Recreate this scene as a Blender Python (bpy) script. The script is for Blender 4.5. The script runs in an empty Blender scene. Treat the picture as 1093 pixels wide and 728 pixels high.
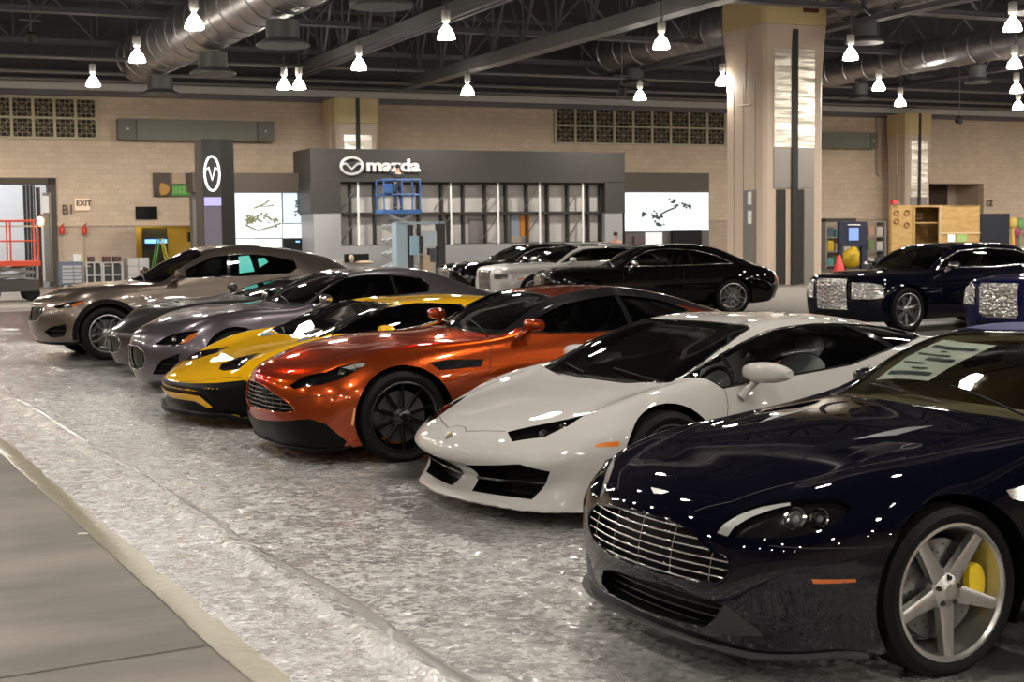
import bpy, bmesh, math, random
from mathutils import Vector, Matrix
from mathutils.bvhtree import BVHTree
from mathutils.geometry import tessellate_polygon
R = math.radians
random.seed(7)
scene = bpy.context.scene
COL = scene.collection

# ------------------------------------------------------------------ camera
F_PX, HORIZON, CAM_H, ROLL = 1550.0, 250.0, 1.75, 0.012
PITCH = math.atan((364 - HORIZON) / F_PX)
cam_data = bpy.data.cameras.new('camera')
cam = bpy.data.objects.new('camera', cam_data)
COL.objects.link(cam)
cam_data.sensor_fit = 'HORIZONTAL'
cam_data.sensor_width = 36.0
cam_data.lens = 36.0 * F_PX / 1093.0
cam_data.clip_end = 400
cam_data.clip_start = 0.05
cam.location = (0, 0, CAM_H)
cam.rotation_euler = (Matrix.Rotation(R(90) - PITCH, 4, 'X') @ Matrix.Rotation(-ROLL, 4, 'Z')).to_euler()
cam_data.dof.use_dof = True
cam_data.dof.focus_distance = 9.5
cam_data.dof.aperture_fstop = 7.0
scene.camera = cam

# ------------------------------------------------------------------ materials
MATS = {}
def mat(name, color=(.5, .5, .5), rough=.5, metal=0.0, coat=0.0, emit=None, es=0.0, trans=0.0, ior=1.45, spec=.5, alpha=1.0,
        noise=None, bump=None, coat_rough=.02, flake=0.0):
    if name in MATS: return MATS[name]
    m = bpy.data.materials.new(name); m.use_nodes = True
    nt = m.node_tree; b = nt.nodes['Principled BSDF']
    b.inputs['Base Color'].default_value = (*color, 1)
    b.inputs['Roughness'].default_value = rough
    b.inputs['Metallic'].default_value = metal
    b.inputs['Coat Weight'].default_value = coat
    b.inputs['Coat Roughness'].default_value = coat_rough
    b.inputs['IOR'].default_value = ior
    b.inputs['Specular IOR Level'].default_value = spec
    b.inputs['Transmission Weight'].default_value = trans
    b.inputs['Alpha'].default_value = alpha
    if emit is not None:
        b.inputs['Emission Color'].default_value = (*emit, 1)
        b.inputs['Emission Strength'].default_value = es
    if noise or bump or flake:
        tc = nt.nodes.new('ShaderNodeTexCoord')
    if noise:      # (scale, amount, detail) varies the colour of the thing itself
        n = nt.nodes.new('ShaderNodeTexNoise'); n.inputs['Scale'].default_value = noise[0]; n.inputs['Detail'].default_value = noise[2] if len(noise) > 2 else 3
        nt.links.new(tc.outputs['Object'], n.inputs['Vector'])
        r = nt.nodes.new('ShaderNodeValToRGB')
        lo = [max(0, c * (1 - noise[1])) for c in color]; hi = [min(1, c * (1 + noise[1])) for c in color]
        r.color_ramp.elements[0].position = .3; r.color_ramp.elements[1].position = .7
        r.color_ramp.elements[0].color = (*lo, 1); r.color_ramp.elements[1].color = (*hi, 1)
        nt.links.new(n.outputs['Fac'], r.inputs['Fac']); nt.links.new(r.outputs['Color'], b.inputs['Base Color'])
    if bump:       # (scale, strength, distance)
        n2 = nt.nodes.new('ShaderNodeTexNoise'); n2.inputs['Scale'].default_value = bump[0]; n2.inputs['Detail'].default_value = 4
        nt.links.new(tc.outputs['Object'], n2.inputs['Vector'])
        bp = nt.nodes.new('ShaderNodeBump'); bp.inputs['Strength'].default_value = bump[1]; bp.inputs['Distance'].default_value = bump[2]
        nt.links.new(n2.outputs['Fac'], bp.inputs['Height']); nt.links.new(bp.outputs['Normal'], b.inputs['Normal'])
    MATS[name] = m
    return m

# ------------------------------------------------------------------ objects
def tag(o, label=None, cat=None, group=None, kind=None):
    if label: o['label'] = label
    if cat: o['category'] = cat
    if group: o['group'] = group
    if kind: o['kind'] = kind
    return o
def empty(name, loc=(0, 0, 0), rz=0.0, label=None, cat=None, group=None):
    o = bpy.data.objects.new(name, None); COL.objects.link(o)
    o.empty_display_size = .2
    o.location = loc; o.rotation_euler = (0, 0, rz)
    return tag(o, label, cat, group)
def link(name, me, mats, parent=None, loc=None, rz=None):
    o = bpy.data.objects.new(name, me); COL.objects.link(o)
    if not isinstance(mats, (list, tuple)): mats = [mats]
    if not me.materials:
        for m in mats: me.materials.append(m)
    if parent: o.parent = parent
    if loc is not None: o.location = loc
    if rz is not None: o.rotation_euler = (0, 0, rz)
    return o
class MB:
    """collects boxes, tubes, prisms, lathes; build() links them as one mesh object"""
    def __init__(s): s.bm = bmesh.new(); s.mi = 0
    def _f(s, vs):
        try: f = s.bm.faces.new(vs)
        except ValueError: return None
        f.material_index = s.mi; return f
    def box(s, c, size, rz=0.0, M=None):
        x, y, z = [k / 2 for k in size]
        T = Matrix.Translation(c) @ (Matrix.Rotation(rz, 4, 'Z') if M is None else M)
        v = [s.bm.verts.new(T @ Vector(p)) for p in ((-x,-y,-z),(x,-y,-z),(x,y,-z),(-x,y,-z),(-x,-y,z),(x,-y,z),(x,y,z),(-x,y,z))]
        for q in ((0,3,2,1),(4,5,6,7),(0,1,5,4),(1,2,6,5),(2,3,7,6),(3,0,4,7)): s._f([v[i] for i in q])
        return s
    def b2(s, lo, hi):
        return s.box([(a + b) / 2 for a, b in zip(lo, hi)], [abs(b - a) for a, b in zip(lo, hi)])
    def tube(s, pts, r, seg=8, cap=True):
        pts = [Vector(p) for p in pts]; rs = r if isinstance(r, (list, tuple)) else [r] * len(pts)
        rings = []; up0 = None
        for i, p in enumerate(pts):
            d = (pts[min(i + 1, len(pts) - 1)] - pts[max(i - 1, 0)]).normalized()
            if up0 is None: up0 = Vector((0, 0, 1)) if abs(d.z) < .9 else Vector((1, 0, 0))
            a = d.cross(up0).normalized(); b = a.cross(d).normalized(); up0 = b
            rings.append([s.bm.verts.new(p + (a * math.cos(2 * math.pi * k / seg) + b * math.sin(2 * math.pi * k / seg)) * rs[i]) for k in range(seg)])
        for A, B in zip(rings, rings[1:]):
            for k in range(seg): s._f([A[k], A[(k + 1) % seg], B[(k + 1) % seg], B[k]])
        if cap: s._f(rings[0][::-1]); s._f(rings[-1])
        return s
    def lathe(s, prof, M=None, seg=32, closed=False):
        """prof: (radius, axial) pairs, axis = local Z"""
        M = M or Matrix.Identity(4); rings = []
        for r, h in prof:
            rings.append([s.bm.verts.new(M @ Vector((r * math.cos(2 * math.pi * k / seg), r * math.sin(2 * math.pi * k / seg), h))) for k in range(seg)])
        pr = list(zip(rings, rings[1:])) + ([(rings[-1], rings[0])] if closed else [])
        for A, B in pr:
            for k in range(seg): s._f([A[k], A[(k + 1) % seg], B[(k + 1) % seg], B[k]])
        if not closed:
            if prof[0][0] > 1e-6: s._f(rings[0][::-1])
            if prof[-1][0] > 1e-6: s._f(rings[-1])
        return s
    def prism(s, poly, d, M=None):
        """poly: local xy points; extruded from z=0 to z=d"""
        M = M or Matrix.Identity(4)
        a = [s.bm.verts.new(M @ Vector((x, y, 0))) for x, y in poly]; b = [s.bm.verts.new(M @ Vector((x, y, d))) for x, y in poly]
        n = len(poly)
        s._f(a[::-1]); s._f(b)
        for i in range(n): s._f([a[i], a[(i + 1) % n], b[(i + 1) % n], b[i]])
        return s
    def blob(s, c, r, M=None, seg=16, rings=8):
        """ellipsoid with radii r"""
        T = Matrix.Translation(c) @ (M or Matrix.Identity(4)) @ Matrix.Diagonal((*r, 1))
        bmesh.ops.create_uvsphere(s.bm, u_segments=seg, v_segments=rings, radius=1, matrix=T)
        for f in s.bm.faces:
            if f.material_index == 0 and s.mi and not f.tag: pass
        return s
    def mesh(s, name='m', smooth=None, bevel=0.0, merge=1e-5):
        bmesh.ops.remove_doubles(s.bm, verts=s.bm.verts, dist=merge)
        bmesh.ops.recalc_face_normals(s.bm, faces=s.bm.faces)
        if bevel > 0:
            es = [e for e in s.bm.edges if len(e.link_faces) == 2 and e.calc_face_angle(0) > R(35)]
            bmesh.ops.bevel(s.bm, geom=es, offset=bevel, segments=2, affect='EDGES', clamp_overlap=True)
        me = bpy.data.meshes.new(name); s.bm.to_mesh(me); s.bm.free()
        if smooth is not None:
            for p in me.polygons: p.use_smooth = True
            me.set_sharp_from_angle(angle=R(smooth))
        return me
    def build(s, name, mats, parent=None, smooth=None, bevel=0.0, loc=None, rz=None):
        return link(name, s.mesh(name, smooth, bevel), mats, parent, loc, rz)
def copy_tree(o, parent=None):
    c = o.copy(); COL.objects.link(c)
    if parent: c.parent = parent
    for ch in list(o.children): copy_tree(ch, c)
    return c
def rot_to(d, up=(0, 0, 1)):
    """matrix whose local Z is d"""
    z = Vector(d).normalized(); u = Vector(up)
    if abs(z.dot(u)) > .98: u = Vector((1, 0, 0))
    x = u.cross(z).normalized(); y = z.cross(x)
    return Matrix((x, y, z)).transposed().to_4x4()
# ------------------------------------------------------------------ lofted car bodies
# car space: x = forward of the front axle, y = to the car's left, z = up
def hermite(P, n):
    """smooth curve through points P (chord-length Catmull-Rom), n samples per span"""
    m = len(P); t = [0.0]
    for i in range(1, m): t.append(t[-1] + max((P[i] - P[i - 1]).length, 1e-4) ** .6)
    T = []
    for i in range(m):
        if i == 0: T.append((P[1] - P[0]) / (t[1] - t[0]))
        elif i == m - 1: T.append((P[-1] - P[-2]) / (t[-1] - t[-2]))
        else:
            a, b = t[i] - t[i - 1], t[i + 1] - t[i]
            T.append(((P[i] - P[i - 1]) / a * b + (P[i + 1] - P[i]) / b * a) / (a + b))
    out = []
    for i in range(m - 1):
        h = t[i + 1] - t[i]
        for k in range(n):
            s = k / n; s2, s3 = s * s, s * s * s
            out.append(P[i] * (2*s3 - 3*s2 + 1) + T[i] * (h * (s3 - 2*s2 + s)) + P[i + 1] * (-2*s3 + 3*s2) + T[i + 1] * (h * (s3 - s2)))
    out.append(P[-1].copy())
    return out
def parse(table):
    rows = []
    for ln in table.strip().splitlines():
        c = [tuple(float(x) for x in q.split(',')) for q in ln.split('|')]
        (cu, cz), r, s, m, b = c
        C = Vector((cu, 0, cz)); Rr, S, M, B = Vector(r), Vector(s), Vector(m), Vector(b)
        H = Vector((C.x + (Rr.x - C.x) * .30, Rr.y * .55, C.z + (Rr.z - C.z) * .30))
        rows.append([C, H, Rr, S, M, B])
    return rows
def loft(rows, nu=8, nv=6, cavity=None):
    """dense closed body mesh from station rows (left half, mirrored)"""
    full = []
    for r in rows:
        L = r; full.append([Vector((p.x, -p.y, p.z)) for p in L[:0:-1]] + [p.copy() for p in L])
    nr = len(full[0])
    rails = [hermite([row[j] for row in full], nu) for j in range(nr)]
    ns = len(rails[0])
    grid = [hermite([rails[j][i] for j in range(nr)], nv) for i in range(ns)]
    bm = bmesh.new()
    V = [[bm.verts.new(p) for p in row] for row in grid]
    for i in range(ns - 1):
        for j in range(len(V[0]) - 1):
            bm.faces.new((V[i][j], V[i + 1][j], V[i + 1][j + 1], V[i][j + 1]))
    n = len(V[0]) - 1
    for i in range(ns - 1):
        bm.faces.new((V[i][n], V[i + 1][n], V[i + 1][0], V[i][0]))
    bm.faces.new(V[0]); bm.faces.new(V[-1][::-1])
    bmesh.ops.recalc_face_normals(bm, faces=bm.faces)
    return bm
def bm_obj(bm, name='tmp'):
    me = bpy.data.meshes.new(name); bm.to_mesh(me)
    o = bpy.data.objects.new(name, me); COL.objects.link(o); return o
def boolean(o, cutters, op='DIFFERENCE'):
    for bmc in cutters:
        bmesh.ops.recalc_face_normals(bmc, faces=bmc.faces)
        old = o.data; bb = [max(abs(v.co[k]) for v in old.vertices) for k in range(3)]; best = None
        for attempt in range(4):        # a nudge of a tenth of a millimetre cures a degenerate cut
            b2 = bmc.copy()
            if attempt: bmesh.ops.translate(b2, verts=b2.verts, vec=(.00013 * attempt, -.00017 * attempt, .00011 * attempt))
            c = bm_obj(b2, 'cut'); b2.free()
            md = o.modifiers.new('b', 'BOOLEAN'); md.operation = op; md.object = c; md.solver = 'EXACT'; md.use_self = attempt >= 2
            dg = bpy.context.evaluated_depsgraph_get(); dg.update()
            me = bpy.data.meshes.new_from_object(o.evaluated_get(dg)); o.modifiers.clear()
            cm = c.data; bpy.data.objects.remove(c); bpy.data.meshes.remove(cm)
            ok = len(me.polygons) > .5 * len(old.polygons) and all(max(abs(v.co[k]) for v in me.vertices) < bb[k] + .004 for k in range(3))
            if ok: best = me; break
            bpy.data.meshes.remove(me)
        bmc.free()
        if best:
            t = bmesh.new(); t.from_mesh(best); bmesh.ops.remove_doubles(t, verts=t.verts, dist=8e-5)
            if all(len(e.link_faces) == 2 for e in t.edges): t.to_mesh(best)
            t.free()
            o.data = best; bpy.data.meshes.remove(old)
        else: print('BOOLEAN SKIPPED', o.name)
    return o
def prism_bm(pts, d, a, b):
    """closed prism: polygon pts (3D) swept along unit d from a to b (after dropping pts on the plane through origin)"""
    d = Vector(d).normalized(); P = [Vector(p) for p in pts]
    P = [p - d * p.dot(d) for p in P]
    bm = bmesh.new()
    A = [bm.verts.new(p + d * a) for p in P]; B = [bm.verts.new(p + d * b) for p in P]
    bm.faces.new(A[::-1]); bm.faces.new(B)
    for i in range(len(P)):
        k = (i + 1) % len(P); bm.faces.new((A[i], A[k], B[k], B[i]))
    return bm
def mirror_pts(pts): return [(x, -y, z) for x, y, z in pts][::-1]
def mirror_d(d): return (d[0], -d[1], d[2])
def patch_mesh(surf, pts, d, off=0.003, cell=.035, thick=0.0, name='patch', inflate=0.0):
    """skin cut to the outline pts (3D, seen along d), laid on the car's surface; surf = BVH of the uncut body"""
    d = Vector(d).normalized(); M = rot_to(d); Mi = M.inverted()
    P = [Mi @ Vector(p) for p in pts]
    bm = bmesh.new()
    vs = [bm.verts.new((p.x, p.y, 0)) for p in P]
    bm.faces.new(vs)
    xs = [p.x for p in P]; ys = [p.y for p in P]
    for lo, hi, nrm in ((min(xs), max(xs), (1, 0, 0)), (min(ys), max(ys), (0, 1, 0))):
        k = max(1, int((hi - lo) / cell))
        for i in range(1, k):
            c = lo + (hi - lo) * i / k
            bmesh.ops.bisect_plane(bm, geom=bm.verts[:] + bm.edges[:] + bm.faces[:], plane_co=Vector(nrm) * c, plane_no=nrm, dist=1e-5)
    nrms = {}
    far = 4.0
    for v in bm.verts:
        q = M @ v.co
        hit, nn, idx, dist = surf.ray_cast(q + d * far, -d)
        if hit is None:
            hit, nn, idx, dist = surf.find_nearest(q + d * (M @ P[0]).dot(d))
        nrms[v.index] = nn
        v.co = hit; v.normal = nn
    bm.normal_update()
    if bm.faces and sum((f.normal.dot(d) * f.calc_area() for f in bm.faces)) < 0:
        bmesh.ops.reverse_faces(bm, faces=bm.faces); bm.normal_update()
    ns = [v.normal.copy() for v in bm.verts]
    for v, n_ in zip(bm.verts, ns): v.co += n_ * off
    if thick:
        top = list(bm.faces)
        mp = {v: bm.verts.new(v.co - n_ * thick) for v, n_ in zip(list(bm.verts), ns)}
        bnd = [e for e in bm.edges if len(e.link_faces) == 1]
        quads = []
        for e in bnd:
            f = e.link_faces[0]; a, b = e.verts
            for l in f.loops:
                if l.vert == a and l.link_loop_next.vert == b: a, b = a, b; break
            else: a, b = b, a
            quads.append((b, a, mp[a], mp[b]))
        for f in top: bm.faces.new([mp[v] for v in reversed(f.verts)])
        for q in quads:
            try: bm.faces.new(q)
            except ValueError: pass
    me = bpy.data.meshes.new(name); bm.to_mesh(me); bm.free()
    for p in me.polygons: p.use_smooth = True
    me.set_sharp_from_angle(angle=R(50))
    return me
def ribbon_mesh(surf, pts, d, w=.006, off=.0012, name='seam', step=.03, closed=False):
    """thin strip following pts over the surface"""
    d = Vector(d).normalized(); P = [Vector(p) for p in pts]
    if closed: P.append(P[0])
    Q = []
    for a, b in zip(P, P[1:]):
        n = max(1, int((b - a).length / step))
        for k in range(n): Q.append(a.lerp(b, k / n))
    Q.append(P[-1]); H = []
    for q in Q:
        hit, nn, i, dist = surf.ray_cast(q - d * q.dot(d) + d * 4, -d)
        if hit is None: hit, nn, i, dist = surf.find_nearest(q)
        if nn.dot(d) < 0: nn = -nn
        H.append((hit, nn))
    bm = bmesh.new(); prev = None
    for k, (h, nn) in enumerate(H):
        t = (H[min(k + 1, len(H) - 1)][0] - H[max(k - 1, 0)][0])
        if t.length < 1e-6: continue
        s = t.normalized().cross(nn).normalized() * w / 2
        cur = (bm.verts.new(h + s + nn * off), bm.verts.new(h - s + nn * off))
        if prev: bm.faces.new((prev[0], prev[1], cur[1], cur[0]))
        prev = cur
    me = bpy.data.meshes.new(name); bm.to_mesh(me); bm.free()
    for p in me.polygons: p.use_smooth = True
    return me
def finish_body(o, surf, orig, paint, dark, lining=None, box=None):
    """paint on the outer skin with the smooth normals of the uncut loft, dark lining on every cut wall"""
    me = o.data; me.materials.clear()
    me.materials.append(paint); me.materials.append(dark)
    if lining: me.materials.append(lining)
    orig.calc_loop_triangles()
    vn = [v.normal.copy() for v in orig.vertices]
    polys = [tuple(p.vertices) for p in orig.polygons]; co = [v.co.copy() for v in orig.vertices]
    from mathutils.interpolate import poly_3d_calc
    cache = {}
    def smooth_n(i):
        if i in cache: return cache[i]
        p = me.vertices[i].co
        hit, nn, idx, dist = surf.find_nearest(p)
        if hit is None or dist > 2e-3: r = None
        else:
            f = polys[idx]
            if len(f) > 6: r = nn
            else:
                w = poly_3d_calc([co[k] for k in f], hit); r = Vector((0, 0, 0))
                for k, ww in zip(f, w): r += vn[k] * ww
                r.normalize()
        cache[i] = r; return r
    loops = [None] * len(me.loops)
    for p in me.polygons:
        p.use_smooth = True
        ns = [smooth_n(v) for v in p.vertices]
        on = all(n is not None for n in ns) and sum((n for n in ns), Vector()).normalized().dot(p.normal) > .35
        if on:
            c = p.center; hit, nn, idx, dist = surf.find_nearest(c)
            if dist > 6e-3: on = False
        c = p.center
        cab = lining and not on and box[0] < c.x < box[1] and c.z > .30 and abs(c.y) < box[2]
        p.material_index = 0 if on else (2 if cab else 1)
        for li, n in zip(p.loop_indices, ns):
            loops[li] = tuple(n) if on else tuple(p.normal)
    me.normals_split_custom_set(loops)
    return o
def cyl_bm(c, axis, r, a, b, seg=40):
    bm = bmesh.new(); M = Matrix.Translation(c) @ rot_to(axis)
    A = [bm.verts.new(M @ Vector((r * math.cos(2*math.pi*k/seg), r * math.sin(2*math.pi*k/seg), a))) for k in range(seg)]
    B = [bm.verts.new(M @ Vector((r * math.cos(2*math.pi*k/seg), r * math.sin(2*math.pi*k/seg), b))) for k in range(seg)]
    bm.faces.new(A[::-1]); bm.faces.new(B)
    for k in range(seg): bm.faces.new((A[k], A[(k+1) % seg], B[(k+1) % seg], B[k]))
    return bm
# ------------------------------------------------------------------ wheels (local axis: +Y outward, centre at hub)
def YM(): return Matrix.Rotation(R(-90), 4, 'X')     # local Z -> world Y
def tyre_mesh(r, w, rim):
    mb = MB(); h = w / 2; T = YM()
    prof = [(rim, -h * .86), (rim + .012, -h * .98), ((r + rim) / 2, -h * 1.06), (r - .02, -h * .93), (r - .006, -h * .84),
            (r, -h * .6), (r - .004, -h * .30), (r - .004, -h * .27), (r, -h * .25), (r, h * .25), (r - .004, h * .27), (r - .004, h * .30), (r, h * .6), (r - .006, h * .84), (r - .02, h * .93),
            ((r + rim) / 2 + .005, h * 1.06), ((r + rim) / 2 - .005, h * 1.055), (rim + .012, h * .98), (rim, h * .86)]
    mb.lathe(prof, T, 64, closed=True)
    return mb.mesh('tyre', 40)
def rim_mesh(style, rim, w, n, hub=.075):
    """barrel, lip and spokes; material 0 = face metal, 1 = dark recess"""
    mb = MB(); h = w / 2; T = YM(); R0 = rim
    mb.lathe([(R0 + .004, h * .88), (R0 + .006, h * .97), (R0 - .006, h * .99), (R0 - .016, h * .90), (R0 - .022, h * .5), (R0 - .05, -h * .2), (R0 - .03, -h * .9), (R0 + .002, -h * .9)], T, 64, closed=True)
    face = h * .80; back = face - .035
    def bar(a0, r0, w0, a1, r1, w1, z0=face, z1=face, t=.04, ridge=.006):
        # spoke between polar points, with a raised middle ridge
        p0 = Vector((r0 * math.cos(a0), r0 * math.sin(a0), 0)); p1 = Vector((r1 * math.cos(a1), r1 * math.sin(a1), 0))
        d = (p1 - p0).normalized(); s = Vector((-d.y, d.x, 0))
        secs = []
        for p, ww, z in ((p0, w0, z0), ((p0 + p1) / 2, (w0 + w1) / 2 * .96, (z0 + z1) / 2), (p1, w1, z1)):
            secs.append([mb.bm.verts.new(T @ q) for q in (p - s*ww/2 + Vector((0,0,z-t)), p + s*ww/2 + Vector((0,0,z-t)), p + s*ww/2 + Vector((0,0,z-.006)), p + s*ww*.30 + Vector((0,0,z)), p - s*ww*.30 + Vector((0,0,z)), p - s*ww/2 + Vector((0,0,z-.006)))])
        for A, B in zip(secs, secs[1:]):
            for k in range(6): mb._f([A[k], A[(k+1) % 6], B[(k+1) % 6], B[k]])
        mb._f(secs[0][::-1]); mb._f(secs[-1])
    re = R0 - .012
    for i in range(n):
        a = 2 * math.pi * i / n + (math.pi / 2 if n % 2 else math.pi / 2)
        if style == 'star':            # five bold bevelled arms
            bar(a, .045, .075, a, re, .046, face - .012, face + .006)
        elif style == 'turbine':       # pairs of thin straight spokes
            for s in (-1, 1): bar(a + s * .10, .05, .030, a + s * .085, re, .020, face - .02, face)
        elif style == 'fine':
            bar(a, .05, .034, a + .0, re, .020, face - .02, face)
        elif style == 'y':
            bar(a, .05, .050, a, R0 * .50, .036, face - .015, face - .005)
            for s in (-1, 1): bar(a, R0 * .46, .028, a + s * .20, re, .024, face - .005, face)
        elif style == 'oval':          # spokes that split into loops
            for s in (-1, 1):
                bar(a + s * .05, .05, .030, a + s * .30, R0 * .62, .024, face - .015, face - .004)
                bar(a + s * .30, R0 * .60, .024, a + s * .14, re, .024, face - .004, face)
    mb.lathe([(0, face + .006), (.030, face + .006), (.034, face + .002), (hub * .8, face - .006), (hub, face - .02), (hub, face - .06), (0, face - .06)], T, 32)
    for i in range(5):
        a = 2 * math.pi * (i + .5) / 5 + math.pi / 2
        mb.mi = 1; mb.lathe([(0, face + .004), (.009, face + .004), (.011, face - .004), (.011, face - .03)], T @ Matrix.Translation((hub * .72 * math.cos(a), hub * .72 * math.sin(a), 0)), 10); mb.mi = 0
    return mb.mesh('rim', 30)
def disc_mesh(rim):
    mb = MB(); T = YM(); r = rim * .74
    mb.lathe([(r, .0), (r, .028), (.09, .028), (.085, .055), (0, .055)], T, 48)
    for k in range(36):      # drilled holes
        a = 2 * math.pi * k / 36; q = r * (.72 + .08 * (k % 3))
        mb.mi = 1; mb.lathe([(0, .0292), (.005, .0292)], T @ Matrix.Translation((q * math.cos(a), q * math.sin(a), 0)), 8)
    return mb.mesh('disc', 30)
def caliper_mesh(rim, ang=0.0, span=.95):
    mb = MB(); T = YM(); n = 10; ri, ro = rim * .52, rim * .87
    rows = []
    for k in range(n + 1):
        a = ang - span / 2 + span * k / n; tp = 1 - .18 * abs(2 * k / n - 1) ** 3
        pr = ((ri + (1-tp)*.1, -.02), (ro * tp, -.02), (ro * tp, .05), ((ri + ro) / 2, .066), (ri + (1-tp)*.1, .06))
        rows.append([mb.bm.verts.new(T @ Vector((q * math.cos(a), q * math.sin(a), h))) for q, h in pr])
    for A, B in zip(rows, rows[1:]):
        for k in range(5): mb._f([A[k], A[(k+1) % 5], B[(k+1) % 5], B[k]])
    mb._f(rows[0][::-1]); mb._f(rows[-1])
    return mb.mesh('caliper', 40)
def add_wheels(root, c):
    """four wheels; c: r, rim, w, track half (outer face), wb, style, n, metal colour, caliper colour"""
    rub = mat('tyre_rubber', (.006, .006, .006), .65, spec=.2)
    face = mat(c.get('rim_mat', 'rim_silver'), c.get('rim_col', (.55, .55, .56)), c.get('rim_rough', .28), c.get('rim_metal', .9))
    dk = mat('bolt_dark', (.02, .02, .02), .4)
    ds = mat('brake_steel', (.18, .18, .18), .35, .9)
    cal = mat('caliper_' + c.get('cal_name', 'black'), c.get('cal_col', (.02, .02, .02)), .3, coat=.5)
    tm = tyre_mesh(c['r'], c['w'], c['rim']); rm = rim_mesh(c['style'], c['rim'], c['w'], c['n']); dm = disc_mesh(c['rim']); cm = caliper_mesh(c['rim'], c.get('cal_ang', 0))
    for (x, s, tr) in ((0, 1, c['yf']), (0, -1, c['yf']), (-c['wb'], 1, c['yr']), (-c['wb'], -1, c['yr'])):
        t = link('wheel', tm, rub, root); t.location = (x, s * (tr - c['w'] / 2), c['r'])
        st = c.get('steer', 0) if x == 0 else 0
        t.rotation_euler = (0, 0, (0 if s > 0 else math.pi) + st)
        link('rim', rm, [face, dk], t); link('brake_disc', dm, [ds, dk], t)
        cc = link('brake_caliper', cm, cal, t)
        if s < 0: cc.rotation_euler = (0, math.pi, 0)
# ------------------------------------------------------------------ body tables, one row per station from the front lip to the rear valance:
# centre x,z | hood edge / roof rail x,y,z | wing top / beltline x,y,z | widest line x,y,z | sill x,y,z
T_VANTAGE = '''
.84,.12|.80,.44,.12|.73,.66,.125|.63,.78,.14|.50,.86,.15
.89,.30|.84,.44,.30|.75,.66,.31|.62,.80,.30|.42,.88,.14
.88,.50|.82,.44,.50|.73,.70,.54|.52,.86,.50|.25,.905,.16
.80,.665|.73,.45,.66|.62,.70,.68|.38,.89,.60|.10,.91,.17
.45,.79|.38,.55,.785|.30,.77,.785|.12,.92,.60|-.05,.915,.17
-.10,.90|-.12,.60,.865|-.12,.80,.83|-.12,.93,.60|-.25,.90,.17
-.67,.965|-.80,.70,.945|-.60,.84,.87|-.55,.92,.60|-.6,.88,.17
-1.02,1.13|-1.10,.65,1.115|-1.00,.83,.885|-1.0,.905,.6|-1.0,.87,.17
-1.33,1.235|-1.38,.57,1.215|-1.4,.83,.90|-1.4,.905,.6|-1.4,.87,.17
-1.75,1.265|-1.8,.55,1.235|-1.8,.84,.915|-1.8,.915,.6|-1.8,.88,.17
-2.15,1.235|-2.2,.53,1.19|-2.2,.86,.93|-2.2,.93,.62|-2.1,.90,.17
-2.6,1.12|-2.6,.55,1.07|-2.55,.85,.95|-2.6,.935,.65|-2.45,.92,.17
-3.0,.99|-2.95,.58,.97|-2.9,.80,.93|-2.9,.92,.68|-2.8,.92,.18
-3.4,.96|-3.35,.55,.95|-3.25,.74,.9|-3.1,.88,.68|-3.05,.88,.2
-3.5,.6|-3.46,.5,.6|-3.4,.7,.6|-3.28,.83,.5|-3.2,.84,.22
-3.42,.25|-3.4,.45,.25|-3.36,.6,.25|-3.32,.7,.25|-3.28,.8,.25'''
T_HURACAN = '''
.99,.11|.92,.45,.11|.85,.68,.11|.74,.80,.11|.60,.88,.11
.85,.245|.81,.46,.245|.75,.68,.25|.64,.85,.26|.46,.91,.13
1.05,.395|.97,.47,.40|.82,.75,.40|.60,.90,.42|.30,.93,.14
.99,.515|.89,.50,.51|.73,.74,.51|.45,.93,.52|.12,.94,.15
.55,.665|.5,.58,.65|.42,.80,.645|.2,.95,.58|-.05,.94,.15
.15,.745|.1,.62,.745|.05,.84,.765|0,.96,.58|-.2,.93,.15
-.12,.80|-.24,.70,.83|-.35,.84,.825|-.4,.94,.55|-.5,.91,.15
-.62,.985|-.64,.67,1.0|-.75,.83,.845|-.8,.93,.5|-.9,.90,.15
-1.08,1.135|-1.06,.58,1.125|-1.2,.84,.875|-1.2,.935,.5|-1.3,.91,.15
-1.6,1.17|-1.6,.56,1.14|-1.7,.86,.92|-1.7,.945,.5|-1.7,.93,.15
-2.1,1.14|-2.1,.53,1.08|-2.2,.88,.955|-2.2,.96,.6|-2.1,.94,.15
-2.6,1.05|-2.6,.55,.99|-2.6,.90,.94|-2.6,.965,.65|-2.5,.94,.15
-3.0,.95|-3.0,.58,.92|-3.0,.87,.90|-2.9,.95,.65|-2.85,.93,.15
-3.4,.86|-3.38,.55,.85|-3.3,.80,.84|-3.15,.92,.6|-3.1,.9,.18
-3.47,.6|-3.44,.5,.6|-3.4,.75,.6|-3.25,.88,.45|-3.2,.85,.22
-3.35,.25|-3.34,.45,.25|-3.3,.65,.25|-3.25,.75,.25|-3.22,.82,.25'''
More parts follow.
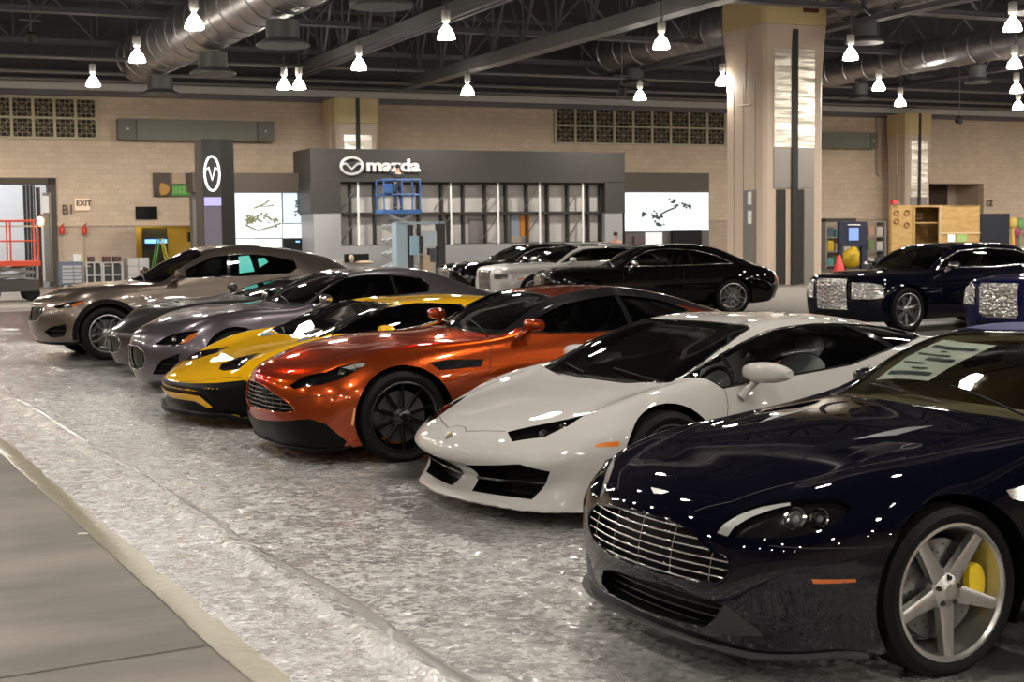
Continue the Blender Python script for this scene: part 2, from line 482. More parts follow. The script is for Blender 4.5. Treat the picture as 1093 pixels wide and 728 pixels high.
T_DB11 = '''
.84,.13|.80,.44,.13|.72,.66,.13|.62,.78,.13|.52,.86,.13
.91,.30|.86,.46,.30|.75,.70,.31|.60,.84,.30|.42,.91,.15
.93,.48|.86,.46,.48|.72,.70,.50|.50,.89,.48|.25,.935,.17
.89,.67|.80,.46,.65|.64,.72,.64|.38,.92,.56|.10,.94,.17
.50,.83|.45,.55,.815|.32,.80,.79|.12,.955,.6|-.05,.94,.17
-.10,.935|-.12,.60,.91|-.12,.83,.87|-.12,.965,.62|-.25,.93,.17
-.80,.985|-.92,.72,.945|-.75,.86,.90|-.7,.95,.62|-.7,.91,.17
-1.18,1.14|-1.26,.67,1.12|-1.2,.86,.915|-1.2,.94,.62|-1.2,.90,.17
-1.55,1.255|-1.62,.60,1.23|-1.65,.86,.93|-1.65,.94,.62|-1.65,.90,.17
-2.05,1.295|-2.1,.58,1.26|-2.1,.87,.945|-2.1,.95,.62|-2.1,.91,.17
-2.55,1.25|-2.55,.56,1.20|-2.5,.88,.96|-2.5,.965,.64|-2.4,.93,.17
-3.0,1.13|-3.0,.57,1.08|-2.9,.88,.97|-2.9,.97,.66|-2.75,.95,.18
-3.4,1.01|-3.35,.58,.99|-3.25,.82,.95|-3.2,.94,.68|-3.1,.94,.2
-3.78,.95|-3.7,.55,.94|-3.55,.74,.9|-3.4,.9,.68|-3.35,.9,.2
-3.83,.6|-3.78,.5,.6|-3.7,.7,.6|-3.55,.84,.5|-3.5,.86,.22
-3.75,.25|-3.72,.45,.25|-3.68,.6,.25|-3.6,.7,.25|-3.56,.8,.25'''
T_AVENTADOR = '''
1.08,.14|1.0,.45,.14|.92,.72,.14|.80,.85,.14|.66,.92,.10
1.05,.22|.98,.50,.22|.88,.78,.23|.72,.92,.24|.50,.95,.12
1.10,.36|1.02,.52,.36|.88,.80,.38|.64,.95,.40|.34,.97,.13
1.04,.45|.94,.52,.45|.78,.80,.47|.48,.98,.50|.15,.985,.14
.58,.60|.52,.62,.62|.42,.85,.66|.2,1.0,.58|-.05,.99,.14
.15,.70|.1,.66,.73|.05,.88,.775|0,1.01,.58|-.2,.98,.14
-.10,.775|-.22,.72,.81|-.35,.88,.81|-.4,.99,.55|-.5,.96,.14
-.60,.95|-.64,.68,.975|-.8,.87,.83|-.8,.97,.5|-.9,.95,.14
-1.10,1.09|-1.08,.60,1.085|-1.25,.87,.86|-1.25,.97,.5|-1.3,.95,.14
-1.6,1.136|-1.6,.55,1.09|-1.7,.88,.90|-1.7,.98,.5|-1.7,.96,.14
-2.1,1.12|-2.1,.55,1.06|-2.2,.91,.94|-2.2,1.0,.6|-2.1,.98,.14
-2.6,1.05|-2.6,.57,.99|-2.6,.93,.93|-2.6,1.01,.65|-2.5,.99,.14
-3.0,.96|-3.0,.60,.93|-3.0,.90,.90|-3.0,1.0,.65|-2.9,.97,.15
-3.5,.88|-3.45,.58,.87|-3.4,.82,.85|-3.3,.96,.6|-3.2,.93,.18
-3.6,.6|-3.56,.5,.6|-3.5,.78,.6|-3.4,.9,.45|-3.35,.88,.22
-3.5,.28|-3.48,.45,.28|-3.42,.65,.28|-3.38,.75,.28|-3.34,.82,.28'''
T_GT = '''
.86,.14|.80,.42,.14|.70,.64,.14|.58,.77,.14|.48,.85,.14
.94,.32|.86,.40,.32|.74,.66,.33|.58,.82,.32|.40,.90,.15
.95,.52|.84,.40,.52|.68,.70,.53|.46,.88,.50|.22,.92,.16
.87,.68|.74,.42,.67|.58,.74,.66|.32,.91,.58|.08,.93,.17
.48,.83|.42,.55,.83|.30,.80,.82|.12,.94,.60|-.05,.93,.17
-.10,.94|-.12,.60,.93|-.12,.82,.90|-.12,.95,.62|-.25,.92,.17
-.72,1.00|-.88,.71,.965|-.75,.84,.90|-.7,.93,.62|-.7,.90,.17
-1.18,1.19|-1.26,.66,1.18|-1.2,.84,.915|-1.2,.92,.62|-1.2,.89,.17
-1.55,1.31|-1.62,.59,1.29|-1.65,.84,.93|-1.65,.925,.62|-1.65,.89,.17
-2.05,1.36|-2.1,.58,1.325|-2.1,.85,.95|-2.1,.935,.64|-2.1,.90,.17
-2.55,1.34|-2.55,.58,1.30|-2.5,.86,.98|-2.5,.945,.66|-2.4,.92,.17
-3.05,1.20|-3.05,.57,1.14|-2.95,.86,1.0|-2.95,.95,.68|-2.75,.93,.18
-3.5,1.04|-3.45,.58,1.02|-3.4,.80,.98|-3.3,.92,.70|-3.1,.92,.2
-3.85,.98|-3.8,.55,.97|-3.65,.72,.93|-3.5,.88,.7|-3.4,.88,.2
-3.95,.6|-3.9,.5,.6|-3.8,.7,.6|-3.65,.82,.5|-3.6,.84,.22
-3.85,.28|-3.82,.45,.28|-3.76,.6,.28|-3.7,.7,.28|-3.66,.8,.28'''
T_LEVANTE = '''
.80,.24|.76,.42,.24|.68,.66,.24|.58,.80,.24|.48,.88,.24
.90,.42|.84,.42,.42|.72,.70,.43|.56,.87,.42|.40,.93,.26
.92,.62|.84,.42,.63|.68,.74,.65|.46,.91,.62|.22,.95,.28
.86,.84|.72,.45,.84|.56,.78,.84|.32,.94,.74|.08,.96,.28
.50,1.01|.42,.58,1.01|.30,.84,.99|.12,.975,.76|-.05,.96,.28
-.10,1.10|-.12,.64,1.09|-.12,.86,1.06|-.12,.985,.78|-.25,.95,.27
-.60,1.15|-.86,.72,1.11|-.75,.88,1.07|-.7,.96,.78|-.7,.93,.26
-1.10,1.40|-1.26,.66,1.37|-1.2,.88,1.09|-1.2,.95,.78|-1.2,.93,.26
-1.55,1.59|-1.66,.60,1.55|-1.65,.88,1.11|-1.65,.955,.78|-1.65,.93,.26
-2.15,1.645|-2.15,.60,1.60|-2.2,.89,1.13|-2.2,.965,.80|-2.2,.94,.26
-2.75,1.60|-2.75,.60,1.55|-2.7,.90,1.16|-2.7,.975,.82|-2.6,.95,.27
-3.35,1.51|-3.35,.60,1.44|-3.2,.89,1.19|-3.1,.985,.84|-2.95,.96,.28
-3.74,1.38|-3.70,.58,1.33|-3.6,.86,1.17|-3.45,.96,.84|-3.3,.95,.30
-4.02,1.14|-3.96,.55,1.12|-3.85,.80,1.08|-3.7,.91,.8|-3.6,.9,.32
-4.06,.75|-4.02,.5,.75|-3.92,.76,.75|-3.8,.86,.65|-3.72,.86,.34
-3.95,.38|-3.92,.45,.38|-3.86,.65,.38|-3.8,.75,.38|-3.76,.82,.38'''
T_ROYCE = '''
.82,.20|.80,.44,.20|.74,.66,.20|.66,.80,.20|.56,.88,.20
.86,.40|.84,.46,.40|.77,.72,.40|.64,.87,.40|.46,.92,.22
.88,.66|.86,.46,.66|.76,.76,.66|.56,.91,.62|.28,.94,.23
.86,.93|.82,.44,.93|.68,.76,.90|.38,.93,.76|.10,.95,.24
.45,1.02|.42,.55,1.01|.30,.82,.96|.12,.955,.76|-.05,.95,.24
-.10,1.06|-.12,.60,1.04|-.15,.84,.98|-.12,.96,.76|-.25,.94,.22
-.55,1.08|-.68,.72,1.05|-.85,.86,.99|-.8,.95,.76|-.8,.92,.22
-.98,1.31|-1.06,.67,1.29|-1.35,.86,1.0|-1.3,.945,.76|-1.3,.92,.22
-1.38,1.46|-1.46,.61,1.43|-1.75,.86,1.01|-1.75,.945,.76|-1.75,.92,.22
-2.20,1.505|-2.25,.58,1.46|-2.25,.87,1.02|-2.25,.95,.76|-2.25,.93,.22
-2.80,1.47|-2.80,.58,1.42|-2.75,.88,1.04|-2.7,.96,.78|-2.6,.94,.22
-3.30,1.33|-3.28,.60,1.28|-3.2,.87,1.06|-3.15,.97,.8|-3.0,.95,.22
-3.75,1.13|-3.70,.62,1.11|-3.6,.84,1.06|-3.5,.95,.8|-3.4,.94,.24
-4.25,1.03|-4.20,.60,1.02|-4.05,.78,.99|-3.9,.9,.76|-3.75,.9,.26
-4.37,.7|-4.32,.5,.7|-4.2,.74,.7|-4.05,.86,.6|-3.95,.86,.3
-4.2,.34|-4.18,.45,.34|-4.12,.65,.34|-4.05,.75,.34|-4.0,.82,.34'''

def edit(table, **rows):
    L = table.strip().splitlines()
    for k, v in rows.items(): L[int(k[1:])] = v
    return '\n'.join(L)
T_WRAITH = edit(T_ROYCE, r10='-2.80,1.45|-2.80,.58,1.40|-2.75,.88,1.03|-2.7,.96,.78|-2.6,.94,.22',
    r11='-3.30,1.27|-3.28,.60,1.22|-3.2,.87,1.03|-3.15,.97,.8|-3.0,.95,.22',
    r12='-3.75,1.08|-3.70,.62,1.05|-3.6,.84,1.01|-3.5,.95,.8|-3.4,.94,.24',
    r13='-4.15,.93|-4.10,.60,.92|-4.0,.76,.90|-3.9,.88,.74|-3.75,.9,.26',
    r14='-4.33,.66|-4.28,.5,.66|-4.16,.74,.66|-4.05,.86,.58|-3.95,.86,.3')
def stretch(table, x0, dx):
    out = []
    for ln in table.strip().splitlines():
        cells = []
        for q in ln.split('|'):
            v = [float(k) for k in q.split(',')]
            if v[0] < x0: v[0] -= dx
            cells.append(','.join('%.3f' % k for k in v))
        out.append('|'.join(cells))
    return '\n'.join(out)
T_GHOST = stretch(T_ROYCE, -2.0, .19)
T_GHIBLI = edit(T_GT, r3='.82,.64|.70,.42,.64|.56,.74,.63|.32,.91,.56|.08,.93,.17',
    r8='-1.50,1.17|-1.58,.60,1.15|-1.65,.84,.95|-1.65,.925,.62|-1.65,.89,.17',
    r9='-2.05,1.225|-2.1,.60,1.19|-2.1,.85,.97|-2.1,.935,.64|-2.1,.90,.17',
    r10='-2.65,1.20|-2.65,.60,1.165|-2.6,.86,.99|-2.6,.945,.66|-2.5,.92,.17',
    r11='-3.05,1.13|-3.05,.57,1.10|-2.95,.86,.99|-2.95,.95,.68|-2.75,.93,.18',
    r7='-1.12,1.085|-1.20,.67,1.075|-1.2,.84,.93|-1.2,.92,.62|-1.2,.89,.17')
# outlines of lamps, grilles, windows and seams on each body: (facing direction, points in car space)
FEAT = {
 'vantage': {
  'headlight': ((0.61, 0.44, 0.66), [(0.793, 0.43, 0.577), (0.774, 0.442, 0.607), (0.738, 0.469, 0.646), (0.684, 0.52, 0.684), (0.636, 0.58, 0.706), (0.589, 0.651, 0.721), (0.531, 0.706, 0.731), (0.454, 0.77, 0.726), (0.425, 0.805, 0.705), (0.454, 0.815, 0.684), (0.508, 0.814, 0.652), (0.567, 0.796, 0.626), (0.632, 0.763, 0.605), (0.697, 0.708, 0.591), (0.751, 0.611, 0.581), (0.783, 0.493, 0.568)]),
  'led': ((0.72, 0.19, 0.67), [(0.791, 0.436, 0.577), (0.769, 0.448, 0.612), (0.721, 0.496, 0.657), (0.665, 0.558, 0.692), (0.597, 0.649, 0.717), (0.606, 0.66, 0.709), (0.668, 0.598, 0.682), (0.719, 0.544, 0.648), (0.758, 0.503, 0.609), (0.78, 0.492, 0.573)]),
  'lamp1': ((0.53, 0.58, 0.62), [(0.625, 0.72, 0.659), (0.595, 0.746, 0.66)]),
  'lamp2': ((0.47, 0.65, 0.6), [(0.566, 0.771, 0.659), (0.538, 0.789, 0.66)]),
  'grille': ((0.98, 0.06, 0.21), [(0.796, -0.476, 0.547), (0.845, -0.171, 0.581), (0.851, 0.003, 0.59), (0.843, 0.148, 0.59), (0.828, 0.288, 0.578), (0.823, 0.341, 0.561), (0.821, 0.396, 0.53), (0.813, 0.466, 0.505), (0.801, 0.537, 0.495), (0.806, 0.551, 0.44), (0.815, 0.526, 0.41), (0.828, 0.482, 0.384), (0.866, 0.324, 0.374), (0.893, 0.061, 0.369), (0.883, -0.203, 0.372), (0.848, -0.405, 0.396), (0.818, -0.505, 0.438), (0.805, -0.527, 0.489)]),
  'badge': ((0.64, 0.01, 0.77), [(0.779, -0.052, 0.68), (0.776, 0.014, 0.683), (0.776, 0.082, 0.681), (0.792, 0.054, 0.67), (0.8, 0.004, 0.664)]),
  'intake': ((0.98, 0.08, -0.18), [(0.866, -0.302, 0.286), (0.882, -0.189, 0.312), (0.882, 0.198, 0.332), (0.831, 0.471, 0.314), (0.816, 0.518, 0.311), (0.822, 0.485, 0.263), (0.827, 0.422, 0.204), (0.845, 0.29, 0.192), (0.86, 0.005, 0.182), (0.841, -0.293, 0.182), (0.843, -0.36, 0.218)]),
  'winglet': ((0.92, 0.38, -0.15), [(0.813, 0.527, 0.314), (0.753, 0.644, 0.243), (0.736, 0.666, 0.215), (0.782, 0.564, 0.196), (0.824, 0.41, 0.185), (0.821, 0.484, 0.255)]),
  'fog': ((0.98, 0.15, -0.09), [(0.865, 0.317, 0.299), (0.862, 0.341, 0.304)]),
  'marker': ((0.43, 0.9, -0.04), [(0.618, 0.806, 0.448), (0.469, 0.879, 0.446), (0.465, 0.88, 0.434), (0.611, 0.81, 0.431)]),
  'shield': ((0.22, 0.09, 0.97), [(-0.682, -0.735, 0.915), (-0.955, -0.737, 1.011), (-1.14, -0.639, 1.133), (-1.279, -0.551, 1.204), (-1.387, -0.529, 1.231), (-1.374, -0.067, 1.242), (-0.671, 0.607, 0.925), (-0.564, 0.338, 0.932), (-0.581, 0.004, 0.945), (-0.574, -0.318, 0.935)]),
  'hoodvent': ((0.11, 0.07, 0.99), [(0.016, 0.325, 0.871), (-0.268, 0.349, 0.906), (-0.365, 0.39, 0.91), (-0.15, 0.412, 0.889)]),
  'cowlvent': ((0.16, -0.07, 0.98), [(-0.685, -0.628, 0.925), (-0.632, -0.402, 0.939), (-0.553, -0.202, 0.937), (-0.548, -0.319, 0.931)]),
  'sidevent': ((0.01, 0.96, 0.29), [(-0.275, 0.896, 0.716), (-0.373, 0.896, 0.725), (-0.357, 0.911, 0.669), (-0.295, 0.908, 0.681)]),
 },
 'huracan': {
  'headlight': ((0.43, 0.21, 0.88), [(0.843, 0.425, 0.558), (0.453, 0.685, 0.658), (0.593, 0.705, 0.604), (0.74, 0.669, 0.545), (0.873, 0.524, 0.514)]),
  'intake': ((0.9, 0.44, 0.05), [(0.941, 0.226, 0.324), (0.867, 0.684, 0.41), (0.77, 0.769, 0.358), (0.808, 0.633, 0.177), (0.91, 0.184, 0.165)]),
  'blade': ((0.94, 0.25, 0.23), [(0.872, 0.073, 0.203), (0.76, 0.682, 0.279), (0.755, 0.675, 0.265), (0.882, 0.089, 0.193)]),
  'intake_far': ((0.92, -0.15, 0.37), [(0.774, -0.619, 0.237), (0.847, -0.136, 0.247), (0.924, 0.001, 0.162), (0.844, -0.578, 0.158)]),
  'badge': ((0.71, 0.0, 0.7), [(1.019, -0.018, 0.482), (0.983, -0.041, 0.52), (0.967, 0.007, 0.532), (0.995, 0.043, 0.508), (1.019, 0.004, 0.482)]),
  'marker': ((0.25, 0.93, 0.28), [(0.545, 0.903, 0.506), (0.509, 0.912, 0.517), (0.386, 0.941, 0.522), (0.4, 0.944, 0.491), (0.533, 0.912, 0.496)]),
  'hoodseam': ((0.48, -0.01, 0.88), [(0.795, -0.474, 0.57), (0.885, -0.287, 0.558), (0.954, -0.089, 0.539), (0.925, -0.037, 0.556), (0.922, 0.062, 0.557), (0.952, 0.126, 0.538), (0.844, 0.408, 0.561)]),
  'shield': ((0.25, 0.16, 0.95), [(-0.177, -0.722, 0.811), (-0.404, -0.712, 0.893), (-0.694, -0.661, 1.019), (-0.979, -0.419, 1.117), (-0.936, 0.59, 1.102), (-0.681, 0.664, 1.014), (-0.384, 0.66, 0.898), (-0.195, 0.61, 0.822), (-0.079, 0.055, 0.789), (-0.088, -0.373, 0.791)]),
  'glass': ((0.04, 0.59, 0.81), [(-0.273, 0.729, 0.837), (-0.463, 0.715, 0.914), (-0.643, 0.707, 0.979), (-0.845, 0.678, 1.04), (-1.114, 0.636, 1.098), (-1.396, 0.626, 1.117), (-1.783, 0.602, 1.107), (-2.391, 0.433, 1.05), (-2.588, 0.459, 1.008), (-2.337, 0.811, 0.998), (-2.137, 0.864, 0.966), (-1.602, 0.881, 0.858), (-1.053, 0.859, 0.814), (-0.648, 0.861, 0.786), (-0.475, 0.874, 0.775)]),
  'mirror': ((0.01, 0.92, 0.39), [(-0.63, 0.841, 0.824), (-1.093, 0.86, 0.817), (-0.754, 0.864, 0.773), (-0.851, 0.899, 0.67)]),
  'doorseam': ((-0.05, 0.96, 0.29), [(-0.488, 0.874, 0.774), (-0.487, 0.91, 0.671), (-0.462, 0.929, 0.592)]),
 },
 'db11': {
  'headlight': ((0.52, 0.62, 0.59), [(0.788, 0.534, 0.609), (0.687, 0.609, 0.684), (0.551, 0.722, 0.72), (0.411, 0.767, 0.77), (0.255, 0.825, 0.793), (0.299, 0.842, 0.754), (0.402, 0.837, 0.702), (0.499, 0.818, 0.656), (0.615, 0.754, 0.624), (0.768, 0.59, 0.585)]),
  'drl': ((0.34, 0.66, 0.66), [(0.444, 0.763, 0.755), (0.351, 0.795, 0.779), (0.259, 0.826, 0.79), (0.298, 0.838, 0.76), (0.392, 0.811, 0.74)]),
  'grille': ((0.97, 0.18, 0.13), [(0.875, -0.347, 0.583), (0.916, 0.023, 0.613), (0.901, 0.221, 0.59), (0.876, 0.371, 0.552), (0.832, 0.511, 0.513), (0.793, 0.607, 0.463), (0.777, 0.646, 0.421), (0.84, 0.531, 0.396), (0.906, 0.28, 0.394), (0.923, -0.105, 0.386), (0.893, -0.361, 0.442)]),
  'lower': ((0.71, 0.7, -0.05), [(0.909, -0.065, 0.302), (0.868, 0.446, 0.331), (0.704, 0.752, 0.371), (0.598, 0.843, 0.333), (0.404, 0.913, 0.214), (0.76, 0.646, 0.219), (0.805, -0.419, 0.13)]),
  'marker': ((0.22, 0.98, -0.03), [(0.402, 0.924, 0.46), (0.39, 0.926, 0.451), (0.409, 0.916, 0.316), (0.427, 0.913, 0.326)]),
  'strake': ((0.01, 0.95, 0.32), [(-0.215, 0.918, 0.768), (-0.378, 0.915, 0.784), (-0.679, 0.919, 0.773), (-0.642, 0.934, 0.715), (-0.294, 0.942, 0.706), (-0.262, 0.933, 0.734)]),
  'shield': ((0.21, 0.3, 0.93), [(-0.833, -0.796, 0.933), (-1.097, -0.747, 1.019), (-1.267, -0.621, 1.139), (-1.442, -0.546, 1.21), (-1.501, 0.17, 1.241), (-1.592, 0.556, 1.241), (-1.388, 0.656, 1.16), (-1.177, 0.728, 1.059), (-0.949, 0.715, 0.955), (-0.749, 0.311, 0.963)]),
  'glass': ((0.03, 0.66, 0.75), [(-1.049, 0.814, 0.968), (-1.177, 0.728, 1.059), (-1.443, 0.647, 1.176), (-1.727, 0.595, 1.243), (-2.089, 0.602, 1.247), (-2.393, 0.631, 1.193), (-2.584, 0.674, 1.135), (-2.679, 0.742, 1.081), (-2.319, 0.844, 1.0), (-1.942, 0.859, 0.951), (-1.639, 0.851, 0.945), (-1.294, 0.84, 0.953)]),
  'mirror': ((0.16, 0.66, 0.74), [(-1.096, 0.743, 1.018), (-1.378, 0.798, 1.021), (-1.133, 0.817, 0.976)]),
  'doorseam': ((0.04, 0.82, 0.57), [(-0.837, 0.662, 0.934), (-0.738, 0.904, 0.817), (-0.717, 0.945, 0.651)]),
  'bumperseam': ((0.56, 0.79, 0.23), [(0.774, 0.616, 0.517), (0.586, 0.817, 0.545), (0.333, 0.929, 0.57)]),
 },
 'aventador': {
  'headlight': ((0.37, 0.11, 0.92), [(0.776, 0.538, 0.534), (0.711, 0.389, 0.564), (0.522, 0.333, 0.617), (0.348, 0.463, 0.662), (0.594, 0.772, 0.596), (0.676, 0.792, 0.544), (0.763, 0.656, 0.528)]),
  'shield': ((0.29, 0.03, 0.96), [(-0.083, -0.715, 0.775), (-0.357, -0.7, 0.865), (-0.628, -0.646, 0.98), (-0.909, -0.476, 1.061), (-1.007, -0.236, 1.071), (-1.017, 0.239, 1.073), (-0.729, 0.361, 0.995), (-0.484, 0.327, 0.913), (-0.197, 0.592, 0.809), (-0.133, -0.097, 0.786)]),
  'glass': ((0.15, 0.38, 0.92), [(-0.25, 0.757, 0.816), (-0.357, 0.615, 0.875), (-0.564, 0.481, 0.951), (-0.762, 0.621, 1.022), (-1.033, 0.629, 1.068), (-1.325, 0.613, 1.081), (-1.691, 0.643, 1.055), (-1.692, 0.809, 0.969), (-1.052, 0.86, 0.858), (-0.456, 0.88, 0.813)]),
  'fascia': ((0.78, 0.58, 0.25), [(1.099, 0.009, 0.347), (1.058, 0.326, 0.39), (0.913, 0.651, 0.433), (0.683, 0.916, 0.459), (0.634, 0.953, 0.342), (0.66, 0.941, 0.235), (0.756, 0.892, 0.201), (0.897, 0.754, 0.187), (1.061, -0.009, 0.179)]),
  'lip': ((0.94, 0.22, -0.26), [(1.056, -0.1, 0.255), (1.083, 0.114, 0.31), (1.071, 0.303, 0.337), (0.976, 0.638, 0.346), (0.899, 0.755, 0.254), (0.916, 0.714, 0.237), (0.981, 0.556, 0.27), (1.049, -0.082, 0.226)]),
  'seam': ((0.74, 0.27, 0.61), [(1.096, 0.067, 0.37), (0.965, 0.519, 0.43), (0.676, 0.897, 0.484)]),
 },
 'gt': {
  'grille': ((0.98, 0.18, -0.03), [(0.953, -0.059, 0.481), (0.944, 0.078, 0.527), (0.899, 0.267, 0.527), (0.869, 0.372, 0.448), (0.872, 0.372, 0.336), (0.891, 0.258, 0.263), (0.921, 0.067, 0.269), (0.947, -0.024, 0.354)]),
  'headlight': ((0.64, 0.63, 0.44), [(0.798, 0.459, 0.559), (0.697, 0.567, 0.647), (0.554, 0.725, 0.702), (0.4, 0.826, 0.717), (0.445, 0.841, 0.646), (0.536, 0.814, 0.58), (0.652, 0.726, 0.546)]),
  'amber': ((0.51, 0.77, 0.37), [(0.603, 0.761, 0.58), (0.505, 0.794, 0.669), (0.405, 0.826, 0.713), (0.445, 0.841, 0.646), (0.536, 0.813, 0.585)]),
  'intake': ((0.79, 0.61, -0.07), [(0.824, 0.431, 0.221), (0.765, 0.617, 0.394), (0.613, 0.785, 0.467), (0.623, 0.787, 0.376), (0.722, 0.654, 0.233)]),
  'shield': ((0.26, 0.13, 0.96), [(-0.59, 0.146, 0.974), (-1.008, -0.485, 1.078), (-1.293, -0.527, 1.221), (-1.538, -0.447, 1.298), (-1.606, -0.321, 1.311), (-1.497, 0.283, 1.289), (-1.23, 0.581, 1.19), (-0.979, 0.702, 1.008), (-0.68, 0.847, 0.888), (-0.518, 0.576, 0.943)]),
  'glass': ((0.08, 0.72, 0.69), [(-0.958, 0.785, 0.974), (-1.176, 0.685, 1.128), (-1.456, 0.616, 1.252), (-1.69, 0.606, 1.285), (-2.125, 0.649, 1.27), (-2.431, 0.687, 1.229), (-2.509, 0.758, 1.137), (-2.458, 0.808, 1.066), (-1.638, 0.797, 1.018), (-1.153, 0.819, 0.957)]),
  'mirror': ((0.06, 0.84, 0.53), [(-0.985, 0.809, 0.956), (-1.18, 0.805, 0.987)]),
 },
 'ghibli': {
  'headlight': ((0.69, 0.35, 0.63), [(0.739, 0.575, 0.556), (0.67, 0.472, 0.648), (0.602, 0.584, 0.677), (0.612, 0.678, 0.624), (0.686, 0.669, 0.559)]),
  'shield': ((0.32, 0.52, 0.79), [(0.109, 0.801, 0.88), (-0.739, -0.39, 0.982), (-0.955, -0.219, 1.114), (-1.157, 0.696, 1.167), (-1.003, 0.753, 1.025), (-0.703, 0.797, 0.925), (-0.2, 0.872, 0.848)]),
 },
 'levante': {
  'grille': ((0.88, 0.37, 0.3), [(0.835, 0.308, 0.769), (0.759, 0.449, 0.786), (0.758, 0.549, 0.72), (0.781, 0.589, 0.578), (0.85, 0.418, 0.567)]),
  'headlight': ((0.59, 0.7, 0.4), [(0.695, 0.612, 0.79), (0.586, 0.758, 0.828), (0.329, 0.898, 0.872), (0.341, 0.909, 0.831), (0.499, 0.854, 0.779), (0.661, 0.714, 0.76)]),
  'amber': ((0.42, 0.84, 0.34), [(0.482, 0.845, 0.828), (0.33, 0.9, 0.869), (0.346, 0.907, 0.831), (0.479, 0.864, 0.784)]),
  'intake': ((0.78, 0.62, -0.11), [(0.81, 0.511, 0.428), (0.743, 0.672, 0.503), (0.574, 0.854, 0.547), (0.566, 0.866, 0.451), (0.601, 0.823, 0.367), (0.739, 0.623, 0.347)]),
  'shield': ((0.41, 0.15, 0.9), [(-0.579, 0.352, 1.122), (-0.924, 0.052, 1.304), (-1.283, 0.03, 1.487), (-1.385, 0.481, 1.489), (-1.139, 0.623, 1.317), (-0.857, 0.628, 1.134)]),
  'glass': ((0.06, 0.8, 0.6), [(-1.011, 0.812, 1.155), (-1.253, 0.75, 1.295), (-1.619, 0.692, 1.452), (-1.97, 0.694, 1.497), (-2.497, 0.716, 1.471), (-2.91, 0.764, 1.377), (-2.917, 0.84, 1.273), (-2.795, 0.883, 1.199), (-2.391, 0.877, 1.182), (-1.648, 0.86, 1.157)]),
  'film1': ((0.03, 0.88, 0.47), [(-2.035, 0.722, 1.463), (-2.204, 0.719, 1.476), (-2.237, 0.848, 1.233), (-2.001, 0.851, 1.208)]),
  'film2': ((0.0, 0.86, 0.51), [(-2.323, 0.75, 1.427), (-2.439, 0.743, 1.434), (-2.479, 0.785, 1.368), (-2.326, 0.827, 1.287)]),
  'vents': ((-0.03, 0.98, 0.21), [(-0.373, 0.955, 0.893), (-0.529, 0.948, 0.902), (-0.671, 0.945, 0.898)]),
  'mirror': ((0.36, 0.58, 0.73), [(-0.998, 0.584, 1.235), (-1.243, 0.784, 1.254)]),
  'pillar': ((0.05, 0.86, 0.5), [(-1.876, 0.685, 1.499), (-1.927, 0.69, 1.498), (-1.853, 0.872, 1.144), (-1.784, 0.869, 1.145)]),
 },
 'wraith': {
  'glass': ((0.07, 0.76, 0.64), [(-0.614, 0.638, 1.053), (-0.943, 0.692, 1.215), (-1.318, 0.65, 1.375), (-1.822, 0.659, 1.401), (-2.325, 0.679, 1.361), (-2.655, 0.735, 1.269), (-2.803, 0.845, 1.091), (-2.576, 0.853, 1.075), (-1.466, 0.838, 1.053)]),
 },
 'dawn': {
  'shield': ((0.23, 0.52, 0.82), [(-0.574, 0.108, 1.086), (-1.034, 0.214, 1.328), (-1.219, 0.587, 1.384), (-1.582, 0.674, 1.378), (-1.269, 0.774, 1.193), (-0.96, 0.824, 1.043)]),
 },
}
# ------------------------------------------------------------------ car materials
def glass_mat(name, tint=(.5, .5, .5), ior=1.5):
    if name in MATS: return MATS[name]
    m = bpy.data.materials.new(name); m.use_nodes = True; nt = m.node_tree; nt.nodes.clear()
    o = nt.nodes.new('ShaderNodeOutputMaterial'); mx = nt.nodes.new('ShaderNodeMixShader'); fr = nt.nodes.new('ShaderNodeFresnel')
    tr = nt.nodes.new('ShaderNodeBsdfTransparent'); gl = nt.nodes.new('ShaderNodeBsdfGlossy')
    fr.inputs['IOR'].default_value = ior; tr.inputs['Color'].default_value = (*tint, 1); gl.inputs['Roughness'].default_value = 0.01
    nt.links.new(fr.outputs[0], mx.inputs[0]); nt.links.new(tr.outputs[0], mx.inputs[1]); nt.links.new(gl.outputs[0], mx.inputs[2]); nt.links.new(mx.outputs[0], o.inputs[0])
    MATS[name] = m; return m
def paint(name, col, metal=0.0, rough=.35, coat=1.0):
    return mat('paint_' + name, col, rough, metal, coat, coat_rough=.015, spec=.1)
def black(): return mat('gloss_black', (.008, .008, .009), .12, coat=.6)
def trim(): return mat('satin_black', (.004, .004, .0045), .4, spec=.1)
def chrome(): return mat('chrome', (.75, .75, .75), .10, 1.0)
def foil_mat():
    if 'foil' in MATS: return MATS['foil']
    m = mat('foil', (.72, .70, .68), .16, .85)
    nt = m.node_tree; b = nt.nodes['Principled BSDF']
    tc = nt.nodes.new('ShaderNodeTexCoord'); v = nt.nodes.new('ShaderNodeTexVoronoi'); v.inputs['Scale'].default_value = 22
    bp = nt.nodes.new('ShaderNodeBump'); bp.inputs['Strength'].default_value = 1.0; bp.inputs['Distance'].default_value = .03
    nt.links.new(tc.outputs['Object'], v.inputs['Vector']); nt.links.new(v.outputs['Distance'], bp.inputs['Height']); nt.links.new(bp.outputs['Normal'], b.inputs['Normal'])
    return m

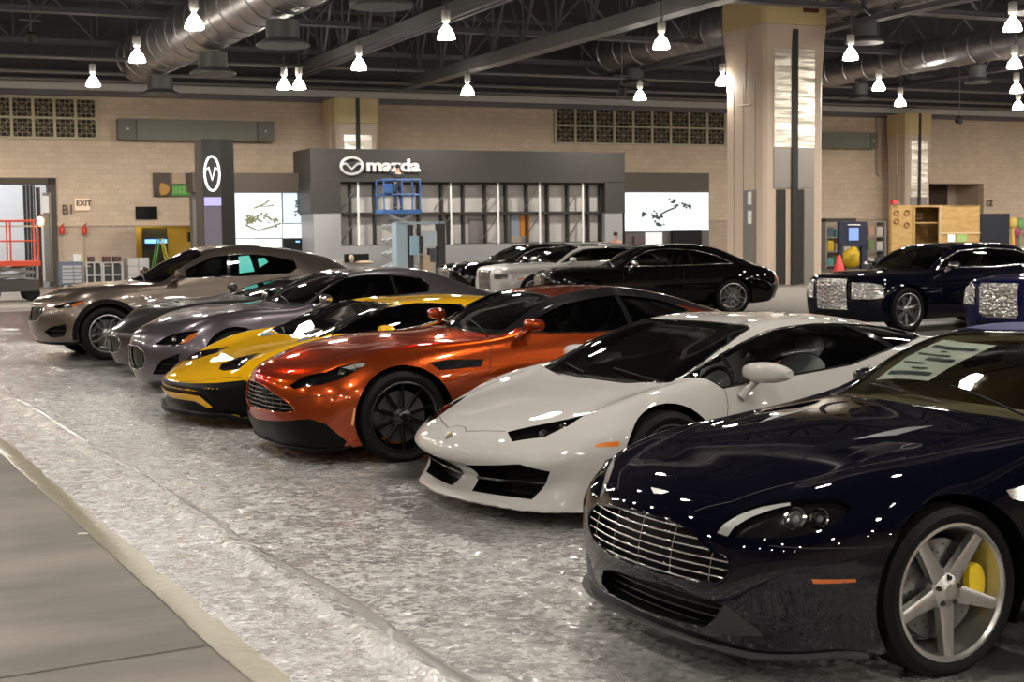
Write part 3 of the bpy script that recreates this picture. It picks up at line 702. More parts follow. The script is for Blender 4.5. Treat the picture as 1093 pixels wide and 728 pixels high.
# ------------------------------------------------------------------ parts in car space
def on_surf(surf, p, d):
    d = Vector(d).normalized(); p = Vector(p)
    hit, nn, i, dist = surf.ray_cast(p - d * p.dot(d) + d * 4, -d)
    if hit is None: hit, nn, i, dist = surf.find_nearest(p)
    if nn.dot(d) < 0: nn = -nn
    return hit, nn
def span_at(poly, axis, val):
    """extent of a closed outline along the other axis where its `axis` coordinate equals val; points are (v, z)"""
    o = 1 - axis; xs = []
    for (a, b) in zip(poly, poly[1:] + poly[:1]):
        if (a[axis] - val) * (b[axis] - val) < 0:
            t = (val - a[axis]) / (b[axis] - a[axis]); xs.append(a[o] + t * (b[o] - a[o]))
    return (min(xs), max(xs)) if len(xs) >= 2 else None
def grille_mesh(surf, pts, nh, nv, r, depth=.03, rv=None, segs=14):
    """bars across a front opening, following the curve of the nose"""
    poly = [(p[1], p[2]) for p in pts]; mb = MB()
    zs = [p[1] for p in poly]; vs = [p[0] for p in poly]
    def line(fix, axis, rad, dep):
        s = span_at(poly, axis, fix)
        if not s or s[1] - s[0] < .03: return
        q = []
        for k in range(segs + 1):
            t = s[0] + (s[1] - s[0]) * k / segs
            v, z = (t, fix) if axis == 1 else (fix, t)
            h, nn = on_surf(surf, (0, v, z), (1, 0, 0)); q.append((h.x - dep, v, z))
        mb.tube(q, rad, 6)
    for k in range(nh): line(min(zs) + (max(zs) - min(zs)) * (k + .5) / nh, 1, r, depth)
    for k in range(nv): line(min(vs) + (max(vs) - min(vs)) * (k + .5) / nv, 0, rv or r, depth + r)
    return mb.mesh('bars', 60)
def frame_mesh(surf, pts, d, r=.006, off=0.0):
    P = []
    for a, b in zip(pts, pts[1:] + pts[:1]):
        a, b = Vector(a), Vector(b); n = max(1, int((b - a).length / .04))
        for k in range(n):
            h, nn = on_surf(surf, a.lerp(b, k / n), d); P.append(h + nn * off)
    mb = MB(); P.append(P[0]); P.append(P[1]); mb.tube(P, r, 6, cap=False); return mb.mesh('frame', 60)
def ring_lamp(c, n, r):
    mb = MB(); M = Matrix.Translation(c) @ rot_to(n)
    mb.lathe([(r, 0), (r, .012), (r * .86, .016), (r * .80, .004), (r * .55, -.02), (r * .5, -.022), (0, -.024)], M, 28)
    mb.mi = 1; mb.lathe([(r * .52, -.018), (r * .40, -.004), (r * .22, .004), (0, .007)], M, 24)
    return mb.mesh('lamp', 40)
def seat_mesh(w=.50, hb=.68, round_=.05):
    mb = MB(); 
    def pad(sections):      # sections: (x, z, half width, half thickness, tangent angle)
        rings = []
        for x, z, hw, ht, a in sections:
            nx, nz = -math.sin(a), math.cos(a); ring = []
            for k in range(16):
                t = 2 * math.pi * k / 16; cx = math.copysign(abs(math.cos(t)) ** .5, math.cos(t)); cy = math.copysign(abs(math.sin(t)) ** .6, math.sin(t))
                dip = -.035 * (1 - abs(cx) ** 2) if cy > 0 else 0
                ring.append(mb.bm.verts.new((x + nx * (cy * ht + dip), cx * hw, z + nz * (cy * ht + dip))))
            rings.append(ring)
        for A, B in zip(rings, rings[1:]):
            for k in range(16): mb._f([A[k], A[(k+1) % 16], B[(k+1) % 16], B[k]])
        mb._f(rings[0][::-1]); mb._f(rings[-1])
    h = w / 2
    pad([(.28, .20, h * .85, .04, 0), (.24, .22, h, .075, 0), (.0, .20, h * 1.02, .085, -.05), (-.20, .17, h * .95, .08, -.1)])
    A = R(112)
    pad([(-.20, .20, h * .86, .06, A), (-.24, .34, h, .085, A), (-.32, .55, h * .98, .08, A), (-.40, .20 + hb * .78, h * .72, .06, A), (-.42, .20 + hb * .84, h * .45, .05, A)])
    pad([(-.425, .20 + hb * .86, h * .40, .045, A), (-.45, .20 + hb * .95, h * .46, .055, A), (-.475, .20 + hb * 1.06, h * .36, .04, A)])
    return mb.mesh('seat', 50)
def steering_mesh():
    mb = MB(); n = 28; r = .18
    P = [(0, r * math.cos(2 * math.pi * k / n), r * math.sin(2 * math.pi * k / n)) for k in range(n + 2)]
    mb.tube(P, .016, 8, cap=False)
    mb.blob((-.01, 0, 0), (.03, .06, .05))
    for a in (0, math.pi, -math.pi / 2): mb.tube([(-.01, 0, 0), (0, r * math.cos(a), r * math.sin(a))], .014, 6)
    return mb.mesh('wheel', 50)
def mirror_mesh(c, base, size=(.09, .115, .065), sweep=.0):
    """housing at c, arm down to base (car left side)"""
    mb = MB(); c = Vector(c); sx, sy, sz = size; n = 20; rings = []
    # housing: rounded box lofted outward along y, flat at the back
    for k in range(9):
        t = k / 8; y = -sy + 2 * sy * t; g = math.sin(math.pi * min(.97, max(.06, t * .86 + .1))) ** .45
        ring = []
        for j in range(n):
            a = 2 * math.pi * j / n; cx, cz = math.cos(a), math.sin(a)
            cx = math.copysign(abs(cx) ** .7, cx); cz = math.copysign(abs(cz) ** .75, cz)
            X = cx * sx * g; X = X if X > 0 else X * .55
            ring.append(mb.bm.verts.new(c + Vector((X - sweep * t, y, cz * sz * g * (1 - .15 * t)))))
        rings.append(ring)
    for A, B in zip(rings, rings[1:]):
        for j in range(n): mb._f([A[j], A[(j+1) % n], B[(j+1) % n], B[j]])
    mb._f(rings[0][::-1]); mb._f(rings[-1])
    b = Vector(base); s = c + Vector((-.01, -sy * .55, -sz * .55))
    mb.tube([s + Vector((0, .02, .01)), s.lerp(b, .5), b + (b - s).normalized() * .02], [.030, .022, .034], 10)
    return mb.mesh('mirror', 50)
def mesh_mirror_y(me):
    m2 = me.copy(); m2.transform(Matrix.Diagonal((1, -1, 1, 1))); m2.flip_normals(); return m2
def cavity_rows(rows, i0=6, i1=12, floor=.32, t=.035):
    out = []
    for k in range(i0, i1 + 1):
        C, H, Rr, S, M, B = rows[k]
        C = C + Vector((0, 0, -t)); Rr = Rr + Vector((0, -.05, -t * 1.25)); S = S + Vector((0, -.07, -.02)); 
        dx = -.07 if k == i0 else (.05 if k == i1 else -.02 if k < i0 + 3 else 0)
        M2 = Vector((S.x, S.y - .01, .55)); B2 = Vector((S.x, S.y - .06, floor))
        H = Vector((C.x + (Rr.x - C.x) * .30, Rr.y * .55, C.z + (Rr.z - C.z) * .30))
        r = [C, H, Rr, S, M2, B2]
        out.append([Vector((p.x + dx, max(p.y, 0), p.z)) for p in r])
    return out
def lip_mesh(rows, out=.03, h=.022, drop=.0, u_back=.35, rise=0.0):
    """splitter following the lower edge of the nose"""
    P = [Vector(p) for p in rows[0]]
    full = [Vector((p.x, -p.y, p.z)) for p in P[:0:-1]] + P
    full = [Vector((rows[1][5].x, -rows[1][5].y, rows[1][5].z))] + full + [rows[1][5].copy()]
    Q = hermite(full, 8); mb = MB(); prev = None
    for k, q in enumerate(Q):
        t = (Q[min(k + 1, len(Q) - 1)] - Q[max(k - 1, 0)]); n = Vector((t.y, -t.x, 0)).normalized()
        if n.dot(Vector((q.x + 1.2, q.y, 0))) < 0: n = -n
        z = q.z - drop
        cur = [mb.bm.verts.new(v) for v in (Vector((q.x, q.y, z)) - n * .10 + Vector((0, 0, .02)), Vector((q.x, q.y, z + h + rise)) + n * (out - .012), Vector((q.x, q.y, z + h * .6)) + n * out, Vector((q.x, q.y, z)) + n * (out - .006), Vector((q.x, q.y, z)) - n * .10)]
        if prev:
            for j in range(5): mb._f([prev[j], prev[(j+1) % 5], cur[(j+1) % 5], cur[j]])
        else: mb._f(cur[::-1])
        prev = cur
    mb._f(prev)
    return mb.mesh('lip', 45)

def build_car(key, pose, cfg):
    """one car: an Empty on the floor under the front axle, every part a child"""
    x, y, a = pose; F = FEAT.get(key, {}); rows = parse(cfg['table'])
    root = empty(cfg['name'], (x, y, 0), R(180 + a), cfg['label'], 'car', cfg.get('group'))
    nu, nv = cfg.get('res', (8, 6))
    bm = loft(rows, nu, nv); o = bm_obj(bm, 'body'); surf = BVHTree.FromBMesh(bm); bm.free()
    orig = o.data.copy(); o.name = 'body'
    P = cfg['paint']; rw = cfg['wheel']['r']; wb = cfg['wheel']['wb']; wc = []
    for u in (0, -wb):
        tr = cfg['wheel']['yf' if u == 0 else 'yr']; ins = tr - cfg['wheel']['w'] - .06
        for s in (1, -1): wc.append(cyl_bm((u, s * ins, rw + cfg.get('arch_dz', .005)), (0, s, 0), rw + cfg.get('arch', .04), 0, .6))
    boolean(o, wc)
    def both(pd): yield 1, pd[0], pd[1]; yield -1, mirror_d(pd[0]), mirror_pts(pd[1])
    def cut(d, pts, depth=.06, above=.25):
        dn = Vector(d).normalized(); q = [Vector(p).dot(dn) for p in pts]
        boolean(o, [prism_bm(pts, d, min(q) - depth, max(q) + above)])
    # front openings --------------------------------------------------
    for item in cfg.get('openings', []):
        nm, fk, depth, kw = item
        d, pts = F[fk] if isinstance(fk, str) else fk
        sides = list(both((d, pts))) if kw.get('mirror') else [(1, d, pts)]
        for s, dd, pp in sides:
            if kw.get('sym'):       # symmetric about the centre line: mirror the left half
                L = [p for p in pp if p[1] > -.01]; L = sorted(L, key=lambda p: math.atan2(p[2] - kw['zc'], p[1]), reverse=True)
                pp = L + [(p[0], -p[1], p[2]) for p in L[::-1] if p[1] > .03]; dd = (1, 0, 0)
            cut(dd, pp, depth, .2)
            n_ = 0
            g = link(nm, patch_mesh(surf, pp, dd, off=-depth * .8, cell=.05), kw.get('back') or trim(), root)
            if kw.get('h') or kw.get('v'):
                link('grille_bars', grille_mesh(surf, pp, kw.get('h', 0), kw.get('v', 0), kw.get('r', .005), kw.get('dep', .02), kw.get('rv')), kw.get('bar') or chrome(), g)
            if kw.get('frame'):
                link('surround', frame_mesh(surf, pp, dd, kw['frame'], 0), kw.get('frame_mat') or chrome(), g)
    # headlamps ---------------------------------------------------------
    hl = F.get('headlight') or cfg.get('headlight')
    if hl:
        for s, d, pts in both(hl):
            if cfg.get('lamp_cut', True): cut(d, pts, .045, .12)
            h = link('headlight', patch_mesh(surf, pts, d, off=-.03 if cfg.get('lamp_cut', True) else .001, cell=.03), cfg.get('lamp_back') or black(), root)
            for (c, r) in cfg.get('lamps', []):
                hit, nn = on_surf(surf, (c[0], s * c[1], c[2]), d)
                link('lamp', ring_lamp(hit - nn * .022, nn.lerp(Vector((1, 0, 0)), .45).normalized(), r), [chrome(), mat('lamp_lens', (.30, .31, .32), .08, .2, coat=1)], h)
            for fk, mname, mt in cfg.get('lamp_strips', []):
                fd, fp = F[fk]
                if s == -1: fd, fp = mirror_d(fd), mirror_pts(fp)
                link(mname, patch_mesh(surf, fp, fd, off=-.008, cell=.02), mt, h)
            link('lens_cover', patch_mesh(surf, pts, d, off=.001, cell=.03), glass_mat('clear_lens', (.93, .93, .93)), h)
    if cfg.get('interior', True): boolean(o, [loft(cavity_rows(rows, *cfg.get('cav', (6, 12))), 3, 3)])
    # glass ---------------------------------------------------------
    g_side = glass_mat('glass_' + cfg.get('glass', 'grey'), cfg.get('tint', (.35, .37, .36))); g_front = glass_mat('windscreen_' + cfg.get('glass', 'grey'), cfg.get('tint_w', (.6, .63, .6)))
    W = cfg['shield']; sh = [(u, v, 0) for u, v in W] + [(u, -v, 0) for u, v in W[::-1] if v > 0]
    if cfg.get('interior', True): boolean(o, [prism_bm([(u, v, 0) for u, v, z in sh], (0, 0, 1), rows[6][0].z - .05, 2.2)])
    link('windscreen', patch_mesh(surf, sh, (0, 0, 1), off=-.006, cell=.05), g_front, root)
    link('windscreen_seal', frame_mesh(surf, sh, (0, 0, 1), .008, -.003), black(), root)
    gl = cfg.get('glass_poly') or F.get('glass')
    for s, d, pts in both(gl):
        if cfg.get('interior', True): cut(d, pts, .14, .2)
        w = link('side_window', patch_mesh(surf, pts, d, off=-.006, cell=.05), g_side, root)
        if s == -1: tag(w)
        link('window_trim', frame_mesh(surf, pts, d, cfg.get('trim_r', .008), -.002), cfg.get('trim_mat') or black(), w)
        for (p0, p1, ww) in cfg.get('pillars', []):
            q0, q1 = Vector((p0[0], s * p0[1], p0[2])), Vector((p1[0], s * p1[1], p1[2]))
            link('pillar', ribbon_mesh(surf, [q0, q1], d, ww, .002, step=.05), black(), w)
    # surface marks -------------------------------------------------------
    for nm, fk, mt, mir, off in cfg.get('patches', []):
        pd = F[fk] if isinstance(fk, str) else fk
        for s, d, pts in (both(pd) if mir else [(1, *pd)]):
            link(nm, patch_mesh(surf, pts, d, off=off, cell=.03, thick=.004), mt, root)
    seam = mat('shut_line', (.004, .004, .004), .6)
    for fk, mir in cfg.get('seams', []):
        pd = F[fk] if isinstance(fk, str) else fk
        for s, d, pts in (both(pd) if mir else [(1, *pd)]):
            link('panel_gap', ribbon_mesh(surf, pts, d, .005, .0012), seam, root)
    # mirrors, splitter -----------------------------------------------------
    if 'mirror' in cfg:
        mm = mirror_mesh(*cfg['mirror']); 
        for me in (mm, mesh_mirror_y(mm)): link('door_mirror', me, cfg.get('mirror_mat') or P, root)
    if 'lip' in cfg: link('front_splitter', lip_mesh(rows, **cfg['lip'][0]), cfg['lip'][1], root)
    # cabin --------------------------------------------------------------------
    if cfg.get('interior', True):
        ic = mat('cabin_' + cfg['cabin'][0], cfg['cabin'][1], .55); dk = mat('cabin_dark', (.015, .014, .014), .6)
        sm = seat_mesh(hb=cfg.get('seat_h', .62)); sx = cfg.get('seat_x', -1.55); sz = cfg.get('seat_z', .30)
        for s in (1, -1): link('seat', sm, ic, root, (sx, s * .36, sz))
        c6 = rows[6][0]; r6 = rows[6][2]
        mb = MB(); prof = [(-.08, -.30), (-.10, -.075), (-.30, -.05), (-.52, -.07), (-.62, -.14), (-.60, -.30)]
        A = [mb.bm.verts.new((c6.x + q[0], r6.y * .96, c6.z + q[1])) for q in prof]; B = [mb.bm.verts.new((c6.x + q[0], -r6.y * .96, c6.z + q[1])) for q in prof]
        for i in range(6): mb._f([A[i], A[(i+1) % 6], B[(i+1) % 6], B[i]])
        mb._f(A[::-1]); mb._f(B); mb.build('dashboard', mat('dash_' + cfg['cabin'][0], tuple(c * .5 for c in cfg['cabin'][1]) if cfg.get('dash_tan') else (.02, .02, .02), .5), root, 40, .015)
        st = link('steering_wheel', steering_mesh(), dk, root, (c6.x - .72, .36, c6.z - .13)); st.rotation_euler = (0, R(-22), 0)
        mb = MB(); mb.blob((rows[8][0].x + .06, 0, rows[8][0].z - .11), (.02, .11, .035)); mb.tube([(rows[8][0].x + .05, 0, rows[8][0].z - .10), (rows[8][0].x + .02, 0, rows[8][0].z - .03)], .008, 6)
        mb.build('rear_view_mirror', dk, root, 50)
        for s in (1, -1):      # wipers
            mb = MB(); q = []
            for k in range(10):
                t = k / 9; u = c6.x - .03 - .10 * t; v = s * .05 + (.62 if s > 0 else -.10) * (1 - t) - (0 if s > 0 else .45) * (t)
                hh, nn = on_surf(surf, (u, v, 0), (0, 0, 1)); q.append(hh + nn * .012)
            mb.tube(q, .006, 6); mb.build('wiper', trim(), root, 60)
    o.parent = root
    finish_body(o, surf, orig, P, trim(), cfg.get('lining'), (rows[12][0].x, rows[6][0].x - .02, .86))
    if cfg.get('roof'):      # roof skin of another colour
        d, pts, mt, nm = cfg['roof']; link(nm, patch_mesh(surf, pts, d, off=.004, cell=.06, thick=.012), mt, root)
    add_wheels(root, cfg['wheel'])
    return root, surf, rows
# ------------------------------------------------------------------ the cars
POSES = dict(vantage=(1.295,6.357,27),huracan=(.441,9.52,33),db11=(-1.225,11.924,25),aventador=(-2.3,14.25,29),gt=(-3.55,17.1,29),ghibli=(-4.4,19.3,29),levante=(-6.267,21.742,28),
             wraith=(1.42,30.8,10),dawn=(.15,35,26),far=(-.95,37.8,26),ghost=(6.27,25.4,30),blue=(8.1,22.3,30))
MET = mat('lamp_metal', (.35, .35, .36), .2, .8)
LEDM = mat('led_strip', (.80, .80, .78), .25, .3, coat=1, bump=(60, .8, .01))
AMBER = mat('amber_lens', (.75, .20, .02), .2, coat=.6)
MESHG = mat('grille_dark', (.02, .02, .02), .35, .6)
SILV = mat('satin_silver', (.55, .55, .55), .3, .9)
GREYP = mat('grey_plastic', (.035, .035, .036), .4, spec=.3)
def side_line(u, v=.93, z0=.25, z1=.85, lean=0.0):
    return ((0, 1, .1), [(u, v, z1), (u + .01, v, (z0 + z1) / 2), (u + lean, v, z0)])
GLASS_LOW = [(-1.0,.81,.985),(-1.22,.71,1.06),(-1.5,.65,1.12),(-2.2,.64,1.155),(-2.7,.67,1.12),(-2.95,.78,1.04),(-2.2,.83,1.0)]
FEAT['huracan']['intake'] = ((.93,.36,0), [(.93,.12,.335),(.86,.62,.395),(.77,.77,.355),(.80,.63,.175),(.91,.12,.165)])
FEAT['huracan']['blade'] = ((.93,.36,0), [(.9,.10,.245),(.78,.70,.282),(.78,.70,.268),(.9,.10,.230)])
CARS = {}
YEL = mat('paint_yellow', (.62, .34, .004), .5, 0, 1.0, coat_rough=.015, spec=.0)
COPPER = mat('paint_copper', (.33, .050, .009), .24, .78, 1.0, coat_rough=.015, spec=.0)
NAVY = mat('paint_navy', (.0009, .0012, .0055), .5, 0, 1.0, coat_rough=.012, spec=.0)
CARS['vantage'] = dict(name='sports_car', label='navy blue sports car with folded blue fabric roof and silver star wheels, nearest the camera', table=T_VANTAGE,
    paint=NAVY, res=(10, 7), shield=[(-.60,0),(-.62,.35),(-.71,.695),(-1.0,.67),(-1.28,.575),(-1.36,.3),(-1.38,0)],
    glass_poly=((0,.75,.66), [(-.95,.80,.96),(-1.2,.70,1.1),(-1.45,.64,1.17),(-1.85,.62,1.19),(-2.2,.66,1.1),(-2.35,.8,.99),(-1.6,.83,.96)]),
    tint=(.78,.84,.78), tint_w=(.84,.90,.82), glass='green', cabin=('tan', (.60, .45, .27)), dash_tan=True, seat_x=-1.75, seat_z=.28, seat_h=.60,
    openings=[('grille', 'grille', .09, dict(h=7, v=5, r=.0045, rv=.0015, dep=.004, frame=.008, frame_mat=NAVY)),
              ('lower_intake', 'intake', .10, dict(h=4, v=0, r=.004, dep=.05, bar=MESHG))],
    lamps=[((.610, .705, .66), .046), ((.535, .762, .66), .040)], lamp_strips=[('led', 'led_strip', LEDM)],
    patches=[('badge', 'badge', SILV, False, .001), ('corner_winglet', 'winglet', GREYP, True, .001), ('side_marker', 'marker', mat('amber_dim', (.55, .13, .02), .3, coat=.5), True, .0008),
             ('bonnet_vent', 'hoodvent', mat('vent_mesh', (.30, .30, .32), .35, .7), True, .0006), ('wing_vent', 'sidevent', chrome(), True, .002)],
    seams=[(((.3, .2, .9), [(.80,.30,.66),(.70,.42,.68),(.45,.55,.78),(0,.70,.86),(-.5,.76,.90),(-.68,.74,.93)]), True), (((.6,.7,.1), [(.70,.66,.56),(.60,.78,.56),(.36,.90,.56)]), True), (side_line(-.62), True)],
    lining=mat('lining_tan', (.36, .28, .17), .6), mirror=((-1.20, .97, .965), (-1.10, .86, .93), (.07, .11, .055)), lip=(dict(out=.035, h=.018), GREYP),
    roof=((0, 0, 1), [(-1.40,-.55,0),(-1.43,0,0),(-1.40,.55,0),(-1.9,.58,0),(-2.5,.60,0),(-2.95,.56,0),(-3.0,0,0),(-2.95,-.56,0),(-2.5,-.60,0),(-1.9,-.58,0)], mat('blue_canvas', (.035, .04, .12), .8, bump=(500, .3, .001)), 'fabric_roof'),
    wheel=dict(r=.34, rim=.268, w=.245, wb=2.6, yf=.905, yr=.915, style='star', n=5, rim_mat='rim_silver', rim_col=(.50,.49,.47), rim_rough=.3, cal_name='yellow', cal_col=(.85,.62,.02), cal_ang=math.pi))
CARS['huracan'] = dict(name='supercar', label='white wedge-shaped supercar with large black front intakes', table=T_HURACAN,
    paint=mat('paint_white_gloss', (.50, .487, .465), .5, 0, 1.0, coat_rough=.012, spec=0), res=(10, 7), shield=[(-.09,0),(-.09,.37),(-.19,.70),(-.42,.70),(-.70,.655),(-.98,.575),(-1.04,.3),(-1.05,0)],
    tint=(.5,.52,.52), tint_w=(.5,.5,.48), glass='light_smoke', cabin=('white', (.75, .75, .73)), seat_x=-1.28, seat_z=.17, seat_h=.60,
    pillars=[((-.60, .72, .96), (-.60, .86, .79), .035), ((-1.80, .62, 1.10), (-2.0, .86, .93), .06)],
    openings=[('front_intake', 'intake', .13, dict(mirror=True, h=0, v=0)),],
    lamps=[((.72, .62, .57), .032), ((.60, .66, .61), .028)],
    patches=[('badge', 'badge', mat('badge_gold', (.10, .08, .03), .3, .6), False, .001), ('side_marker', 'marker', AMBER, True, .0015), ('intake_blade', 'blade', black(), True, .002)],
    seams=[('hoodseam', False), ('doorseam', True), (((.2, .2, .9), [(.46,.69,.67),(.20,.72,.76),(-.05,.74,.82)]), True), (((0,.9,.4), [(-.462,.929,.592),(-.40,.94,.45),(-.50,.93,.25)]), True), (side_line(-1.75, .94), True)],
    mirror=((-.70, 1.03, .865), (-.62, .90, .72), (.09, .165, .072), .05), 
    wheel=dict(r=.335, rim=.252, w=.245, wb=2.62, yf=.945, yr=.955, style='y', n=5, rim_mat='rim_black', rim_col=(.03,.03,.03), rim_rough=.35, rim_metal=.5, cal_name='black2', cal_col=(.02,.02,.02)))
CARS['db11'] = dict(name='coupe', label='copper orange grand touring coupe with black thin-spoked wheels', table=T_DB11,
    paint=COPPER, res=(10, 7), shield=[(-.74,0),(-.77,.4),(-.90,.715),(-1.2,.68),(-1.46,.60),(-1.52,.3),(-1.53,0)],
    tint=(.20,.22,.20), tint_w=(.55,.57,.52), glass='smoke', cabin=('dark', (.05, .045, .04)), seat_x=-1.75, seat_z=.24,
    openings=[('grille', 'grille', .08, dict(h=7, v=9, r=.0045, rv=.004, dep=.006, bar=mat('grille_nickel', (.10, .098, .095), .25, .9), frame=.008, frame_mat=COPPER)),],
    lamps=[((.45, .790, .72), .030), ((.36, .822, .745), .026)], lamp_strips=[('drl', 'led_strip', LEDM)],
    patches=[('front_valance', 'lower', trim(), True, .002), ('side_marker', 'marker', mat('amber_pale', (.62, .30, .08), .3, coat=.5), True, .001), ('side_strake', 'strake', black(), True, .001)],
    seams=[('doorseam', True), ('bumperseam', True), (((.3, .2, .9), [(.80,.40,.68),(.60,.52,.76),(.2,.70,.86),(-.4,.78,.90),(-.80,.76,.95)]), True), (side_line(-2.1, .95), True)],
    mirror=((-1.08, 1.03, 1.035), (-1.02, .85, .93), (.085, .13, .055)), lip=(dict(out=.02, h=.02), trim()),
    pillars=[((-2.02, .60, 1.25), (-2.05, .85, .96), .05)],
    wheel=dict(r=.357, rim=.272, w=.25, wb=2.805, yf=.94, yr=.95, style='fine', n=10, rim_mat='rim_gunmetal', rim_col=(.05,.05,.05), rim_rough=.22, rim_metal=.9, cal_name='black2', cal_col=(.02,.02,.02)))
CARS['aventador'] = dict(name='supercar', label='yellow wedge-shaped supercar with black lower nose', table=T_AVENTADOR,
    paint=YEL, res=(9, 6), shield=[(-.12,0),(-.13,.4),(-.18,.70),(-.40,.69),(-.70,.645),(-.98,.58),(-1.03,.3),(-1.05,0)],
    tint=(.18,.19,.18), tint_w=(.42,.44,.40), glass='dark', cabin=('yellow', (.35, .22, .02)), seat_x=-1.28, seat_z=.15, seat_h=.58,
    patches=[('black_nose', ((.9,.43,0), [(1.09,.0,.40),(1.0,.45,.41),(.85,.75,.43),(.66,.93,.46),(.50,.98,.32),(.56,.97,.12),(.85,.78,.12),(1.0,.4,.12),(1.06,0,.12)]), trim(), True, .002), ('yellow_lip', ((.95,.3,0), [(1.06,.0,.31),(1.0,.40,.32),(.93,.60,.31),(.88,.74,.21),(.90,.68,.20),(.96,.5,.26),(1.05,0,.25)]), YEL, True, .02), ('cowl_vent', ((0,0,1), [(-.06,.38,0),(.0,.52,0),(-.06,.66,0),(-.12,.66,0),(-.10,.40,0)]), trim(), True, .004)],
    lamps=[((.60, .62, .57), .034)], seams=[('seam', True), (((0,.9,.4), [(-.45,.88,.78),(-.45,.98,.5),(-.55,.97,.3)]), True)],
    mirror=((-.70, 1.08, .86), (-.62, .92, .76), (.08, .14, .055)), lip=(dict(out=.05, h=.05, drop=.03), trim()),
    wheel=dict(r=.345, rim=.26, w=.255, wb=2.7, yf=1.0, yr=1.01, style='y', n=5, rim_mat='rim_black', rim_col=(.03,.03,.03), cal_name='black2', cal_col=(.02,.02,.02)))
CARS['gt'] = dict(name='coupe', label='violet-grey coupe with oval upright-barred grille and amber headlight corners', table=T_GT,
    paint=paint('violet_grey', (.115, .10, .115), .75, .3), res=(8, 6), shield=[(-.66,0),(-.70,.4),(-.85,.70),(-1.15,.67),(-1.50,.595),(-1.56,.3),(-1.58,0)],
    tint=(.22,.22,.22), tint_w=(.45,.45,.42), glass='dark', cabin=('red_leather', (.20, .03, .02)), seat_x=-1.8, seat_z=.28,
    openings=[('grille', ((1,0,0), [(.93,0,.535),(.93,.20,.53),(.90,.33,.47),(.88,.355,.38),(.88,.30,.29),(.90,.12,.255),(.90,0,.25),(.90,-.12,.255),(.88,-.30,.29),(.88,-.355,.38),(.90,-.33,.47),(.93,-.20,.53)]), .07, dict(v=11, r=.0035, dep=.02, frame=.007, bar=MET, frame_mat=MET)),
              ('side_intake', 'intake', .06, dict(mirror=True, h=3, r=.004, bar=MESHG))],
    lamp_strips=[('amber', 'amber_reflector', AMBER)], lamps=[((.62, .66, .61), .045)],
    seams=[(((.3, .2, .9), [(.86,.36,.62),(.70,.52,.70),(.2,.70,.88),(-.4,.76,.93),(-.80,.74,.97)]), True), (side_line(-.85, .93, .3, .92), True), (side_line(-2.1, .93, .3, .95), True)],
    pillars=[((-2.03, .63, 1.29), (-2.05, .82, 1.03), .045)], mirror=((-1.07, 1.0, 1.03), (-1.0, .85, .95), (.08, .12, .06)), mirror_mat=chrome(),
    wheel=dict(r=.352, rim=.265, w=.25, wb=2.94, yf=.93, yr=.94, style='y', n=7, rim_mat='rim_silver', cal_name='black2', cal_col=(.02,.02,.02)))
CARS['ghibli'] = dict(name='coupe', label='dark grey low coupe squeezed between the tan SUV and the violet-grey coupe', table=T_GHIBLI,
    paint=paint('dark_grey', (.055, .05, .05), .7, .3), res=(7, 5), shield=[(-.66,0),(-.70,.4),(-.85,.70),(-1.10,.67),(-1.42,.60),(-1.48,.3),(-1.50,0)],
    glass_poly=((0,.8,.6), GLASS_LOW), tint=(.2,.2,.2), tint_w=(.4,.42,.4), glass='dark', cabin=('dark', (.05, .045, .04)), seat_x=-1.75, seat_z=.26, seat_h=.56,
    openings=[('grille', ((1,0,0), [(.93,0,.50),(.93,.26,.50),(.90,.34,.42),(.88,.26,.30),(.90,0,.27),(.88,-.26,.30),(.90,-.34,.42),(.93,-.26,.50)]), .07, dict(v=11, r=.0035, dep=.02, frame=.006, bar=MET, frame_mat=MET))],
    seams=[(((.3, .2, .9), [(.82,.36,.60),(.60,.55,.72),(.2,.70,.88),(-.4,.76,.93),(-.80,.74,.97)]), True), (side_line(-.80, .93, .3, .92), True)],
    mirror=((-1.05, 1.0, 1.05), (-.98, .85, .96), (.08, .12, .06)),
    wheel=dict(r=.352, rim=.262, w=.245, wb=3.0, yf=.93, yr=.94, style='fine', n=7, rim_mat='rim_silver', cal_name='black2', cal_col=(.02,.02,.02)))
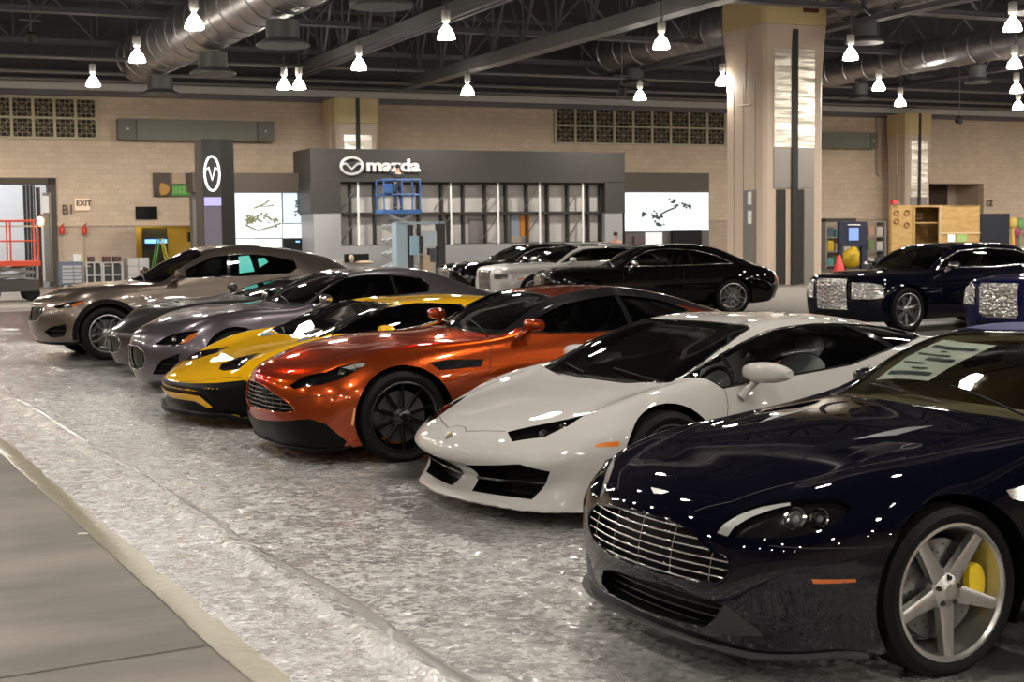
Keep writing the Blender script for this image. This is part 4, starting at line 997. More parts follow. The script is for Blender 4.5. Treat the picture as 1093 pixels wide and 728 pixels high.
CARS['levante'] = dict(name='suv', label='tan metallic SUV with turquoise film in its rear side window, farthest left car', table=T_LEVANTE,
    paint=paint('bronze', (.165, .135, .115), .75, .28), res=(8, 6), shield=[(-.54,0),(-.60,.4),(-.80,.71),(-1.2,.67),(-1.50,.61),(-1.52,.3),(-1.53,0)],
    tint=(.14,.15,.15), tint_w=(.38,.4,.38), glass='dark', cabin=('dark', (.05, .045, .04)), seat_x=-1.7, seat_z=.48, trim_mat=black(), seat_h=.72,
    openings=[('grille', ((1,0,0), [(.86,0,.80),(.86,.40,.78),(.84,.44,.70),(.84,.34,.58),(.86,0,.55),(.84,-.34,.58),(.84,-.44,.70),(.86,-.40,.78)]), .07, dict(v=11, r=.006, dep=.015, frame=.008, bar=MET)),
              ('side_intake', 'intake', .06, dict(mirror=True, h=3, r=.005, bar=MESHG))],
    lamps=[((.56, .78, .80), .040)], lamp_strips=[('amber', 'amber_reflector', AMBER)],
    patches=[('window_film', 'film1', mat('turquoise_reflection', (.03, .62, .56), .35, emit=(.05,.8,.7), es=.0), False, .002), ('window_film', 'film2', mat('turquoise_reflection'), False, .002)],  # turquoise patches: a reflection in the side glass, painted on as colour
    pillars=[((-1.90, .69, 1.50), (-1.82, .87, 1.15), .05)],
    seams=[(((.3, .2, .9), [(.80,.42,.84),(.50,.62,.98),(0,.80,1.06),(-.5,.84,1.08),(-.75,.80,1.11)]), True), (side_line(-.80, .96, .35, 1.08), True), (side_line(-1.85, .96, .35, 1.12), True), (side_line(-2.75, .96, .5, 1.15), True)],
    mirror=((-1.06, 1.06, 1.22), (-.98, .88, 1.12), (.09, .14, .085)), lip=(dict(out=.02, h=.05), trim()),
    wheel=dict(r=.388, rim=.272, w=.265, wb=3.0, yf=.965, yr=.975, style='oval', n=5, rim_mat='rim_silver2', rim_col=(.42,.42,.43), cal_name='black2', cal_col=(.02,.02,.02)))
RS = [(-.50,0),(-.55,.4),(-.66,.71),(-1.0,.67),(-1.34,.61),(-1.38,.3),(-1.39,0)]
RG = ((0,.8,.6), [(-.80,.82,1.09),(-1.05,.75,1.25),(-1.45,.68,1.37),(-2.2,.66,1.41),(-2.9,.67,1.36),(-3.3,.72,1.25),(-3.45,.82,1.12),(-2.2,.85,1.08)])
RGR = ((1,0,0), [(.86,-.31,.84),(.86,-.28,.90),(.86,.28,.90),(.86,.31,.84),(.86,.31,.42),(.86,-.31,.42)])
RHL = ((.85,.5,.1), [(.82,.46,.82),(.78,.62,.82),(.62,.80,.81),(.62,.80,.70),(.78,.62,.69),(.82,.46,.70)])
def royce(**k):
    d = dict(name='luxury_car', res=(6, 5), shield=RS, glass_poly=RG, headlight=RHL, lamp_cut=False, lamp_back=MET, trim_mat=chrome(), trim_r=.014, tint=(.15,.15,.15), tint_w=(.35,.36,.36), glass='dark',
        cabin=('dark', (.05, .045, .04)), seat_x=-1.8, seat_z=.40, seat_h=.66,
        openings=[('grille', RGR, .07, dict(v=16, r=.008, dep=.002, frame=.020)), ('lower_intake', ((1,0,0), [(.85,-.50,.34),(.85,.50,.34),(.84,.42,.25),(.84,-.42,.25)]), .05, dict(h=2, r=.005, bar=MESHG))],
        seams=[(side_line(-.75, .95, .3, .98), True), (side_line(-2.05, .95, .3, 1.0), True), (((.2,.2,.9), [(.80,.44,.92),(.4,.55,1.0),(-.2,.66,1.03),(-.66,.76,1.04)]), True)],
        mirror=((-.98, 1.03, 1.12), (-.92, .88, 1.03), (.08, .12, .07)), mirror_mat=chrome(),
        wheel=dict(r=.385, rim=.285, w=.255, wb=3.11, yf=.93, yr=.945, style='oval', n=5, rim_mat='rim_silver2', cal_name='black2', cal_col=(.02,.02,.02)))
    d.update(k); return d
BLK = mat('paint_black', (.003, .003, .003), .5, 0, 1.0, coat_rough=.012, spec=.0)
CARS['wraith'] = royce(name='luxury_coupe', label='black fastback luxury coupe seen from the side in front of the square pillar', table=T_WRAITH, paint=BLK,
    glass_poly=((0,.76,.64), [(-.80,.82,1.07),(-1.0,.72,1.22),(-1.35,.66,1.375),(-1.822,.66,1.41),(-2.325,.68,1.38),(-2.80,.74,1.27),(-3.15,.84,1.09),(-2.576,.853,1.07),(-1.466,.838,1.055)]), cabin=('red_leather', (.20, .03, .02)),
    pillars=[((-2.2,.66,1.40),(-2.25,.86,1.07),.06)],
    patches=[('tail_light', ((-1,.6,.1), [(-4.22,.62,.84),(-4.10,.72,.84),(-4.12,.74,.66),(-4.24,.62,.66)]), mat('tail_red', (.45, .01, .01), .2, coat=1), True, .002)])
CARS['dawn'] = royce(name='luxury_convertible', label='pearl white luxury convertible with black fabric roof in the back row', table=T_ROYCE, paint=paint('pearl', (.55, .53, .51), .2, .3),
    roof=((0, 0, 1), [(-1.42,-.60,0),(-1.45,0,0),(-1.42,.60,0),(-2.2,.64,0),(-3.0,.66,0),(-3.5,.60,0),(-3.6,0,0),(-3.5,-.60,0),(-3.0,-.66,0),(-2.2,-.64,0)], mat('black_canvas', (.01, .01, .011), .8), 'fabric_roof'),
    patches=[('side_marker', ((.3,1,0), [(.45,.92,.72),(.30,.94,.73),(.30,.94,.69),(.45,.92,.68)]), AMBER, True, .002)], mirror_mat=paint('pearl', (.55, .53, .51)))
CARS['far'] = royce(name='luxury_sedan', label='black luxury sedan at the left end of the back row, beside the white convertible', table=T_ROYCE, paint=BLK)
FOIL = foil_mat()
CARS['ghost'] = royce(name='luxury_sedan', label='black luxury sedan with crinkled silver wrap over its grille and headlights, on the right', table=T_GHOST, paint=mat('paint_midnight', (.002, .0025, .008), .5, 0, 1.0, coat_rough=.012, spec=.0), cabin=('tan', (.42, .30, .17)), tint_w=(.55,.56,.52),
    patches=[('grille_wrap', ((1,0,0), [(.88,-.36,.92),(.88,.36,.92),(.88,.37,.40),(.88,-.37,.40)]), FOIL, False, .02), ('headlight_wrap', ((.8,.6,.1), [(.82,.44,.86),(.75,.66,.86),(.55,.85,.82),(.50,.88,.60),(.68,.74,.58),(.82,.44,.58)]), FOIL, True, .015)],
    wheel=dict(r=.39, rim=.28, w=.255, wb=3.30, yf=.93, yr=.945, style='turbine', n=7, rim_mat='rim_silver2', cal_name='black2', cal_col=(.02,.02,.02)))
CARS['blue'] = royce(name='luxury_sedan', label='dark blue luxury sedan with wrapped grille, cut off by the right picture edge', table=T_ROYCE, paint=mat('paint_royal', (.006, .007, .05), .5, 0, 1.0, coat_rough=.012, spec=.0),
    patches=[('grille_wrap', ((1,0,0), [(.88,-.36,.92),(.88,.36,.92),(.88,.37,.45),(.88,-.37,.45)]), FOIL, False, .02), ('headlight_wrap', ((.8,.6,.1), [(.82,.44,.86),(.75,.66,.86),(.55,.85,.82),(.50,.88,.60),(.68,.74,.58),(.82,.44,.58)]), FOIL, True, .015)])
DB = ((.85,.5,0), [(.91,0,.30),(.87,.446,.331),(.70,.752,.371),(.598,.843,.333),(.46,.90,.20),(.50,.875,.118),(.70,.68,.112),(.82,.40,.112),(.85,0,.112)])
CARS['db11']['patches'][0] = ('front_valance', DB, trim(), True, .002)
for n_, c_ in (('paint_copper', (.50, .14, .06)), ('paint_bronze', (.45, .40, .36)), ('paint_violet_grey', (.40, .37, .40)), ('paint_dark_grey', (.30, .29, .29))):
    MATS[n_].node_tree.nodes['Principled BSDF'].inputs['Specular Tint'].default_value = (*c_, 1)
BUILT = {}
for k_, cfg_ in CARS.items():
    BUILT[k_] = build_car(k_, POSES[k_], cfg_)
def child(root, name, me, m):
    return link(name, me, m, root)
# wheel-arch and sill cladding of the SUV
rt, sf, _ = BUILT['levante']
for u0 in (0, -3.0):
    for s in (1, -1):
        arc = [(u0 + .465 * math.cos(t), s * .95, .39 + .465 * math.sin(t)) for t in [R(-10 + 200 * k / 20) for k in range(21)]]
        child(rt, 'arch_cladding', ribbon_mesh(sf, arc, (0, s, 0), .07, .006), trim())
for k, (u, v, z) in enumerate(FEAT['levante']['vents'][1]):
    child(rt, 'wing_vent', frame_mesh(sf, [(u - .05, v, z - .02), (u + .05, v, z - .01), (u + .05, v, z + .02), (u - .05, v, z + .01)], (0, 1, 0), .007), chrome())
rt, sf, _ = BUILT['db11']
for s in (1, -1):
    child(rt, 'roof_strake', ribbon_mesh(sf, [(-.93,s*.735,.96),(-1.2,s*.70,1.10),(-1.5,s*.635,1.22),(-2.0,s*.60,1.28),(-2.5,s*.62,1.22),(-3.0,s*.64,1.08),(-3.35,s*.66,1.0)], (0, s*.6, .8), .13, .0025), black())
# price sheet taped inside the navy car's windscreen
rt, sf, _ = BUILT['vantage']
d = Vector((0, 0, 1)); sheet = [(-.90, -.60, 0), (-.86, -.18, 0), (-1.22, -.10, 0), (-1.26, -.50, 0)]
sh = child(rt, 'price_sheet', patch_mesh(sf, sheet, d, off=-.02, cell=.08, thick=.001), mat('paper', (.80, .80, .78), .6)); tag(sh, 'white printed price sheet inside the glass')
for k in range(7):
    t = .12 + .11 * k; a = Vector(sheet[0]).lerp(Vector(sheet[3]), t); b = Vector(sheet[1]).lerp(Vector(sheet[2]), t)
    child(sh, 'printed_line', ribbon_mesh(sf, [a.lerp(b, .1 + .3 * (k % 2)), a.lerp(b, .9 - .2 * (k % 3))], d, .012 if k % 3 else .03, -.016), mat('print_ink', (.08, .09, .12), .6))
# ------------------------------------------------------------------ the hall. Hall frame: s along the back wall, n away from the camera
HA = R(24.2); EW = Vector((math.cos(HA), math.sin(HA), 0)); EN = Vector((-math.sin(HA), math.cos(HA), 0))
NW = 56.6
def hw(s, n, z=0.0): return EW * s + EN * n + Vector((0, 0, z))
def at(px, py, n):
    """hall coordinates of the point on the plane n = const that shows at photo pixel px, py"""
    A = px - 546.5; B = py - 364; b = (B + ROLL * A) / (1 + ROLL ** 2); a = A - ROLL * b
    d = Vector((a, F_PX * math.cos(PITCH) - b * math.sin(PITCH), -F_PX * math.sin(PITCH) - b * math.cos(PITCH)))
    t = n / d.dot(EN); p = d * t
    return p.dot(EW), p.z + CAM_H
def fl(px, py, z=0.0):
    """point at height z that shows at photo pixel px, py"""
    A = px - 546.5; B = py - 364; b = (B + ROLL * A) / (1 + ROLL ** 2); a = A - ROLL * b
    d = Vector((a, F_PX * math.cos(PITCH) - b * math.sin(PITCH), -F_PX * math.sin(PITCH) - b * math.cos(PITCH)))
    t = (z - CAM_H) / d.z; return Vector((d.x * t, d.y * t, z))
class HB(MB):
    """mesh builder in hall coordinates"""
    def hb(s, s0, s1, n0, n1, z0, z1):
        c = hw((s0 + s1) / 2, (n0 + n1) / 2, (z0 + z1) / 2)
        return s.box(c, (abs(s1 - s0), abs(n1 - n0), abs(z1 - z0)), HA)
    def pb(s, x0, y0, x1, y1, n, d=.1):
        """box whose front shows between pixels (x0,y0) and (x1,y1) at depth plane n, d thick"""
        s0, z1 = at(x0, (y0), n); s1, z0 = at(x1, y1, n); zt = at((x0 + x1) / 2, y0, n)[1]; zb = at((x0 + x1) / 2, y1, n)[1]
        return s.hb(s0, s1, n, n + d, zb, zt)
def ramp_mat(name, stops, scale, vec='Object', rough=.7, detail=4, bump=0, stretch=None, rough2=None):
    m = mat(name, stops[0][1], rough)
    nt = m.node_tree; b = nt.nodes['Principled BSDF']; tc = nt.nodes.new('ShaderNodeTexCoord'); mp = nt.nodes.new('ShaderNodeMapping')
    if stretch: mp.inputs['Scale'].default_value = stretch
    n = nt.nodes.new('ShaderNodeTexNoise'); n.inputs['Scale'].default_value = scale; n.inputs['Detail'].default_value = detail; n.inputs['Roughness'].default_value = .6
    r = nt.nodes.new('ShaderNodeValToRGB'); r.color_ramp.elements[0].position = stops[0][0]; r.color_ramp.elements[0].color = (*stops[0][1], 1)
    r.color_ramp.elements[1].position = stops[-1][0]; r.color_ramp.elements[1].color = (*stops[-1][1], 1)
    for p, c in stops[1:-1]: e = r.color_ramp.elements.new(p); e.color = (*c, 1)
    nt.links.new(tc.outputs[vec], mp.inputs[0]); nt.links.new(mp.outputs[0], n.inputs['Vector']); nt.links.new(n.outputs['Fac'], r.inputs['Fac']); nt.links.new(r.outputs['Color'], b.inputs['Base Color'])
    if bump:
        bp = nt.nodes.new('ShaderNodeBump'); bp.inputs['Strength'].default_value = bump; bp.inputs['Distance'].default_value = .01
        nt.links.new(n.outputs['Fac'], bp.inputs['Height']); nt.links.new(bp.outputs['Normal'], b.inputs['Normal'])
    if rough2:
        mr = nt.nodes.new('ShaderNodeMapRange'); mr.inputs[3].default_value = rough; mr.inputs[4].default_value = rough2
        nt.links.new(n.outputs['Fac'], mr.inputs[0]); nt.links.new(mr.outputs[0], b.inputs['Roughness'])
    return m
def brick_mat(name, c1, c2, mort, w=.41, h=.205):
    m = mat(name, c1, .8); nt = m.node_tree; b = nt.nodes['Principled BSDF']; tc = nt.nodes.new('ShaderNodeTexCoord'); mp = nt.nodes.new('ShaderNodeMapping')
    mp.inputs['Rotation'].default_value = (R(90), 0, 0)
    br = nt.nodes.new('ShaderNodeTexBrick'); br.inputs['Color1'].default_value = (*c1, 1); br.inputs['Color2'].default_value = (*c2, 1); br.inputs['Mortar'].default_value = (*mort, 1)
    br.inputs['Scale'].default_value = 1; br.inputs['Brick Width'].default_value = w; br.inputs['Row Height'].default_value = h; br.inputs['Mortar Size'].default_value = .008; br.inputs['Bias'].default_value = .0
    n = nt.nodes.new('ShaderNodeTexNoise'); n.inputs['Scale'].default_value = .35; n.inputs['Detail'].default_value = 5
    hs = nt.nodes.new('ShaderNodeHueSaturation'); mr = nt.nodes.new('ShaderNodeMapRange'); mr.inputs[3].default_value = .85; mr.inputs[4].default_value = 1.12
    nt.links.new(tc.outputs['Object'], mp.inputs[0]); nt.links.new(mp.outputs[0], br.inputs['Vector']); nt.links.new(tc.outputs['Object'], n.inputs['Vector'])
    nt.links.new(n.outputs['Fac'], mr.inputs[0]); nt.links.new(mr.outputs[0], hs.inputs['Value']); nt.links.new(br.outputs['Color'], hs.inputs['Color']); nt.links.new(hs.outputs[0], b.inputs['Base Color'])
    return m
def hobj(name, mb, m, parent=None, smooth=None, bevel=0.0, **t):
    o = mb.build(name, m, parent, smooth, bevel)
    if t: tag(o, t.get('label'), t.get('cat'), t.get('group'), t.get('kind'))
    return o
def wallobj(name, s0, s1, n0, n1, z0, z1, m, **t):
    """box object with its own axes along the hall (so bricks run level)"""
    mb = MB(); mb.box((0, 0, 0), (s1 - s0, n1 - n0, z1 - z0)); o = mb.build(name, m)
    o.location = hw((s0 + s1) / 2, (n0 + n1) / 2, (z0 + z1) / 2); o.rotation_euler = (0, 0, HA); tag(o, **t); return o
def text(name, s, size, m, s0, n, z, parent=None, extrude=.01, rz=None, wide=1.0, align='LEFT', bold=0.0):
    c = bpy.data.curves.new(name, 'FONT'); c.body = s; c.size = size; c.extrude = extrude; c.align_x = align; c.offset = bold
    t = bpy.data.objects.new(name, c); COL.objects.link(t); dg = bpy.context.evaluated_depsgraph_get(); dg.update()
    me = bpy.data.meshes.new_from_object(t.evaluated_get(dg)); bpy.data.objects.remove(t); bpy.data.curves.remove(c)
    me.transform(Matrix.Diagonal((wide, 1, 1, 1))); me.transform(Matrix.Rotation(R(90), 4, 'X')); me.transform(Matrix.Translation(hw(s0, n, z)) @ Matrix.Rotation(HA if rz is None else rz, 4, 'Z'))
    me.materials.clear(); return link(name, me, m, parent)

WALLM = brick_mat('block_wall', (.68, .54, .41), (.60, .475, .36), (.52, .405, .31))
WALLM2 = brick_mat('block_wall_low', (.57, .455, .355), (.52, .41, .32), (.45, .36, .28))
CONC = ramp_mat('concrete', [(.34, (.078, .067, .056)), (.5, (.145, .127, .108)), (.66, (.21, .186, .158))], .9, rough=.38, rough2=.6, detail=8, bump=.15, stretch=(.5, 1.6, 1))
CREAM = mat('cream_panel', (.60, .47, .24), .5); BEIGE = mat('beige_panel', (.56, .45, .36), .45)
DARKM = mat('dark_steel', (.13, .124, .142), .5, .3); DECK = mat('deck', (.085, .080, .098), .7)
GALV = mat('galvanised', (.36, .35, .37), .32, .85, noise=(3, .2)); PALE = mat('pale_rail', (.50, .48, .46), .45)
BOOTH = mat('booth_grey', (.028, .0255, .024), .5, noise=(40, .1)); BROWN = mat('booth_brown', (.042, .031, .021), .5)
WHITEP = mat('white_panel', (.62, .62, .62), .5); ORANGEW = mat('orange_door', (.55, .20, .02), .5)
def screen(name, col=(1, 1, 1), s=1.6): return mat(name, (.05, .05, .05), .4, emit=col, es=s)
# wall
sL, sR = -8.0, 62.0
s_top = at(300, 105, NW)[1]; Z_TOP = s_top + .05; Z_J = at(100, 241, NW)[1]
d0, dz = at(0, 195, NW); d1, _ = at(52, 195, NW); DZ = at(30, 197, NW)[1]
sA = at(-40, 250, NW)[0]; s_so0 = at(145, 250, NW)[0]; s_so1 = at(222, 250, NW)[0]; z_so = at(180, 242, NW)[1]
wr0, wrz1 = at(990, 196, NW); wr1, _ = at(1050, 196, NW); wrz0 = at(1020, 250, NW)[1]
wallobj('wall_back', sL, sR, NW, NW + .4, wrz1, Z_TOP, WALLM, kind='structure')
wallobj('wall_back', sL, wr0, NW, NW + .4, max(DZ, Z_J), wrz1, WALLM, kind='structure'); wallobj('wall_back', wr1, sR, NW, NW + .4, Z_J, wrz1, WALLM, kind='structure')
wallobj('wall_back', d1, wr0, NW, NW + .4, Z_J, DZ, WALLM, kind='structure'); wallobj('wall_back', sL, sA, NW, NW + .4, 0, DZ, WALLM, kind='structure')
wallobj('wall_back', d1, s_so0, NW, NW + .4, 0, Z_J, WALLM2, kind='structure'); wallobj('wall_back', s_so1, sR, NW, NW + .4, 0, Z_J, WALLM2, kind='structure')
wallobj('wall_upper', sL, sR, NW + .6, NW + .8, Z_TOP - .3, 13, DECK, kind='structure')
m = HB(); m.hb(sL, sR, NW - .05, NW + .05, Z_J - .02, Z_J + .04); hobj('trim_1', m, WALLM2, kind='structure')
m = HB(); m.hb(sL, sR, NW - .5, NW + .6, Z_TOP + .02, Z_TOP + .10); m.hb(sL, sR, NW - .55, NW - .45, Z_TOP - .0, Z_TOP + .28); hobj('trim_2', m, PALE, kind='structure')
m = HB(); m.hb(sL, sR, NW - .2, NW + .02, Z_TOP - .18, Z_TOP + .02); hobj('trim_3', m, DARKM, kind='structure')
# side walls out of the picture, floor and roof deck
wallobj('wall_left', -30.4, -30, -22, NW, 0, 13, WALLM, kind='structure'); wallobj('wall_right', 70, 70.4, -22, NW, 0, 13, WALLM, kind='structure')
wallobj('wall_front', -30, 70, -22.4, -22, 0, 13, WALLM, kind='structure'); wallobj('wall_back', -30, sL, NW, NW + .4, 0, 13, WALLM, kind='structure'); wallobj('wall_back', sR, 70, NW, NW + .4, 0, 13, WALLM, kind='structure')
wallobj('floor', -30, 70, -22, NW + 9, -.3, 0, CONC, kind='structure')
wallobj('ceiling', -30, 70, -22, NW + 1, 13, 13.2, DECK, kind='structure')
# room behind the loading door
LITW = mat('dock_white', (.75, .76, .78), .6)
wallobj('wall_dock', sA - 3, d1 + 3, NW + 8, NW + 8.2, 0, 6, LITW, kind='structure'); wallobj('wall_dock', d1 + 2.8, d1 + 3, NW + .4, NW + 8, 0, 6, WALLM2, kind='structure'); wallobj('wall_dock', sA - 3, sA - 2.8, NW + .4, NW + 8, 0, 6, WALLM2, kind='structure')
wallobj('ceiling_dock', sA - 3, d1 + 3, NW + .4, NW + 8, 6, 6.2, LITW, kind='structure')
m = HB(); m.hb(d1 - .05, d1 + .25, NW - .08, NW + .5, 0, DZ + .25); m.hb(sA, d1 + .25, NW - .08, NW + .5, DZ, DZ + .25); hobj('trim_4', m, mat('door_frame', (.07, .055, .04), .5), kind='structure')
# service opening
wallobj('wall_bar', s_so0 - .3, s_so1 + .3, NW + 2.5, NW + 2.6, 0, Z_J + .3, mat('bar_gold', (.50, .36, .10), .6), kind='structure'); wallobj('wall_bar', s_so0 - .3, s_so0, NW + .4, NW + 2.5, 0, Z_J + .3, mat('bar_gold'), kind='structure')
wallobj('wall_bar', s_so1, s_so1 + .3, NW + .4, NW + 2.5, 0, Z_J + .3, mat('bar_gold'), kind='structure'); wallobj('ceiling_bar', s_so0 - .3, s_so1 + .3, NW + .4, NW + 2.6, Z_J + .3, Z_J + .4, WALLM2, kind='structure')
# recess in the right part of the wall
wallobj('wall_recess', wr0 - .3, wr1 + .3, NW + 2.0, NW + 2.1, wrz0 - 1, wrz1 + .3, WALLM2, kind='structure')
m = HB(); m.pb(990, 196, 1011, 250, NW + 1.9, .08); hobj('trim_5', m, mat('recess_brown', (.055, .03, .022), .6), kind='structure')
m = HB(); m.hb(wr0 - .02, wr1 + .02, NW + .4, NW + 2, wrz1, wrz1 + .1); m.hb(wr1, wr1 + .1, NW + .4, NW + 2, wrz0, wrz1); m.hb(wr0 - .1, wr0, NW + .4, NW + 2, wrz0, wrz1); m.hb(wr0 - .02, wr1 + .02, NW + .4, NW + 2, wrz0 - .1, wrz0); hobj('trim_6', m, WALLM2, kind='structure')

# vent lattices
def lattice(x0, x1, y0, y1, nc, label):
    t = empty('vent_grille', hw(*at((x0 + x1) / 2, y1, NW)[:1], NW - .05), HA, label, 'vent grille', 'lattice vents high on the back wall')
    t.location.z = at((x0 + x1) / 2, y1, NW)[1]
    inv = (Matrix.Translation(t.location) @ Matrix.Rotation(HA, 4, 'Z')).inverted()
    s0, s1 = at(x0, y0, NW)[0], at(x1, y0, NW)[0]; z0, z1 = t.location.z, at((x0 + x1) / 2, y0, NW)[1]
    f, g, b = HB(), HB(), HB(); n = NW - .06
    b.hb(s0, s1, NW - .03, NW - .01, z0, z1)
    for i in range(nc + 1): s = s0 + (s1 - s0) * i / nc; f.hb(s - .05, s + .05, n - .05, n + .04, z0, z1)
    for j in range(3): z = z0 + (z1 - z0) * j / 2; f.hb(s0 - .05, s1 + .05, n - .05, n + .04, z - .04, z + .04)
    cw, ch = (s1 - s0) / nc, (z1 - z0) / 2
    for i in range(nc):
        for j in range(2):
            cs, cz = s0 + cw * (i + .5), z0 + ch * (j + .5)
            for a, c2 in (((-.45, -.45), (.45, .45)), ((-.45, .45), (.45, -.45)), ((0, -.45), (0, .45)), ((-.45, 0), (.45, 0)), ((-.25, -.45), (-.25, .45)), ((.25, -.45), (.25, .45)), ((-.45, .25), (.45, .25)), ((-.45, -.25), (.45, -.25))):
                g.tube([hw(cs + a[0] * cw, n, cz + a[1] * ch), hw(cs + c2[0] * cw, n, cz + c2[1] * ch)], .016, 4)
    for nm, mb_, mm in (('frame', f, mat('vent_cream', (.52, .46, .32), .5)), ('lattice', g, mat('vent_bar', (.30, .26, .18), .5)), ('backing', b, mat('vent_dark', (.03, .025, .02), .8))):
        o = mb_.build(nm, mm, t); o.matrix_parent_inverse = inv
lattice(-36, 102, 104, 147, 6, 'lattice vent high on the wall at the far left'); lattice(592, 773, 117.5, 154, 9, 'lattice vent high on the wall above the car maker booth')
def housing(x0, x1, y0, y1, label):
    s0, s1 = at(x0, y0, NW)[0], at(x1, y0, NW)[0]; z0, z1 = at((x0 + x1) / 2, y1, NW)[1], at((x0 + x1) / 2, y0, NW)[1]
    t = empty('screen_housing', hw((s0 + s1) / 2, NW - .3, z0), HA, label, 'screen housing', 'long grey-green housings on the back wall'); L = (s1 - s0) / 2
    gm = mat('grey_green', (.17, .17, .14), .5)
    MB().box((0, 0, (z1 - z0) / 2), (2 * L * .77, .5, z1 - z0)).build('housing', gm, t, bevel=.02)
    for sg in (-1, 1):
        MB().box((sg * L * .885, 0, (z1 - z0) / 2), (L * .22, .5, z1 - z0)).build('end_box', mat('grey_green_end', (.14, .14, .12), .5), t, bevel=.02)
        MB().blob((sg * L * .88, -.26, (z1 - z0) / 2), (.05, .03, .05)).build('indicator', mat('knob_pale', (.7, .7, .65), .4), t, 40)
housing(123, 289, 129, 151, 'long grey-green screen housing on the wall left of the booth'); housing(862, 929, 142, 159, 'grey-green screen housing on the wall just right of the big column')
# conduits on the wall
t = empty('conduit', hw(at(938, 187, NW)[0], NW - .1, 0), 0, 'pair of beige conduits running down the wall beside the far right column', 'conduit')
for k, x in enumerate((935, 941)):
    s = at(x, 150, NW)[0]; m = HB(); m.tube([hw(s, NW - .12, Z_TOP), hw(s, NW - .12, at(x, 185, NW)[1]), hw(s + .1, NW - .12, at(x, 188, NW)[1])], .045, 8); o = m.build('pipe', mat('beige_pipe', (.42, .34, .26), .5), t, 40); o.matrix_parent_inverse = t.matrix_world.inverted() if 0 else Matrix.Translation(t.location).inverted()

# ------------------------------------------------------------------ columns
def column(sc, nc, w, label, cap_z, top, fin=True):
    """square column with cream capital, grooved beige faces and a slot between steel panels on the face to the camera"""
    t = empty('column', hw(sc, nc), HA, label, 'column'); h = w / 2
    def ring(z, k): return [(x * k, y * k, z) for x, y in ((-h + .12, -h), (h - .12, -h), (h, -h + .12), (h, h - .12), (h - .12, h), (-h + .12, h), (-h, h - .12), (-h, -h + .12))]
    mb = MB(); lv = [(0, 1), (cap_z - 2.2, 1), (cap_z - 1.2, 1.02), (cap_z, 1.085)]; prev = None
    for z, k in lv:
        cur = [mb.bm.verts.new(p) for p in ring(z, k)]
        if prev:
            for j in range(8): mb._f([prev[j], prev[(j+1) % 8], cur[(j+1) % 8], cur[j]])
        prev = cur
    mb._f(prev); mb.build('shaft', BEIGE, t)
    mb = MB(); A = [mb.bm.verts.new(p) for p in ring(cap_z + .01, 1.10)]; B = [mb.bm.verts.new(p) for p in ring(top, 1.10)]
    for j in range(8): mb._f([A[j], A[(j+1) % 8], B[(j+1) % 8], B[j]])
    mb._f(A[::-1]); mb._f(B); mb.build('capital', CREAM, t)
    groove = mat('groove', (.26, .20, .15), .7)
    g = MB()
    for y in (-.55, .05, .55): g.box((-h - .004, y * h, cap_z * .4), (.012, .02, cap_z * .8))
    g.build('panel_joint', groove, t)
    if fin:
        st = mat('panel_steel', (.80, .75, .66), .30, .55); 
        nt = st.node_tree
        if not any(n.type == 'BUMP' for n in nt.nodes):
            tc = nt.nodes.new('ShaderNodeTexCoord'); wv = nt.nodes.new('ShaderNodeTexNoise'); wv.inputs['Scale'].default_value = 1.2
            mp = nt.nodes.new('ShaderNodeMapping'); mp.inputs['Scale'].default_value = (.3, .3, 1.8)
            bp = nt.nodes.new('ShaderNodeBump'); bp.inputs['Strength'].default_value = .6; bp.inputs['Distance'].default_value = .12
            nt.links.new(tc.outputs['Object'], mp.inputs[0]); nt.links.new(mp.outputs[0], wv.inputs['Vector']); nt.links.new(wv.outputs['Fac'], bp.inputs['Height']); nt.links.new(bp.outputs['Normal'], nt.nodes['Principled BSDF'].inputs['Normal'])
        dl = mat('panel_dull', (.30, .28, .26), .4, .7); dkk = mat('slot_dark', (.02, .018, .016), .5)
        for x0, x1 in ((-.70, -.12), (.08, .66)):
            MB().b2((x0 * h, -h - .05, cap_z * .53), (x1 * h, -h + .02, cap_z - .25)).build('steel_panel', st, t)
            MB().b2((x0 * h, -h - .04, cap_z * .375), (x1 * h, -h + .02, cap_z * .528)).build('dull_panel', dl, t)
        MB().b2((-.12 * h, -h - .09, 0), (.08 * h, -h + .02, top)).build('slot_cover', dkk, t)
        MB().b2((-.62 * h, -h - .03, .02), (-.30 * h, -h + .02, cap_z * .37)).build('doorway', dkk, t); MB().b2((.10 * h, -h - .03, .02), (.30 * h, -h + .02, cap_z * .37)).build('doorway', dkk, t)
        MB().b2((.32 * h, -h - .04, .02), (.66 * h, -h + .02, cap_z * .37)).build('dull_panel', dl, t)
        MB().b2((-h - .03, -.60 * h, .02), (-h + .02, .05 * h, cap_z * .37)).build('service_door', dl, t)
        for z in (2.0, 2.62): MB().b2((-h - .045, -.40 * h, z), (-h - .02, -.22 * h, z + .42)).build('notice', mat('paper', (.8, .8, .78), .6), t)
        g = MB(); g.tube([(-h - .07, -.15 * h, cap_z * .70), (-h - .07, -.15 * h, top)], .035, 8); g.tube([(-h - .12, .15 * h, cap_z * .70), (-h - .12, -.55 * h, cap_z * .70)], .03, 8); g.build('standpipe', BEIGE, t, 40)
    return t
nC = 40.6
sc0 = at(768, 150, nC)[0] ; cz_ = at(825, 26, nC - 1.1)[1]
scc = at(816, 150, nC - 1.15)[0] + 1.15
big = column(scc, nC, 2.3, 'big square beige column with cream top and steel panels, right of centre', cz_, 12.5)
sgn = MB().b2((.25, -1.35, cz_ + .42), (.80, -1.26, cz_ + 1.3)).build('sign_plate', mat('sign_brown', (.10, .03, .02), .5), big)
